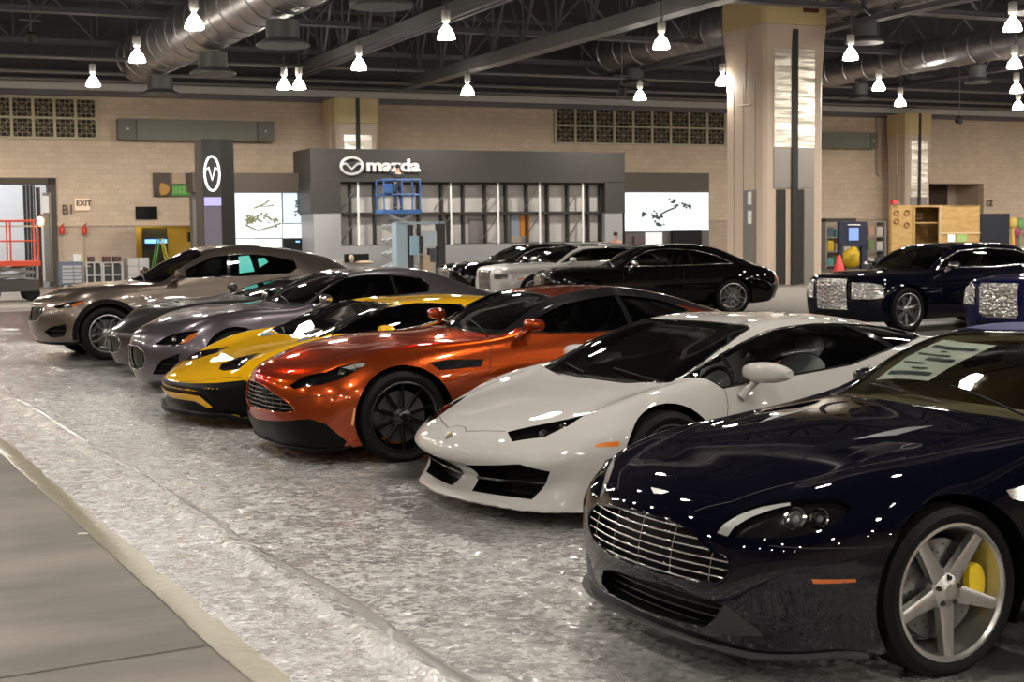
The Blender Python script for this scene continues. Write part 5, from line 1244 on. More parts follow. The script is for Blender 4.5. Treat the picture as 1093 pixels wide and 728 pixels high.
tx = text('lettering', 'H5', .42, mat('sign_cream', (.75, .70, .6), .5), 0, 0, 0, None); tx.parent = big; tx.rotation_euler = (0, 0, -HA); tx.location = (.29, -1.36, cz_ + .60)
for x0, x1, y0, w_, lab in ((343, 403, 131, 1.65, 'beige column with cream top rising behind the booth'), (948, 993, 143, 1.42, 'beige column with cream top behind the plywood crates')):
    n_ = NW - 1.3; s_ = (at(x0, 120, n_)[0] + at(x1, 120, n_)[0]) / 2 + .08
    column(s_, n_ + .1, w_, lab, at((x0 + x1) / 2, y0, n_ - 1)[1], at((x0 + x1) / 2, 104 if x0 < 500 else 120, n_ - 1)[1] + 0.0, True)

# ------------------------------------------------------------------ ceiling steel, ducts
def truss(p, q, z0, z1, label, group, bay=2.4, wdt=.16):
    """open web truss between hall points p, q"""
    a, b = hw(*p), hw(*q); L = (b - a).length; ang = math.atan2((b - a).y, (b - a).x); h = z1 - z0
    t = empty('roof_truss', a + Vector((0, 0, z0)), ang, label, 'truss', group)
    for off in (-.13, .13):
        MB().b2((0, off - .07, 0), (L, off + .07, .03)).b2((0, off - .012, .03), (L, off + .012, .18)).build('bottom_chord', DARKM, t)
    MB().b2((0, -.15, h - .12), (L, .15, h)).build('top_chord', DARKM, t)
    n = max(2, int(L / bay)); w = MB()
    for i in range(n):
        x0, x1 = L * i / n, L * (i + 1) / n; xm = (x0 + x1) / 2
        w.tube([(x0, 0, .1), (xm, 0, h - .1)], .05, 5); w.tube([(xm, 0, h - .1), (x1, 0, .1)], .05, 5)
        w.tube([(x0, 0, .1), (x0, 0, h - .1)], .035, 5)
    w.build('web', DARKM, t)
    return t
zb = 7.8
k_ = 0
for s, wd in ((-6, 0), (3, 0), (15.6, 0), (20.2, 0), (29.5, 0), (44, 0)):
    truss((s, -10), (s, NW - .6), zb + (.5 if s in (-6, 3, 29.5, 44) else 0), 10.2, 'dark open-web roof truss running towards the back wall', 'roof trusses running towards the back wall')
for n in (NW - 2.2, 47, 38, 29, 20):
    truss((-12, n), (66, n), 8.7, 10.4, 'dark open-web roof truss running across the hall', 'roof trusses running across the hall', 2.8)
# heavy lit edge beam of the diagonal truss
m = HB(); m.hb(20.0, 20.5, -10, NW - .4, 7.55, 7.62); m.hb(20.0, 20.06, -10, NW - .4, 7.62, 7.95); m.hb(20.44, 20.5, -10, NW - .4, 7.62, 7.95)
hobj('edge_beam', m, mat('beam_grey', (.20, .195, .20), .4, .5), label='grey steel channel running diagonally above the booth', cat='beam')
m = HB(); m.hb(15.3, 15.8, -10, NW - .4, 7.9, 7.96); m.hb(15.3, 15.36, -10, NW - .4, 7.96, 8.2); hobj('edge_beam', m, mat('beam_grey'), label='grey steel channel running left of the diagonal one', cat='beam')
for q_, (n, z) in enumerate(((NW - 2.9, 7.65), (NW - 4.2, 8.0), (NW - 1.4, 7.55))):
    m = MB(); m.tube([hw(-12, n, z), hw(66, n, z)], .07, 8); hobj('ceiling_pipe', m, mat('beam_grey'), smooth=40, label='thin grey pipe running along the top of the back wall', cat='pipe', group='pipes along the back wall')
def duct(s, n0, n1, z, r, label, dr=0.0):
    t = empty('air_duct', hw(s, n1, z), HA + dr, label, 'duct'); L = n1 - n0
    mb = MB(); M = rot_to((0, -1, 0)); prof = [(0, 0), (r * .96, 0), (r, .05)]
    x = .05; 
    while x < L: prof += [(r, x), (r + .028, x + .012), (r + .028, x + .05), (r, x + .062)]; x += 1.25
    prof += [(r, L), (0, L)]
    mb.lathe(prof, M, 40); mb.build('duct_skin', GALV, t, 35)
    for k in range(int(L / 7)):
        y = -3 - 7 * k
        d = MB(); d.lathe([(r * .5, -r - .1), (r * .5, -r - .55), (r * .8, -r - .7), (r * .8, -r - .76), (0, -r - .76)], Matrix.Translation((0, y, 0)), 24); d.build('diffuser', mat('diffuser_grey', (.12, .12, .125), .5, .4), t, 40)
        hgr = MB(); hgr.tube([(-r, y + 1, 0), (-r, y + 1, 12.8 - z)], .012, 5); hgr.tube([(r, y + 1, 0), (r, y + 1, 12.8 - z)], .012, 5); hgr.build('hanger', DARKM, t)
    return t
ds_, dz_ = at(150, 62, 54.0); duct(ds_, -6, 54.0, dz_, .86, 'large ribbed silver air duct at the upper left', R(2.0))
duct(29.06, -6, 55.5, 9.3, .79, 'ribbed air duct passing behind the big column', R(2.8)); duct(38.6, -8, 53, 8.55, .60, 'ribbed air duct at the upper right')

# ------------------------------------------------------------------ lamps
LIT = mat('lamp_glass', (.9, .9, .9), .3, emit=(1.0, .93, .80), es=42.0)
def lamp_proto():
    t = empty('high_bay_lamp', (0, 0, 0))
    MB().lathe([(0, .34), (.10, .34), (.11, .30), (.11, .10), (.09, .06), (.06, .02), (.06, -.02)], None, 20).build('ballast', mat('ballast_grey', (.5, .49, .47), .4), t, 40)
    MB().lathe([(.05, -.02), (.09, -.07), (.16, -.16), (.21, -.28), (.225, -.36), (.20, -.37), (0, -.37)], None, 24).build('glass_bell', LIT, t, 40)
    m = MB(); m.tube([(0, 0, .34), (0, 0, 3.0)], .012, 5); m.tube([(0, 0, .34), (.05, 0, .45), (0, 0, .56)], .012, 5); m.build('hanger', DARKM, t)
    return t
LP = [(207, 14), (146, 52), (99, 80), (303, 83), (319, 83), (383, 61), (476, 26), (499, 90), (683, 96), (706, 37), (771, 79), (908, 50), (938, 85), (961, 103), (1081, 17), (1083, 60), (1085, 88), (1087, 107)]
def lamp_light(p, e=1.0):
    l = bpy.data.lights.new('lamp_light', 'AREA'); l.shape = 'DISK'; l.size = .42; l.energy = LAMP_W * e; l.color = (1.0, .93, .83)
    o = bpy.data.objects.new('lamp_light', l); COL.objects.link(o); o.location = p + Vector((0, 0, -.42)); return o
LAMP_W = 150
def e_of(p): n = p.dot(EN); return .5 if abs(p.dot(EW) - 25) < 4 and abs(n - 42) < 5 else .8 if n < 24 else 1.6 if n < 36 else 2.2
proto = lamp_proto(); first = True
spots = []
LL = ['lit lamp in front of the big duct, at the top left', 'lit lamp below the end of the big duct at the upper left', 'lit lamp lowest at the far left, above the lattice vent', 'left lamp of the close pair above the wall left of the booth',
      'right lamp of the close pair above the wall left of the booth', 'lit lamp above the column behind the booth', 'lit lamp at the top, above the booth sign', 'lit lamp close above the wall over the middle of the booth', 'lit lamp close to the wall, above the right lattice vent',
      'lit lamp in front of the duct left of the big column', 'lit lamp half hidden behind the left edge of the big column', 'lit lamp nearest to the right side of the big column', 'lit lamp under the right duct, midway to the far column', 'lit lamp lowest, just left of the far right column',
      'topmost of the four lamps in a line at the right edge', 'second from the top of the four lamps at the right edge', 'third from the top of the four lamps at the right edge', 'lowest of the four lamps in a line at the right edge']
for (x, y), l_ in zip(LP, LL): p = fl(x, y, 7.0); spots.append((p, l_))
for i in range(12):
    for j in range(11):
        p = hw(-11.6 + 6.2 * i + (2.8 if i > 6 else 0), -14 + 6.4 * j, 7.4)
        if i > 7 and j < 3: continue
        # the grid over and behind the camera; only where the picture does not already show its own lamps
        d = Vector((p.x, p.y, p.z - CAM_H)); 
        if p.y > 1 and abs(p.x / p.y) < .42 and (p.z - CAM_H) / p.y < .26: continue
        spots.append((p, 'high-bay lamp of the grid above and behind the camera'))
for p, lab in spots:
    o = proto if first else copy_tree(proto); first = False
    o.location = p; tag(o, lab, 'ceiling lamp', 'high-bay lamps overhead' if lab.startswith('high') else 'high-bay lamps in view')
    lamp_light(p, e_of(p))
# ------------------------------------------------------------------ carpet and plastic film under the cars
RA = math.atan2(-789, F_PX); RD = Vector((math.sin(RA), math.cos(RA), 0)); RN = Vector((math.cos(RA), -math.sin(RA), 0))   # along the row, and to the right of it
E0 = fl(145, 598); E0 = E0 - RD * E0.dot(RD)
t_far = (fl(12, 333)).dot(RD)
T0, T1 = -4.0, t_far
def rp(t, w, z=0.0): return E0 + RD * t + RN * w + Vector((0, 0, z))
m = MB(); m._f([m.bm.verts.new(rp(*q)) for q in ((T0, .02, .004), (T0, 16, .004), (T1 + 1.0, 16, .004), (T1 + 1.0, .02, .004))])
CARP = ramp_mat('grey_carpet', [(.3, (.10, .095, .09)), (.7, (.15, .14, .135))], 60, rough=.95)
tag(m.build('carpet', CARP), 'grey exhibition carpet under the plastic and the row of cars', 'carpet')
from mathutils import noise as NZ
def film_mat():
    m = mat('plastic_film', (.30, .29, .28), .19, .45, spec=1.0, ior=1.55)
    nt = m.node_tree; b = nt.nodes['Principled BSDF']; tc = nt.nodes.new('ShaderNodeTexCoord')
    at_ = nt.nodes.new('ShaderNodeAttribute'); at_.attribute_name = 'crumple'
    w = nt.nodes.new('ShaderNodeTexNoise'); w.inputs['Scale'].default_value = 3.2; w.inputs['Detail'].default_value = 3
    ad = nt.nodes.new('ShaderNodeVectorMath'); ad.operation = 'MULTIPLY_ADD'; ad.inputs[1].default_value = (.10, .10, .10)
    nt.links.new(tc.outputs['Object'], w.inputs['Vector']); nt.links.new(w.outputs['Color'], ad.inputs[0]); nt.links.new(tc.outputs['Object'], ad.inputs[2])
    def facets(scale, k):      # every Voronoi cell is a flat facet with its own tilt, as in crumpled film
        v = nt.nodes.new('ShaderNodeTexVoronoi'); v.inputs['Scale'].default_value = scale; nt.links.new(ad.outputs[0], v.inputs['Vector'])
        c = nt.nodes.new('ShaderNodeVectorMath'); c.operation = 'SUBTRACT'; c.inputs[1].default_value = (.5, .5, .5); nt.links.new(v.outputs['Color'], c.inputs[0])
        d = nt.nodes.new('ShaderNodeVectorMath'); d.operation = 'SUBTRACT'; nt.links.new(ad.outputs[0], d.inputs[0]); nt.links.new(v.outputs['Position'], d.inputs[1])
        t = nt.nodes.new('ShaderNodeVectorMath'); t.operation = 'DOT_PRODUCT'; nt.links.new(c.outputs[0], t.inputs[0]); nt.links.new(d.outputs[0], t.inputs[1])
        q = nt.nodes.new('ShaderNodeMath'); q.operation = 'MULTIPLY'; q.inputs[1].default_value = k; nt.links.new(t.outputs['Value'], q.inputs[0]); return q
    n3 = nt.nodes.new('ShaderNodeTexNoise'); n3.inputs['Scale'].default_value = 9; n3.inputs['Detail'].default_value = 4; nt.links.new(ad.outputs[0], n3.inputs['Vector'])
    f1, f2, f3 = facets(10, .55), facets(27, .8), facets(64, .6)
    s1 = nt.nodes.new('ShaderNodeMath'); nt.links.new(f1.outputs[0], s1.inputs[0]); nt.links.new(f2.outputs[0], s1.inputs[1])
    s3 = nt.nodes.new('ShaderNodeMath'); nt.links.new(s1.outputs[0], s3.inputs[0]); nt.links.new(f3.outputs[0], s3.inputs[1])
    s2 = nt.nodes.new('ShaderNodeMath'); s2.operation = 'MULTIPLY_ADD'; s2.inputs[1].default_value = .05; nt.links.new(n3.outputs['Fac'], s2.inputs[0]); nt.links.new(s3.outputs[0], s2.inputs[2])
    bp = nt.nodes.new('ShaderNodeBump'); bp.inputs['Distance'].default_value = 1.0
    nt.links.new(s2.outputs[0], bp.inputs['Height']); nt.links.new(at_.outputs['Fac'], bp.inputs['Strength']); nt.links.new(bp.outputs['Normal'], b.inputs['Normal'])
    # where it is taut the grey carpet shows through, where it is crumpled it is milky
    cr = nt.nodes.new('ShaderNodeValToRGB'); cr.color_ramp.elements[0].color = (.10, .096, .092, 1); cr.color_ramp.elements[0].position = .1; cr.color_ramp.elements[1].color = (.60, .59, .58, 1); cr.color_ramp.elements[1].position = .75
    nt.links.new(at_.outputs['Fac'], cr.inputs['Fac']); nt.links.new(cr.outputs['Color'], b.inputs['Base Color'])
    return m
def film_sheet():
    bm = bmesh.new(); lay = []
    ws = [0.0]; 
    while ws[-1] < 12: ws.append(ws[-1] + (.045 if ws[-1] < 3.2 else .12))
    ts = []; t = T0
    while t < T1: ts.append(t); t += .055 if t < 9 else .13
    ts.append(T1); cr = []
    for t in ts:
        row = []
        for w in ws:
            p = rp(t, w)
            f = NZ.fractal(Vector((t * .9, w * .9, 0)), 1.0, 2.0, 4)
            # taut under the cars, loose in the aisle in front of them
            loose = max(0, min(1, (2.75 + .5 * f - w) / .8)); loose = .09 + .91 * loose * loose * (3 - 2 * loose)
            patchy = .62 + .75 * NZ.noise(Vector((t * .35 + 5, w * .8, 3)))
            c = loose * max(.3, min(1, patchy + .25))
            fold = 0
            for k, (w0, amp, fr) in enumerate(((.55, .030, .25), (.62, .022, .3), (1.75, .020, .35), (2.7, .022, .3))):
                wc = w0 + .10 * NZ.noise(Vector((t * fr, k * 7.3, 1)))
                fold += amp * math.exp(-((w - wc) / .035) ** 2)
            z = .010 + .014 * c * (NZ.noise(Vector((t * 2.2, w * 3.1, 0))) + .6 * NZ.noise(Vector((t * 6, w * 5, 4)))) + fold * (.4 + .6 * c)
            row.append(bm.verts.new(p + Vector((0, 0, max(.006, z if w > .03 else .006))))); cr.append(c)
        lay.append(row)
    for A, B in zip(lay, lay[1:]):
        for k in range(len(A) - 1): bm.faces.new((A[k], A[k + 1], B[k + 1], B[k]))
    me = bpy.data.meshes.new('film'); bm.to_mesh(me); bm.free()
    a = me.attributes.new('crumple', 'FLOAT', 'POINT')
    for i, c in enumerate(cr): a.data[i].value = c
    for p in me.polygons: p.use_smooth = True
    return me
FILM = film_mat()
tag(link('plastic_sheet', film_sheet(), FILM), 'crumpled clear plastic sheet spread over the carpet in front of the cars', 'plastic sheet')
def tape(w0, w1, z, label, wob=.03, seed=0, colr=(.26, .24, .17)):
    m = MB(); prev = None; n = 260
    for i in range(n + 1):
        t = T0 + (T1 - T0) * i / n; j = wob * NZ.noise(Vector((t * .7, seed, 0)))
        cur = [m.bm.verts.new(rp(t, w0 + j, .003)), m.bm.verts.new(rp(t, (w0 + w1) / 2 + j, z + .006 * NZ.noise(Vector((t * 3, seed, 2))))), m.bm.verts.new(rp(t, w1 + j, z * .8))]
        if prev: m._f([prev[0], prev[1], cur[1], cur[0]]); m._f([prev[1], prev[2], cur[2], cur[1]])
        prev = cur
    return tag(m.build('tape_strip', mat('clear_tape_%d' % seed, colr, .22, spec=.8, bump=(25, .6, .01)), smooth=60), label, 'tape')
tape(-.09, .05, .014, 'yellowish clear tape along the outer edge of the plastic sheet', seed=1)
tape(.61, .67, .034, 'clear tape over the seam inside the plastic sheet', .08, 2, (.18, .175, .165))
# film spread out on the floor in front of the back row
m = MB(); m._f([m.bm.verts.new(fl(x, y) + Vector((0, 0, .004))) for x, y in ((360, 316), (860, 345), (1200, 340), (1200, 312), (860, 307), (420, 300))])
tag(m.build('carpet', mat('taupe_carpet', (.20, .18, .155), .9, noise=(3, .1))), 'taupe carpet strip under the back row of luxury cars', 'carpet')
# painted mark and joints in the concrete
for (x0, y0, x1, y1, wd) in ((83, 570, 118, 569, .02),):
    a, b = fl(x0, y0), fl(x1, y1); d = (b - a).normalized(); s = Vector((-d.y, d.x, 0)) * wd
    m = MB(); m._f([m.bm.verts.new(p + Vector((0, 0, .003))) for p in (a - s, b - s, b + s, a + s)]); tag(m.build('floor_mark', mat('paint_white', (.7, .7, .68), .6)), 'short white paint line on the bare concrete', 'floor mark')
a, b = fl(120, 705), fl(330, 672); d = (b - a).normalized(); s = Vector((-d.y, d.x, 0)) * .006; a = a - d * 2; 
m = MB(); m._f([m.bm.verts.new(p + Vector((0, 0, .002))) for p in (a - s, b - s, b + s, a + s)]); tag(m.build('trim_7', mat('joint_dark', (.07, .06, .05), .8)), kind='structure')
# ------------------------------------------------------------------ props along the back wall
def kit(name, px, py, n, label, cat, group=None):
    """Empty on the floor under photo pixel column px at depth n; returns (empty, inverse) so parts can be given in hall coordinates"""
    s, z = at(px, py, n); t = empty(name, hw(s, n, 0), HA, label, cat, group)
    return t, (Matrix.Translation(t.location) @ Matrix.Rotation(HA, 4, 'Z')).inverted()
def part(name, mb, m, t, smooth=None, bevel=0.0, label=None):
    o = mb.build(name, m, t[0], smooth, bevel); o.matrix_parent_inverse = t[1]
    if label: tag(o, label)
    return o
def sub(name, mb, m, par, smooth=None):
    o = mb.build(name, m, par, smooth); return o
def strokes(mb, pts, n, r=.03):
    q = [hw(at(x, y, n)[0], n, at(x, y, n)[1]) for x, y in pts]; mb.tube(q, r, 5); return mb
SCR = screen('screen_white', (.93, 1.0, .98), 1.15); SCRB = screen('screen_pale', (.80, .93, 1.0), .95); TVB = mat('tv_black', (.008, .008, .009), .2)
INK = mat('screen_ink', (.06, .08, .09), .6); INKG = mat('screen_olive', (.16, .17, .08), .6)
def emblem(mb, cx, cy, rx, ry, n, r):
    """oval ring with a winged V in it"""
    N = 28; P = [(cx + rx * math.cos(2*math.pi*k/N), cy + ry * math.sin(2*math.pi*k/N)) for k in range(N + 1)]
    strokes(mb, P, n, r)
    strokes(mb, [(cx - rx * .98, cy - ry * .15), (cx - rx * .55, cy - ry * .28), (cx, cy + ry * .38), (cx + rx * .55, cy - ry * .28), (cx + rx * .98, cy - ry * .15)], n, r * .8)
    return mb
# main booth
nB = 50.0; B = kit('exhibition_booth', 500, 290, nB, 'grey car maker booth with a silver winged sign and a grid of white wall panels', 'booth')
zf = 0
part('fascia', HB().pb(331, 160.5, 667, 194.5, nB, 2.2), BOOTH, B)
m = HB(); s0, s1 = at(331, 200, nB)[0], at(363.5, 200, nB)[0]; za, zb_ = at(350, 227, nB)[1], at(350, 194, nB)[1]; m.hb(s0, s1, nB, nB + 2.2, za, zb_); part('side_panel', m, BOOTH, B); m = HB()
s2, s3 = at(646, 200, nB)[0], at(667, 200, nB)[0]; m.hb(s2, s3, nB, nB + 2.2, at(656, 227, nB)[1], at(656, 194, nB)[1]); part('side_panel', m, BOOTH, B)
m = HB(); m.hb(s0 + .12, s1, nB + .03, nB + 2.1, 0, za); m.hb(s2, s3 - .1, nB + .03, nB + 2.1, 0, at(656, 227, nB)[1]); m.hb(s1, s2, nB + .03, nB + .2, 0, at(500, 260.5, nB)[1]); part('white_base', m, mat('base_white', (.24, .24, .25), .5), B)
m = HB(); m.hb(s1, s2, nB + .5, nB + .6, at(500, 261, nB)[1], at(500, 194, nB)[1]); part('back_panel', m, mat('panel_offwhite', (.40, .385, .375), .6), B)
xs = [364, 377, 403, 426, 450.5, 475, 498, 521.5, 544, 566, 588.5, 610, 632, 645]; fm = HB(); blk = mat('frame_black', (.02, .018, .017), .5)
for x in xs:
    s = at(x, 230, nB)[0]; fm.hb(s - .035, s + .035, nB + .25, nB + .5, at(x, 261, nB)[1], at(x, 195, nB)[1])
zt = [at(500, y, nB)[1] for y in (195, 227.5, 261)]
for z in zt: fm.hb(s1, s2, nB + .25, nB + .5, z - .05, z + .05)
part('window_frame', fm, blk, B)
for x in (384, 483, 533.5, 578, 624):
    s = at(x, 230, nB)[0]; pm = HB(); pm.hb(s - .03, s + .03, nB + .12, nB + .18, zt[2], zt[0]); part('prop_pole', pm, mat('pole_white', (.68, .68, .67), .5), B)
    for a, b in ((zt[1], zt[0]), (zt[2], zt[1])): dm = HB(); dm.tube([hw(s - .05, nB + .16, b - .15), hw(s - .62, nB + .3, a + .12)], .022, 5); part('diagonal_brace', dm, mat('brace_dark', (.10, .09, .09), .5), B)
part('door_panel', HB().pb(501, 233, 520, 260, nB + .42, .05), mat('door_mauve', (.14, .125, .13), .5), B); part('door_panel', HB().pb(545.5, 229, 555, 259, nB + .42, .05), mat('door_blue', (.17, .20, .25), .5), B)
part('door_panel', HB().pb(555.5, 229, 565.5, 252, nB + .42, .05), ORANGEW, B); part('low_shelf', HB().pb(545.5, 252, 565.5, 260, nB + .40, .05), mat('shelf_brown', (.25, .21, .17), .6), B)
part('dark_gap', HB().pb(476.5, 229, 483, 260, nB + .42, .05), blk, B); part('wood_edge', HB().pb(645, 196, 649, 262, nB + .2, .2), mat('edge_wood', (.20, .12, .07), .6), B)
sil = mat('sign_silver', (.80, .79, .77), .22, .7, emit=(1, 1, 1), es=.12)
em = emblem(HB(), 375.5, 177, 11.5, 9, nB - .08, .055); part('winged_emblem', em, sil, B, 40)
sx_, zx_ = at(390, 182.5, nB); tx = text('sign_lettering', 'mazda', .62, sil, sx_, nB - .06, zx_, None, .05, wide=1.30, bold=.018); tx.parent = B[0]; tx.matrix_parent_inverse = B[1]
# wings with lit screens
nS = 51.5
def wing(x0, x1, label, scr, yb, dark=()):
    W_ = kit('screen_wall', (x0 + x1) / 2, 290, nS, label, 'screen wall')
    part('fascia', HB().pb(x0, 184.5, x1, 205, nS, 1.0), BROWN, W_); part('frame', HB().pb(x0, 205, x1, yb, nS + .3, .5), mat('wing_frame', (.09, .08, .075), .5), W_)
    m = HB(); s0, s1 = at(x0, 250, nS)[0], at(x1, 250, nS)[0]; m.hb(s0, s1, nS + .35, nS + .8, 0, at((x0 + x1) / 2, yb, nS)[1]); part('plinth', m, mat('wing_plinth', (.05, .045, .045), .5), W_)
    for a in scr: part('lit_screen', HB().pb(*a[:4], nS + .18, .10), a[4], W_)
    for a in dark: part('dark_monitor', HB().pb(*a, nS + .1, .15), TVB, W_)
    return W_
WL = wing(205, 333, 'brown-topped wall of lit white screens with engine and lettering pictures, left of the booth', [(211, 206, 228.5, 254, SCR), (251, 206, 301.3, 254, SCR), (302.5, 206, 332, 238, SCRB), (302.5, 239, 332, 254, SCR), (251, 255, 272, 264, SCR), (273, 255, 301, 264, SCR)], 266, [(303, 255, 331, 272), (213, 256, 228, 264)])
m = HB(); random.seed(4)
for k in range(26):
    cx, cy = 262 + random.random() * 34, 233 + random.gauss(0, 3.2); strokes(m, [(cx, cy), (cx + random.uniform(-4, 5), cy + random.uniform(-4, 3))], nS + .15, .035)
for k in range(10): a = k * .63; strokes(m, [(268, 234), (268 + 6 * math.cos(a), 234 + 5 * math.sin(a))], nS + .15, .03)
strokes(m, [(271, 222), (282, 218), (288, 213), (279, 221), (292, 219)], nS + .15, .03); strokes(m, [(262, 240), (275, 246), (290, 242), (300, 238)], nS + .15, .03); part('engine_picture', m, INKG, WL)
m = HB()
for pts in ([(315, 215), (321, 214)], [(318, 213), (316, 219)], [(315, 220), (321, 222), (317, 225)], [(314, 226), (319, 225), (321, 230)], [(316, 228), (315, 231)], [(219, 236), (221, 238)], [(223, 237), (225, 237)]): strokes(m, pts, nS + .15, .03)
part('brush_lettering', m, INK, WL); part('blue_led', HB().pb(316, 257, 320, 258.5, nS + .05, .05), screen('led_blue', (.2, .5, 1), 2.0), WL)
WR = wing(667, 757, 'brown-topped lit white screen with a chassis picture, right of the booth', [(668, 205.5, 756.5, 246.5, SCR), (690, 248, 707, 262, screen('screen_soft', (1, 1, .97), .8))], 264, [(718, 246, 749, 264)])
m = HB(); random.seed(9)
for (cx, cy, sx, sy, nn_) in ((701, 231, 6, 5, 26), (719, 216, 4, 3, 12), (731, 219, 6, 2.5, 12), (689, 228, 3, 2, 6), (706, 240, 2.5, 2, 6)):
    for k in range(nn_):
        x, y = cx + random.gauss(0, sx * .5), cy + random.gauss(0, sy * .5); strokes(m, [(x, y), (x + random.uniform(-2.5, 2.5), y + random.uniform(-2, 2))], nS + .15, .045)
strokes(m, [(705, 229), (712, 225), (722, 221)], nS + .15, .04); strokes(m, [(736, 218), (737, 223)], nS + .15, .06); part('chassis_picture', m, INK, WR)
part('screen_photo', HB().pb(677, 252, 688, 261, nS + .2, .08), mat('photo_purple', (.10, .06, .07), .5), WR)
# tower
nT = 47.0; T = kit('sign_tower', 239, 290, nT, 'tall dark square tower with a glowing winged oval badge near its top', 'sign tower')
sT, _ = at(239.5, 200, nT); zT = at(239, 148.5, nT)[1]; cT = hw(sT, nT, 0); ta = R(-26)
def tbox(name, lo, hi, m):
    o = MB().b2(lo, hi).build(name, m, T[0]); o.matrix_parent_inverse = Matrix.Translation(-Vector((0, 0, 0))); o.rotation_euler = (0, 0, ta - HA); return o
wT = .66
tbox('tower_body', (-wT, 0, 0), (wT * .0, wT * 1.9, zT), BOOTH) if 0 else None
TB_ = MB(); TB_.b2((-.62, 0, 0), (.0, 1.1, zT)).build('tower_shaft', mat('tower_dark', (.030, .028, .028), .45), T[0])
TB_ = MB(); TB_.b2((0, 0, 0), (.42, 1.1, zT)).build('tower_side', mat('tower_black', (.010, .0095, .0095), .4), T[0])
MB().b2((-.60, -.02, .0), (-.04, 0, zT * .56)).build('tower_base_panel', mat('tower_lilac', (.16, .15, .20), .35, .3), T[0])
MB().b2((-.58, -.05, zT * .565), (-.04, -.0, zT * .62)).build('lit_strip', screen('strip_violet', (.55, .5, 1), 1.0), T[0])
e = MB(); N = 26; cz2 = zT * .775; P = [(-.31 + .24 * math.cos(2*math.pi*k/N), -.05, cz2 + .55 * math.sin(2*math.pi*k/N)) for k in range(N + 1)]
e.tube(P, .035, 5); e.tube([(-.53, -.05, cz2 + .10), (-.42, -.05, cz2 + .2), (-.31, -.05, cz2 - .22), (-.20, -.05, cz2 + .2), (-.08, -.05, cz2 + .10)], .028, 5); e.build('winged_emblem', screen('emblem_white', (1, 1, 1), 2.0), T[0], 40)
# open kiosk frame in front of the booth
nK = 47.5; K = kit('display_kiosk', 450, 290, nK, 'unfinished kiosk with pale blue side panel and dark post in front of the booth', 'kiosk')
for nm, x0, y0, x1, y1, dd, mm in (('side_panel', 423, 238, 434.5, 290, .5, mat('pale_blue', (.24, .31, .37), .5)), ('dark_panel', 434.5, 240, 441, 290, .5, blk), ('dark_post', 467.5, 237.5, 475, 290, .3, blk), ('top_rail', 423, 236.5, 475, 239, .1, mat('pale_blue')),
                               ('blue_screen', 438, 252, 447, 272, .06, mat('blue_board', (.22, .34, .43), .5)), ('black_box', 447, 252, 451.5, 271, .3, blk), ('upper_board', 452, 247, 466, 263, .1, mat('board_blue', (.32, .38, .43), .5)), ('shelf_goods', 452, 272, 462, 290, .4, mat('goods_tan', (.36, .28, .2), .7)), ('shelf_goods', 459, 265, 466, 280, .3, mat('goods_dark', (.05, .05, .06), .7))):
    m = HB(); nk_ = nK - (.1 if 'screen' in nm else 0); m.hb(at(x0, y0, nk_)[0], at(x1, y0, nk_)[0], nk_, nk_ + dd, 0 if y1 == 290 else at((x0 + x1) / 2, y1, nk_)[1], at((x0 + x1) / 2, y0, nk_)[1]); part(nm, m, mm, K)
K2 = kit('counter', 380, 290, nK, 'dark display counter with small goods on top, left of the kiosk', 'counter')
part('counter_body', HB().hb(at(366, 277, nK)[0], at(393, 277, nK)[0], nK, nK + .8, 0, at(380, 277, nK)[1]), mat('counter_grey', (.30, .29, .29), .5), K2); part('dark_screen', HB().pb(368, 271, 394, 280, nK - .1, .1), TVB, K2)
m = HB(); m.blob(hw(at(372, 276, nK)[0], nK - .3, at(372, 276, nK)[1]), (.1, .1, .14)); m.blob(hw(at(386, 280, nK)[0], nK - .3, at(386, 280, nK)[1]), (.3, .1, .06)); part('goods', m, mat('goods_tan'), K2, 50)

# scissor lifts
def scissor(name, x, base_n, zp, w, d, label, body, rail, z_head=1.1, wheels=True, folds=3, gap=.35):
    s, _ = at(x, 280, base_n); t = empty(name, hw(s, base_n, 0), HA, label, 'scissor lift'); h = w / 2
    MB().b2((-h, 0, .28), (h, d, .62)).build('chassis', body, t, bevel=.02)
    for sx_ in (-1, 1):
        for yy in (.12, d - .12): MB().lathe([(0, -.09), (.20, -.09), (.23, -.06), (.23, .06), (.20, .09), (0, .09)], Matrix.Translation((sx_ * h * .72, yy, .23)) @ rot_to((0, 1, 0)), 20).build('wheel', mat('tyre_rubber'), t, 40)
    m = MB(); z0, z1 = .62, zp - .12
    for k in range(folds):
        a, b = z0 + (z1 - z0) * k / folds, z0 + (z1 - z0) * (k + 1) / folds
        for yy in (.15, d - .15): m.tube([(-h * .85, yy, a), (h * .85, yy, b)], .045, 5); m.tube([(h * .85, yy, a), (-h * .85, yy, b)], .045, 5)
    m.build('scissor_arms', body if folds > 2 else mat('steel_grey', (.3, .3, .3), .4, .6), t)
    MB().b2((-h - .05, 0, zp - .14), (h + .05, d, zp)).build('platform', rail, t)
    m = MB(); 
    for zz in (zp + z_head * .5, zp + z_head): 
        P = [(-h, 0, zz), (h, 0, zz), (h, d, zz), (-h, d, zz), (-h, 0, zz)]; m.tube(P, .028, 6)
    for px_ in (-h, 0, h):
        for yy in (0, d): m.tube([(px_, yy, zp), (px_, yy, zp + z_head)], .028, 6)
    m.build('guard_rail', rail, t)
    MB().box((-h * .8, -.05, zp + z_head * .7), (.3, .16, .35)).build('control_box', rail, t, bevel=.02)
    return t, s
RED = mat('lift_red', (.55, .07, .03), .45); DK = mat('lift_dark', (.05, .045, .045), .5)
scissor('scissor_lift', 12, 43.5, 1.15, 1.5, 1.1, 'red scissor lift parked at the loading door, far left', DK, RED, 1.15, folds=2)
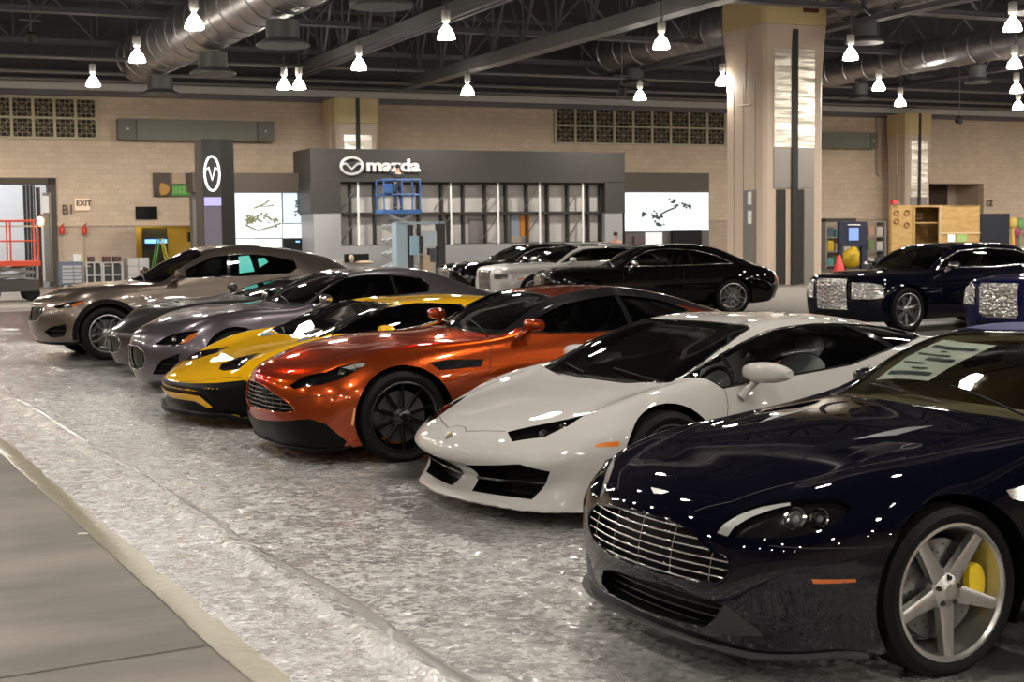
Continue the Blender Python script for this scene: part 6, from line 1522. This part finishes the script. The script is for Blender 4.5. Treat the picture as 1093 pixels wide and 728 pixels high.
LB = mat('lift_blue', (.03, .10, .28), .45)
zp = at(430, 224, 49.0)[1]
lift, sl = scissor('scissor_lift', 430.5, 48.4, zp, 1.35, .8, 'blue scissor lift raised in front of the booth sign', mat('steel_light', (.42, .43, .45), .4, .5), LB, 1.05, folds=4)

# people
def figure(name, loc, rz, J, label, skin, top, legs, hair):
    """J: joint positions (metres, +X forward). One continuous skinned body, clothes and hair as children"""
    t = empty(name, loc, rz, label, 'person')
    def skin_mesh(chain, grow, nm, mm, sub=2):
        bm = bmesh.new(); V = {}; 
        for a, b in chain:
            for k in (a, b):
                if k not in V: V[k] = bm.verts.new(J[k][0])
            bm.edges.new((V[a], V[b]))
        me = bpy.data.meshes.new(nm); bm.to_mesh(me); keys = list(V); bm.free()
        o = bpy.data.objects.new(nm, me); COL.objects.link(o); o.modifiers.new('s', 'SKIN')
        for i, k in enumerate(keys):
            r = J[k][1] + grow; me.skin_vertices[0].data[i].radius = (r, r); me.skin_vertices[0].data[i].use_root = (i == 0)
        sb = o.modifiers.new('u', 'SUBSURF'); sb.levels = sub; sb.render_levels = sub
        dg = bpy.context.evaluated_depsgraph_get(); dg.update(); m2 = bpy.data.meshes.new_from_object(o.evaluated_get(dg)); bpy.data.objects.remove(o)
        for p in m2.polygons: p.use_smooth = True
        m2.materials.clear(); return link(nm, m2, mm, t)
    arms = [('chest', 'shL'), ('shL', 'elL'), ('elL', 'wrL'), ('chest', 'shR'), ('shR', 'elR'), ('elR', 'wrR')]
    lg = [('pelvis', 'hiL'), ('hiL', 'knL'), ('knL', 'anL'), ('pelvis', 'hiR'), ('hiR', 'knR'), ('knR', 'anR')]
    body = [('pelvis', 'waist'), ('waist', 'chest'), ('chest', 'neck'), ('neck', 'headb'), ('headb', 'head')] + arms + lg + [('wrL', 'haL'), ('wrR', 'haR'), ('anL', 'toL'), ('anR', 'toR')]
    o = skin_mesh(body, 0, 'body', skin)
    fm = MB()
    for sd in 'LR':
        w_, h_ = Vector(J['wr' + sd][0]), Vector(J['ha' + sd][0]); d = (h_ - w_).normalized(); s = d.cross(Vector((0, 0, 1)) if abs(d.z) < .8 else Vector((1, 0, 0))).normalized()
        for k, L in ((-1.5, .06), (-.5, .075), (.5, .08), (1.5, .07)): fm.tube([h_ + s * .02 * k - d * .01, h_ + s * .022 * k + d * L * .55, h_ + s * .022 * k + d * L + Vector((0, 0, -.01))], [.010, .009, .007], 6)
        fm.tube([w_ + d * .03 + s * .03, w_ + d * .07 + s * .06, w_ + d * .10 + s * .062], [.012, .010, .008], 6)
    hd = Vector(J['head'][0])
    fm.blob(hd + Vector((.095, 0, -.02)), (.022, .014, .022)); fm.blob(hd + Vector((0, .085, -.01)), (.02, .012, .03)); fm.blob(hd + Vector((0, -.085, -.01)), (.02, .012, .03)); fm.build('hand_and_face', skin, t, 50)
    skin_mesh([('waist', 'chest')] + arms + [('pelvis', 'waist')], .018, 'jacket', top); skin_mesh([('waist', 'pelvis')] + lg, .016, 'trousers', legs)
    hm = MB(); hm.blob(hd + Vector((-.018, 0, .035)), (.105, .092, .10)); hm.build('hair', hair, t, 60)
    sh = MB()
    for sd in 'LR': a = Vector(J['an' + sd][0]); sh.blob(a + Vector((.07, 0, -.04)), (.14, .05, .05))
    sh.build('shoe', mat('shoe_black', (.02, .02, .02), .5), t, 60)
    return t
def joints(raise_arms=False):
    J = dict(pelvis=((0, 0, .95), .12), waist=((0, 0, 1.10), .115), chest=((.01, 0, 1.36), .125), neck=((.01, 0, 1.50), .055), headb=((.02, 0, 1.60), .08), head=((.03, 0, 1.67), .085),
             hiL=((0, .10, .90), .085), knL=((.02, .11, .50), .062), anL=((0, .12, .09), .042), toL=((.13, .13, .035), .035), hiR=((0, -.10, .90), .085), knR=((.02, -.11, .50), .062), anR=((-.02, -.12, .09), .042), toR=((.11, -.14, .035), .035),
             shL=((0, .19, 1.40), .062), shR=((0, -.19, 1.40), .062))
    if raise_arms: J.update(elL=((.22, .27, 1.42), .046), wrL=((.38, .18, 1.58), .034), haL=((.45, .15, 1.63), .036), elR=((.20, -.27, 1.45), .046), wrR=((.38, -.17, 1.62), .034), haR=((.45, -.14, 1.67), .036))
    else: J.update(elL=((-.03, .26, 1.13), .046), wrL=((.06, .27, .89), .034), haL=((.09, .26, .80), .036), elR=((-.03, -.26, 1.13), .046), wrR=((.08, -.25, .89), .034), haR=((.11, -.24, .80), .036))
    return J
SK = mat('skin', (.45, .26, .18), .5); HAIR = mat('hair_dark', (.02, .015, .012), .6)
worker = figure('person', hw(sl, 48.8, zp), HA + R(90), joints(True), 'person in dark clothes reaching up to the sign from the blue lift', SK, mat('jacket_black', (.012, .012, .015), .7), mat('trousers_navy', (.02, .03, .07), .7), HAIR)
worker.scale = (.90, .90, .90)
s_, _ = at(657, 260, 47.5); figure('person', hw(s_, 47.5, 0), HA + R(-100), joints(), 'person in a dusty pink top standing at the right end of the booth', SK, mat('top_pink', (.38, .24, .21), .7), mat('trousers_dark', (.05, .05, .06), .7), HAIR)

# left side: signs, boards, carts
def flat(name, x0, y0, x1, y1, mm, label, cat, n=NW - .08, d=.06, **k):
    o = HB().pb(x0, y0, x1, y1, n, d).build(name, mm); return tag(o, label, cat, **k)
sx1, sz1 = at(66, 228.5, NW - .05); tag(text('bay_lettering', 'B1', .50, mat('letter_brown', (.13, .09, .07), .6), sx1, NW - .06, sz1, None, .02, bold=.006, wide=.85), 'brown bay letters B1 painted on the block wall beside the loading door', 'lettering')
ex = kit('exit_sign', 88, 225, NW - .1, 'illuminated EXIT sign on the block wall right of the bay letters', 'exit sign'); part('sign_box', HB().pb(80, 212, 96, 224.5, NW - .12, .1), mat('exit_face', (.65, .50, .38), .5, emit=(1, .72, .5), es=.35), ex)
sx1, sz1 = at(81.3, 219.5, NW - .15); tx = text('lettering', 'EXIT', .27, mat('letter_black', (.02, .015, .012), .6), sx1, NW - .14, sz1, None, .01, bold=.006); tx.parent = ex[0]; tx.matrix_parent_inverse = ex[1]
mb_ = kit('menu_board', 185, 212, NW - .1, 'food menu boards with dish photos high on the wall over the serving hatch', 'menu board')
for x0, y0, x1, y1, c in ((163.5, 184.5, 182, 209.5, (.05, .03, .02)), (183.5, 184.5, 198, 196, (.42, .30, .20)), (198.5, 184.5, 206, 196, (.16, .12, .35)), (183.5, 197, 206, 209, (.05, .28, .04))): part('picture_panel', HB().pb(x0, y0, x1, y1, NW - .14, .1), mat('menu_%d' % int(x0 * y0), c, .4), mb_)
m = HB(); c = at(173, 202, NW - .2); m.blob(hw(c[0], NW - .15, c[1]), (.30, .03, .24)); part('dish_picture', m, mat('dish', (.50, .26, .06), .5), mb_, 50)
m = HB(); 
for x in range(185, 205, 4): strokes(m, [(x, 207), (x, 199), (x + 2.5, 199), (x + 2.5, 207)], NW - .15, .03)
part('menu_stripes', m, mat('menu_lime', (.25, .55, .15), .5), mb_)
flat('wall_monitor', 144.5, 220.5, 168, 234, TVB, 'black monitor on the wall above the serving hatch', 'monitor')
bar = kit('serving_bar', 180, 280, NW + 1.5, 'serving bar with blue neon strip inside the lit wall hatch', 'bar'); part('back_board', HB().pb(152, 243, 180, 300, NW + 1.9, .2), mat('bar_black', (.02, .018, .018), .5), bar)
part('neon_strip', HB().pb(155, 255.5, 178, 259.5, NW + 1.8, .06), screen('neon_blue', (.15, .4, 1.0), 2.6), bar); part('speaker_box', HB().pb(201, 248, 207, 258, NW + 1.2, .3), TVB, bar)
HL = bpy.data.lights.new('hatch_light', 'AREA'); HL.shape = 'RECTANGLE'; HL.size = 3; HL.size_y = .4; HL.energy = 35; HL.color = (1, .8, .3); ho = bpy.data.objects.new('hatch_light', HL); COL.objects.link(ho); ho.location = hw((s_so0 + s_so1) / 2, NW + 1.4, Z_J + .2)
ld = kit('step_ladder', 172, 290, 55.0, 'green and yellow step ladder standing in front of the serving hatch', 'ladder'); c0, _ = at(172, 290, 55.0)
for sd, mm in ((-1, mat('ladder_green', (.10, .35, .08), .5)), (1, mat('ladder_yellow', (.65, .62, .05), .5))):
    m = HB(); 
    for q in (-.22, .22): m.tube([hw(c0 + sd * .42, 55 + q * 1.3, 0), hw(c0 + sd * .05, 55 + q, 1.75)], .03, 5)
    if sd > 0:
        for k in range(6): f = .12 + .14 * k; m.tube([hw(c0 + .42 - .37 * f, 55 - .22 * 1.1, 1.75 * f), hw(c0 + .42 - .37 * f, 55 + .22 * 1.1, 1.75 * f)], .025, 5)
    part('ladder_rails', m, mm, ld)
def red_fix(x, label):
    t = kit('fire_extinguisher', x, 250, NW - .2, label, 'fire extinguisher'); c = at(x, 247, NW - .2); m = HB(); T_ = Matrix.Translation(hw(c[0], NW - .14, c[1] - .1)); m.lathe([(0, 0), (.09, 0), (.09, .22), (.05, .30), (.02, .34), (0, .34)], T_, 14); part('cylinder', m, mat('red_gloss', (.55, .03, .02), .3), t, 40)
    m = HB(); m.tube([hw(c[0], NW - .14, c[1] + .24), hw(c[0] + .08, NW - .2, c[1] + .30)], .02, 5); part('handle', m, DK, t); m = HB(); m.hb(c[0] - .03, c[0] + .03, NW - .04, NW - .01, 1.0, c[1] - .1); part('pipe', m, mat('beige_pipe'), t)
red_fix(66.5, 'red fire extinguisher on the wall under the bay letters'); red_fix(90.5, 'red fire extinguisher on the wall under the exit sign')
nG = 54.0
tb = kit('tool_chest', 76, 300, nG, 'blue-grey tool chest with silver drawers against the wall, left', 'tool chest'); c0 = at(63.5, 300, nG)[0]; c1 = at(89, 300, nG)[0]; zc_ = at(76, 279.5, nG)[1]
part('cabinet', HB().hb(c0, c1, nG, nG + .6, .12, zc_), mat('chest_blue', (.10, .12, .16), .4), tb)
for k in range(5):
    for a, b in ((.12, .58), (.62, .92)): z = .2 + (zc_ - .3) * k / 5; part('drawer', HB().hb(c0 + (c1 - c0) * a, c0 + (c1 - c0) * b, nG - .03, nG, z, z + (zc_ - .3) / 5 - .03), mat('drawer_silver', (.42, .43, .46), .35, .6), tb)
m = HB(); [m.tube([hw(c, nG + .1 - .05, .07), hw(c, nG + .1 + .05, .07)], .07, 10) for c in (c0 + .1, c1 - .1)]; part('castor', m, DK, tb); tag(HB().pb(78, 271.5, 86.5, 279.2, nG + .2, .3).build('carton', mat('carton_white', (.6, .58, .55), .6)), 'small white carton standing on the tool chest', 'box')
for k, (x0, x1) in enumerate(((93, 109), (111, 131))):
    ct = kit('cart', (x0 + x1) / 2, 300, nG, ('aluminium frame cart with black cases, next to the tool chest', 'wider aluminium frame cart with black cases, next to the white pallet load')[k], 'cart')
    a, b = at(x0, 300, nG)[0], at(x1, 300, nG)[0]; zt_ = at(x0, 280, nG)[1]; m = HB()
    for s in (a, (a + b) / 2, b):
        for n_ in (nG, nG + .6): m.hb(s - .025, s + .025, n_, n_ + .05, 0.06, zt_)
    for z in (.15, zt_ * .5, zt_): m.hb(a, b, nG, nG + .05, z - .03, z); m.hb(a, b, nG + .6, nG + .65, z - .03, z)
    part('frame', m, mat('aluminium', (.55, .56, .57), .35, .7), ct)
    for i, (u0, u1, z0, z1) in enumerate(((.05, .45, .17, .75), (.5, .95, .17, .8), (.1, .9, .85, 1.0))): part('case', HB().hb(a + (b - a) * u0, a + (b - a) * u1, nG + .08, nG + .58, z0 * .95, min(z1, zt_ - .05)), mat('case_black', (.03, .03, .032), .5), ct)
    for u0 in ((.2,) if k == 0 else (0.05, .6)): part('case', HB().hb(a + (b - a) * u0, a + (b - a) * (u0 + .38), nG + .1, nG + .55, zt_ + .01, zt_ + .2), mat('case_maroon', (.07, .03, .03), .5), ct)
pl = kit('pallet_load', 148, 300, nG, 'white shrink-wrapped cartons stacked on a pallet, behind the tan SUV', 'pallet'); a, b = at(137, 300, nG)[0], at(160, 300, nG)[0]; zt_ = at(148, 275, nG)[1]
part('pallet', HB().hb(a, b, nG, nG + 1, 0, .14), mat('pallet_wood', (.35, .24, .14), .7), pl)
for i in range(2):
    for j in range(3): part('carton', HB().hb(a + (b - a) * i / 2 + .01, a + (b - a) * (i + 1) / 2 - .01, nG, nG + 1, .15 + (zt_ - .15) * j / 3, .15 + (zt_ - .15) * (j + 1) / 3 - .012), mat('wrap_white', (.38, .37, .37), .35), pl)
# loading door
dk_ = kit('door_curtain', 30, 300, NW + .3, 'black strip curtain hanging in the loading door', 'curtain'); m = HB(); s0 = at(25, 200, NW)[0]; s1 = at(38, 200, NW)[0]
for k in range(7): u = s0 + (s1 - s0) * k / 7; m.hb(u, u + (s1 - s0) / 7 - .01, NW + .25 + .05 * (k % 2), NW + .3 + .05 * (k % 2), .05, DZ - .02)
part('strips', m, mat('curtain_black', (.012, .012, .014), .5), dk_); part('brown_leaf', HB().pb(38, 200, 46.5, 312, NW + .15, .1), mat('leaf_brown', (.05, .022, .012), .5), dk_)
dm_ = HB(); 
for x in (47.5, 49.5, 51.5, 54): s = at(x, 250, NW)[0]; dm_.tube([hw(s, NW - .12, .2), hw(s, NW - .12, DZ - .3)], .04, 6)
tag(dm_.build('door_track', mat('track_steel', (.30, .29, .27), .4, .7), smooth=40), 'steel pipes and tracks beside the loading door', 'door track')
flat('notice_board', 45.5, 209, 52.5, 227, mat('paper', (.8, .8, .78), .6), 'white notice with a black mark beside the loading door', 'notice', NW - .3)
wl = kit('wall_lamp', 43, 240, NW - .2, 'glowing orange lamp at the loading door', 'wall lamp'); c = at(43, 236, NW - .2); m = HB(); m.blob(hw(c[0], NW - .2, c[1]), (.12, .1, .16)); part('bulb', m, screen('bulb_orange', (1, .55, .15), 9), wl, 50); m = HB(); m.hb(c[0] - .1, c[0] + .1, NW - .15, NW + .1, c[1] + .12, c[1] + .25); part('hood', m, DK, wl)
pl_ = bpy.data.lights.new('dock_light', 'AREA'); pl_.shape = 'RECTANGLE'; pl_.size = 6; pl_.size_y = 4; pl_.energy = 380; pl_.color = (.9, .95, 1); po = bpy.data.objects.new('dock_light', pl_); COL.objects.link(po); po.location = hw((sA + d1) / 2, NW + 4.5, 5.8)

# right side
nR = 49.0
kk = kit('information_kiosk', 910, 300, nR, 'navy information stand on two legs with a blue picture, right of the column', 'kiosk'); NV = mat('navy_board', (.006, .008, .026), .5)
part('header', HB().pb(896, 236.5, 925.5, 263, nR, .15), NV, kk); zk = at(910, 262, nR)[1]
for x0, x1 in ((896, 899.5), (920, 925.5)): part('leg', HB().hb(at(x0, 260, nR)[0], at(x1, 260, nR)[0], nR, nR + .15, 0, zk + .02), NV, kk)
part('blue_picture', HB().pb(906.5, 243, 916.5, 256.5, nR - .04, .03), screen('picture_blue', (.25, .42, 1), .9), kk); m = HB(); strokes(m, [(905, 240), (918, 240)], nR - .03, .02); part('lettering_line', m, mat('paper'), kk)
cn = fl(895.5, 294.5); t = empty('traffic_cone', hw(at(895.5, 294, nR - 2.5)[0], nR - 2.5), HA, 'red traffic cone standing left of the navy stand', 'cone'); hc = at(895.5, 272.5, nR - 2.5)[1]
MB().lathe([(.30, .04), (.26, .05), (.05, hc), (.03, hc + .02), (0, hc + .02)], None, 24).build('cone_body', mat('cone_red', (.50, .02, .02), .45), t, 40); MB().box((0, 0, .02), (.72, .72, .04)).build('cone_base', mat('cone_red'), t, bevel=.01)
sh_ = kit('goods_shelf', 905, 300, NW - 1.6, 'shelf of coloured goods behind the navy stand', 'shelf'); a, b = at(883, 300, NW - 1.6)[0], at(944, 300, NW - 1.6)[0]; m = HB(); nQ = NW - 1.6
for z in (.1, .75, 1.4, 2.1): m.hb(a, b, nQ, nQ + .6, z, z + .05)
for s in (a - .05, b + .05): m.hb(s - .04, s + .04, nQ, nQ + .6, 0, 2.15)
part('rack', m, mat('rack_grey', (.3, .28, .26), .5), sh_); part('top_board', HB().pb(882, 233, 914, 237, nQ, .6), mat('board_dark', (.05, .045, .04), .6), sh_)
cols = [(.10, .32, .30), (.55, .50, .45), (.62, .42, .03), (.20, .26, .12), (.08, .10, .14), (.48, .30, .22), (.6, .58, .55)]; random.seed(3)
GI = 0; words = ['teal', 'pale grey', 'yellow', 'olive', 'slate', 'tan', 'white']
for zi, z in enumerate((.15, .80, 1.45)):
    for k in range(7):
        ci = (k * 3 + zi * 2) % 7; u = a + (b - a) * (k + .1) / 7; w_ = (b - a) / 7 * .8; h_ = .3 + .22 * random.random()
        tag(HB().hb(u, u + w_, nQ + .05, nQ + .5, z + .001, z + h_).build('goods_bin', mat('bin_%d' % ci, cols[ci], .5), bevel=.03), '%s bin on the %s shelf behind the navy stand' % (words[ci], ('bottom', 'middle', 'top')[zi]), 'bin', 'bins on the goods shelf')
c = at(912, 278, nR + 1); m = HB(); m.blob(hw(c[0], nR + 1.2, .55), (.45, .35, .42)); m.blob(hw(c[0] + .1, nR + 1.2, .85), (.2, .2, .22)); tag(m.build('bag', mat('bag_yellow', (.58, .38, .015), .5), smooth=60), 'bulging yellow bag on the floor seen under the navy stand', 'bag')
PLY = ramp_mat('plywood', [(.3, (.30, .18, .055)), (.7, (.40, .26, .10))], 2.2, rough=.6, stretch=(1, 1, 3))
pw = kit('plywood_sheet', 962, 290, nR, 'upright plywood crate side with stencilled circles, left of the open crate', 'plywood sheet'); a, b = at(950, 290, nR)[0], at(975.5, 290, nR)[0]; zt_ = at(962, 219, nR)[1]
part('sheet', HB().hb(a, b, nR, nR + .08, 0, zt_), PLY, pw); m = HB(); [m.tube([hw(a + (b - a) * f, nR - .03, 0), hw(a + (b - a) * f, nR - .03, zt_)], .04, 4) for f in (.03, .97)]; part('batten', m, PLY, pw)
m = HB()
for cx, cy in ((957, 227), (968, 227), (957, 236), (968, 240)): strokes(m, [(cx + 2.6 * math.cos(k * .7), cy + 2.6 * math.sin(k * .7)) for k in range(10)], nR - .02, .025)
part('stencil_mark', m, mat('stencil', (.18, .09, .03), .7), pw); tag(HB().pb(953.5, 213.5, 959, 218, nR - .1, .2).build('carton', mat('tag_red', (.5, .05, .05), .6)), 'small red label box on top of the plywood sheet', 'box')
cr = kit('shipping_crate', 1010, 290, nR, 'open plywood shipping crate with shelves and dark goods inside', 'crate'); a, b, c2 = at(975.5, 290, nR)[0], at(1003, 290, nR)[0], at(1045.5, 290, nR)[0]; zt_ = at(1010, 219, nR)[1]; m = HB()
m.hb(a, c2, nR + 1.4, nR + 1.46, 0, zt_); m.hb(a, c2, nR, nR + 1.46, 0, .1); m.hb(a, c2, nR, nR + 1.46, zt_ - .08, zt_); m.hb(a, a + .06, nR, nR + 1.4, 0, zt_); m.hb(b, c2, nR, nR + .06, 0, zt_); m.hb(c2 - .06, c2, nR, nR + 1.4, 0, zt_); part('case', m, PLY, cr)
m = HB(); m.hb(a, b, nR + .1, nR + 1.4, 1.0, 1.05); m.hb(a, b, nR + .1, nR + 1.4, 2.0, 2.05); part('shelf', m, PLY, cr); m = HB(); m.hb(b - .05, b + .02, nR - .03, nR + .05, 0, zt_); m.hb(b, c2, nR - .03, nR, zt_ * .55, zt_ * .58); part('batten', m, mat('batten_pale', (.45, .33, .18), .6), cr)
m = HB(); 
for k in range(8): m.blob(hw(a + .3 + .18 * (k % 4), nR + .7, 2.2 + .18 * (k // 4)), (.16, .2, .12)); 
part('packed_goods', m, mat('goods_brown', (.10, .05, .03), .7), cr, 50)
part('shipping_label', HB().pb(1012, 248, 1019, 258, nR - .02, .02), mat('paper'), cr); part('shipping_label', HB().pb(1021, 250, 1032, 258, nR - .02, .02), mat('label_green', (.25, .38, .12), .6), cr)
nvp = kit('backdrop_panel', 1062, 290, nR + 1, 'free-standing dark navy panel right of the crate', 'panel'); a, b = at(1046.5, 290, nR + 1)[0], at(1077, 290, nR + 1)[0]; part('board', HB().hb(a, b, nR + 1, nR + 1.1, .1, at(1062, 228, nR + 1)[1]), mat('navy_panel', (.007, .009, .02), .6), nvp); m = HB(); m.hb(a, a + .08, nR + .7, nR + 1.5, 0, .1); m.hb(b - .08, b, nR + .7, nR + 1.5, 0, .1); part('foot', m, DK, nvp)
sx1, sz1 = at(1052, 220, NW - .05); tag(text('bay_lettering', '12', .45, mat('letter_brown'), sx1, NW - .06, sz1, None, .02, bold=.01), 'brown bay number 12 painted on the block wall above the navy panel', 'lettering')
hp_ = kit('merchandise_table', 1092, 290, nR + 2, 'table of colourful bundles at the right edge behind the blue sedan', 'table'); a = at(1078, 290, nR + 2)[0]; m = HB(); m.hb(a, a + 3, nR + 2, nR + 2.8, .85, .9); [m.hb(a + q, a + q + .06, nR + 2.05, nR + 2.1, 0, .86) for q in (.05, 2.9)]; part('table_top', m, mat('rack_grey'), hp_)
for k, (cx, cy, c_, w_) in enumerate(((1081, 238, (.60, .42, .10), 'ochre'), (1089, 240, (.15, .30, .12), 'green'), (1084, 248, (.35, .05, .12), 'crimson'), (1092, 247, (.45, .15, .2), 'pink'))):
    c = at(cx, cy, nR + 2.3); m = HB(); m.blob(hw(c[0], nR + 2.3, c[1]), (.22, .2, .28)); m.tube([hw(c[0], nR + 2.3, .9), hw(c[0], nR + 2.3, c[1])], .10, 8); part('bundle', m, mat('bundle_' + w_, c_, .7), hp_, 60, label=w_ + ' bundle')
# spot fixtures on the roof pipes
for x, y, lab in ((664, 97, 'black spotlight cluster hanging above the booth roof'), (1024, 128, 'black spotlight hanging beside the far right column'), (33, 40, 'small hanging lamp socket at the upper left corner')):
    p = fl(x, y, 6.4 if y > 60 else 7.6); t = empty('spotlight', p, HA, lab, 'spotlight'); MB().lathe([(0, .16), (.12, .14), (.17, -.08), (.15, -.14), (0, -.10)], Matrix.Rotation(R(25), 4, 'X'), 16).build('housing', mat('fixture_black', (.02, .02, .02), .5), t, 40)
    m = MB(); m.tube([(0, 0, .1), (0, 0, 2.2)], .02, 5); m.tube([(-.3, 0, .5), (.3, 0, .5)], .03, 5); m.build('hanger', DARKM, t)
# ------------------------------------------------------------------ world, exposure
w = bpy.data.worlds.new('hall_air'); scene.world = w; w.use_nodes = True
w.node_tree.nodes['Background'].inputs[0].default_value = (1, .92, .82, 1); w.node_tree.nodes['Background'].inputs[1].default_value = .02
scene.view_settings.view_transform = 'Standard'; scene.view_settings.look = 'None'; scene.view_settings.gamma = 1; scene.view_settings.use_curve_mapping = False
scene.view_settings.exposure = 0.15
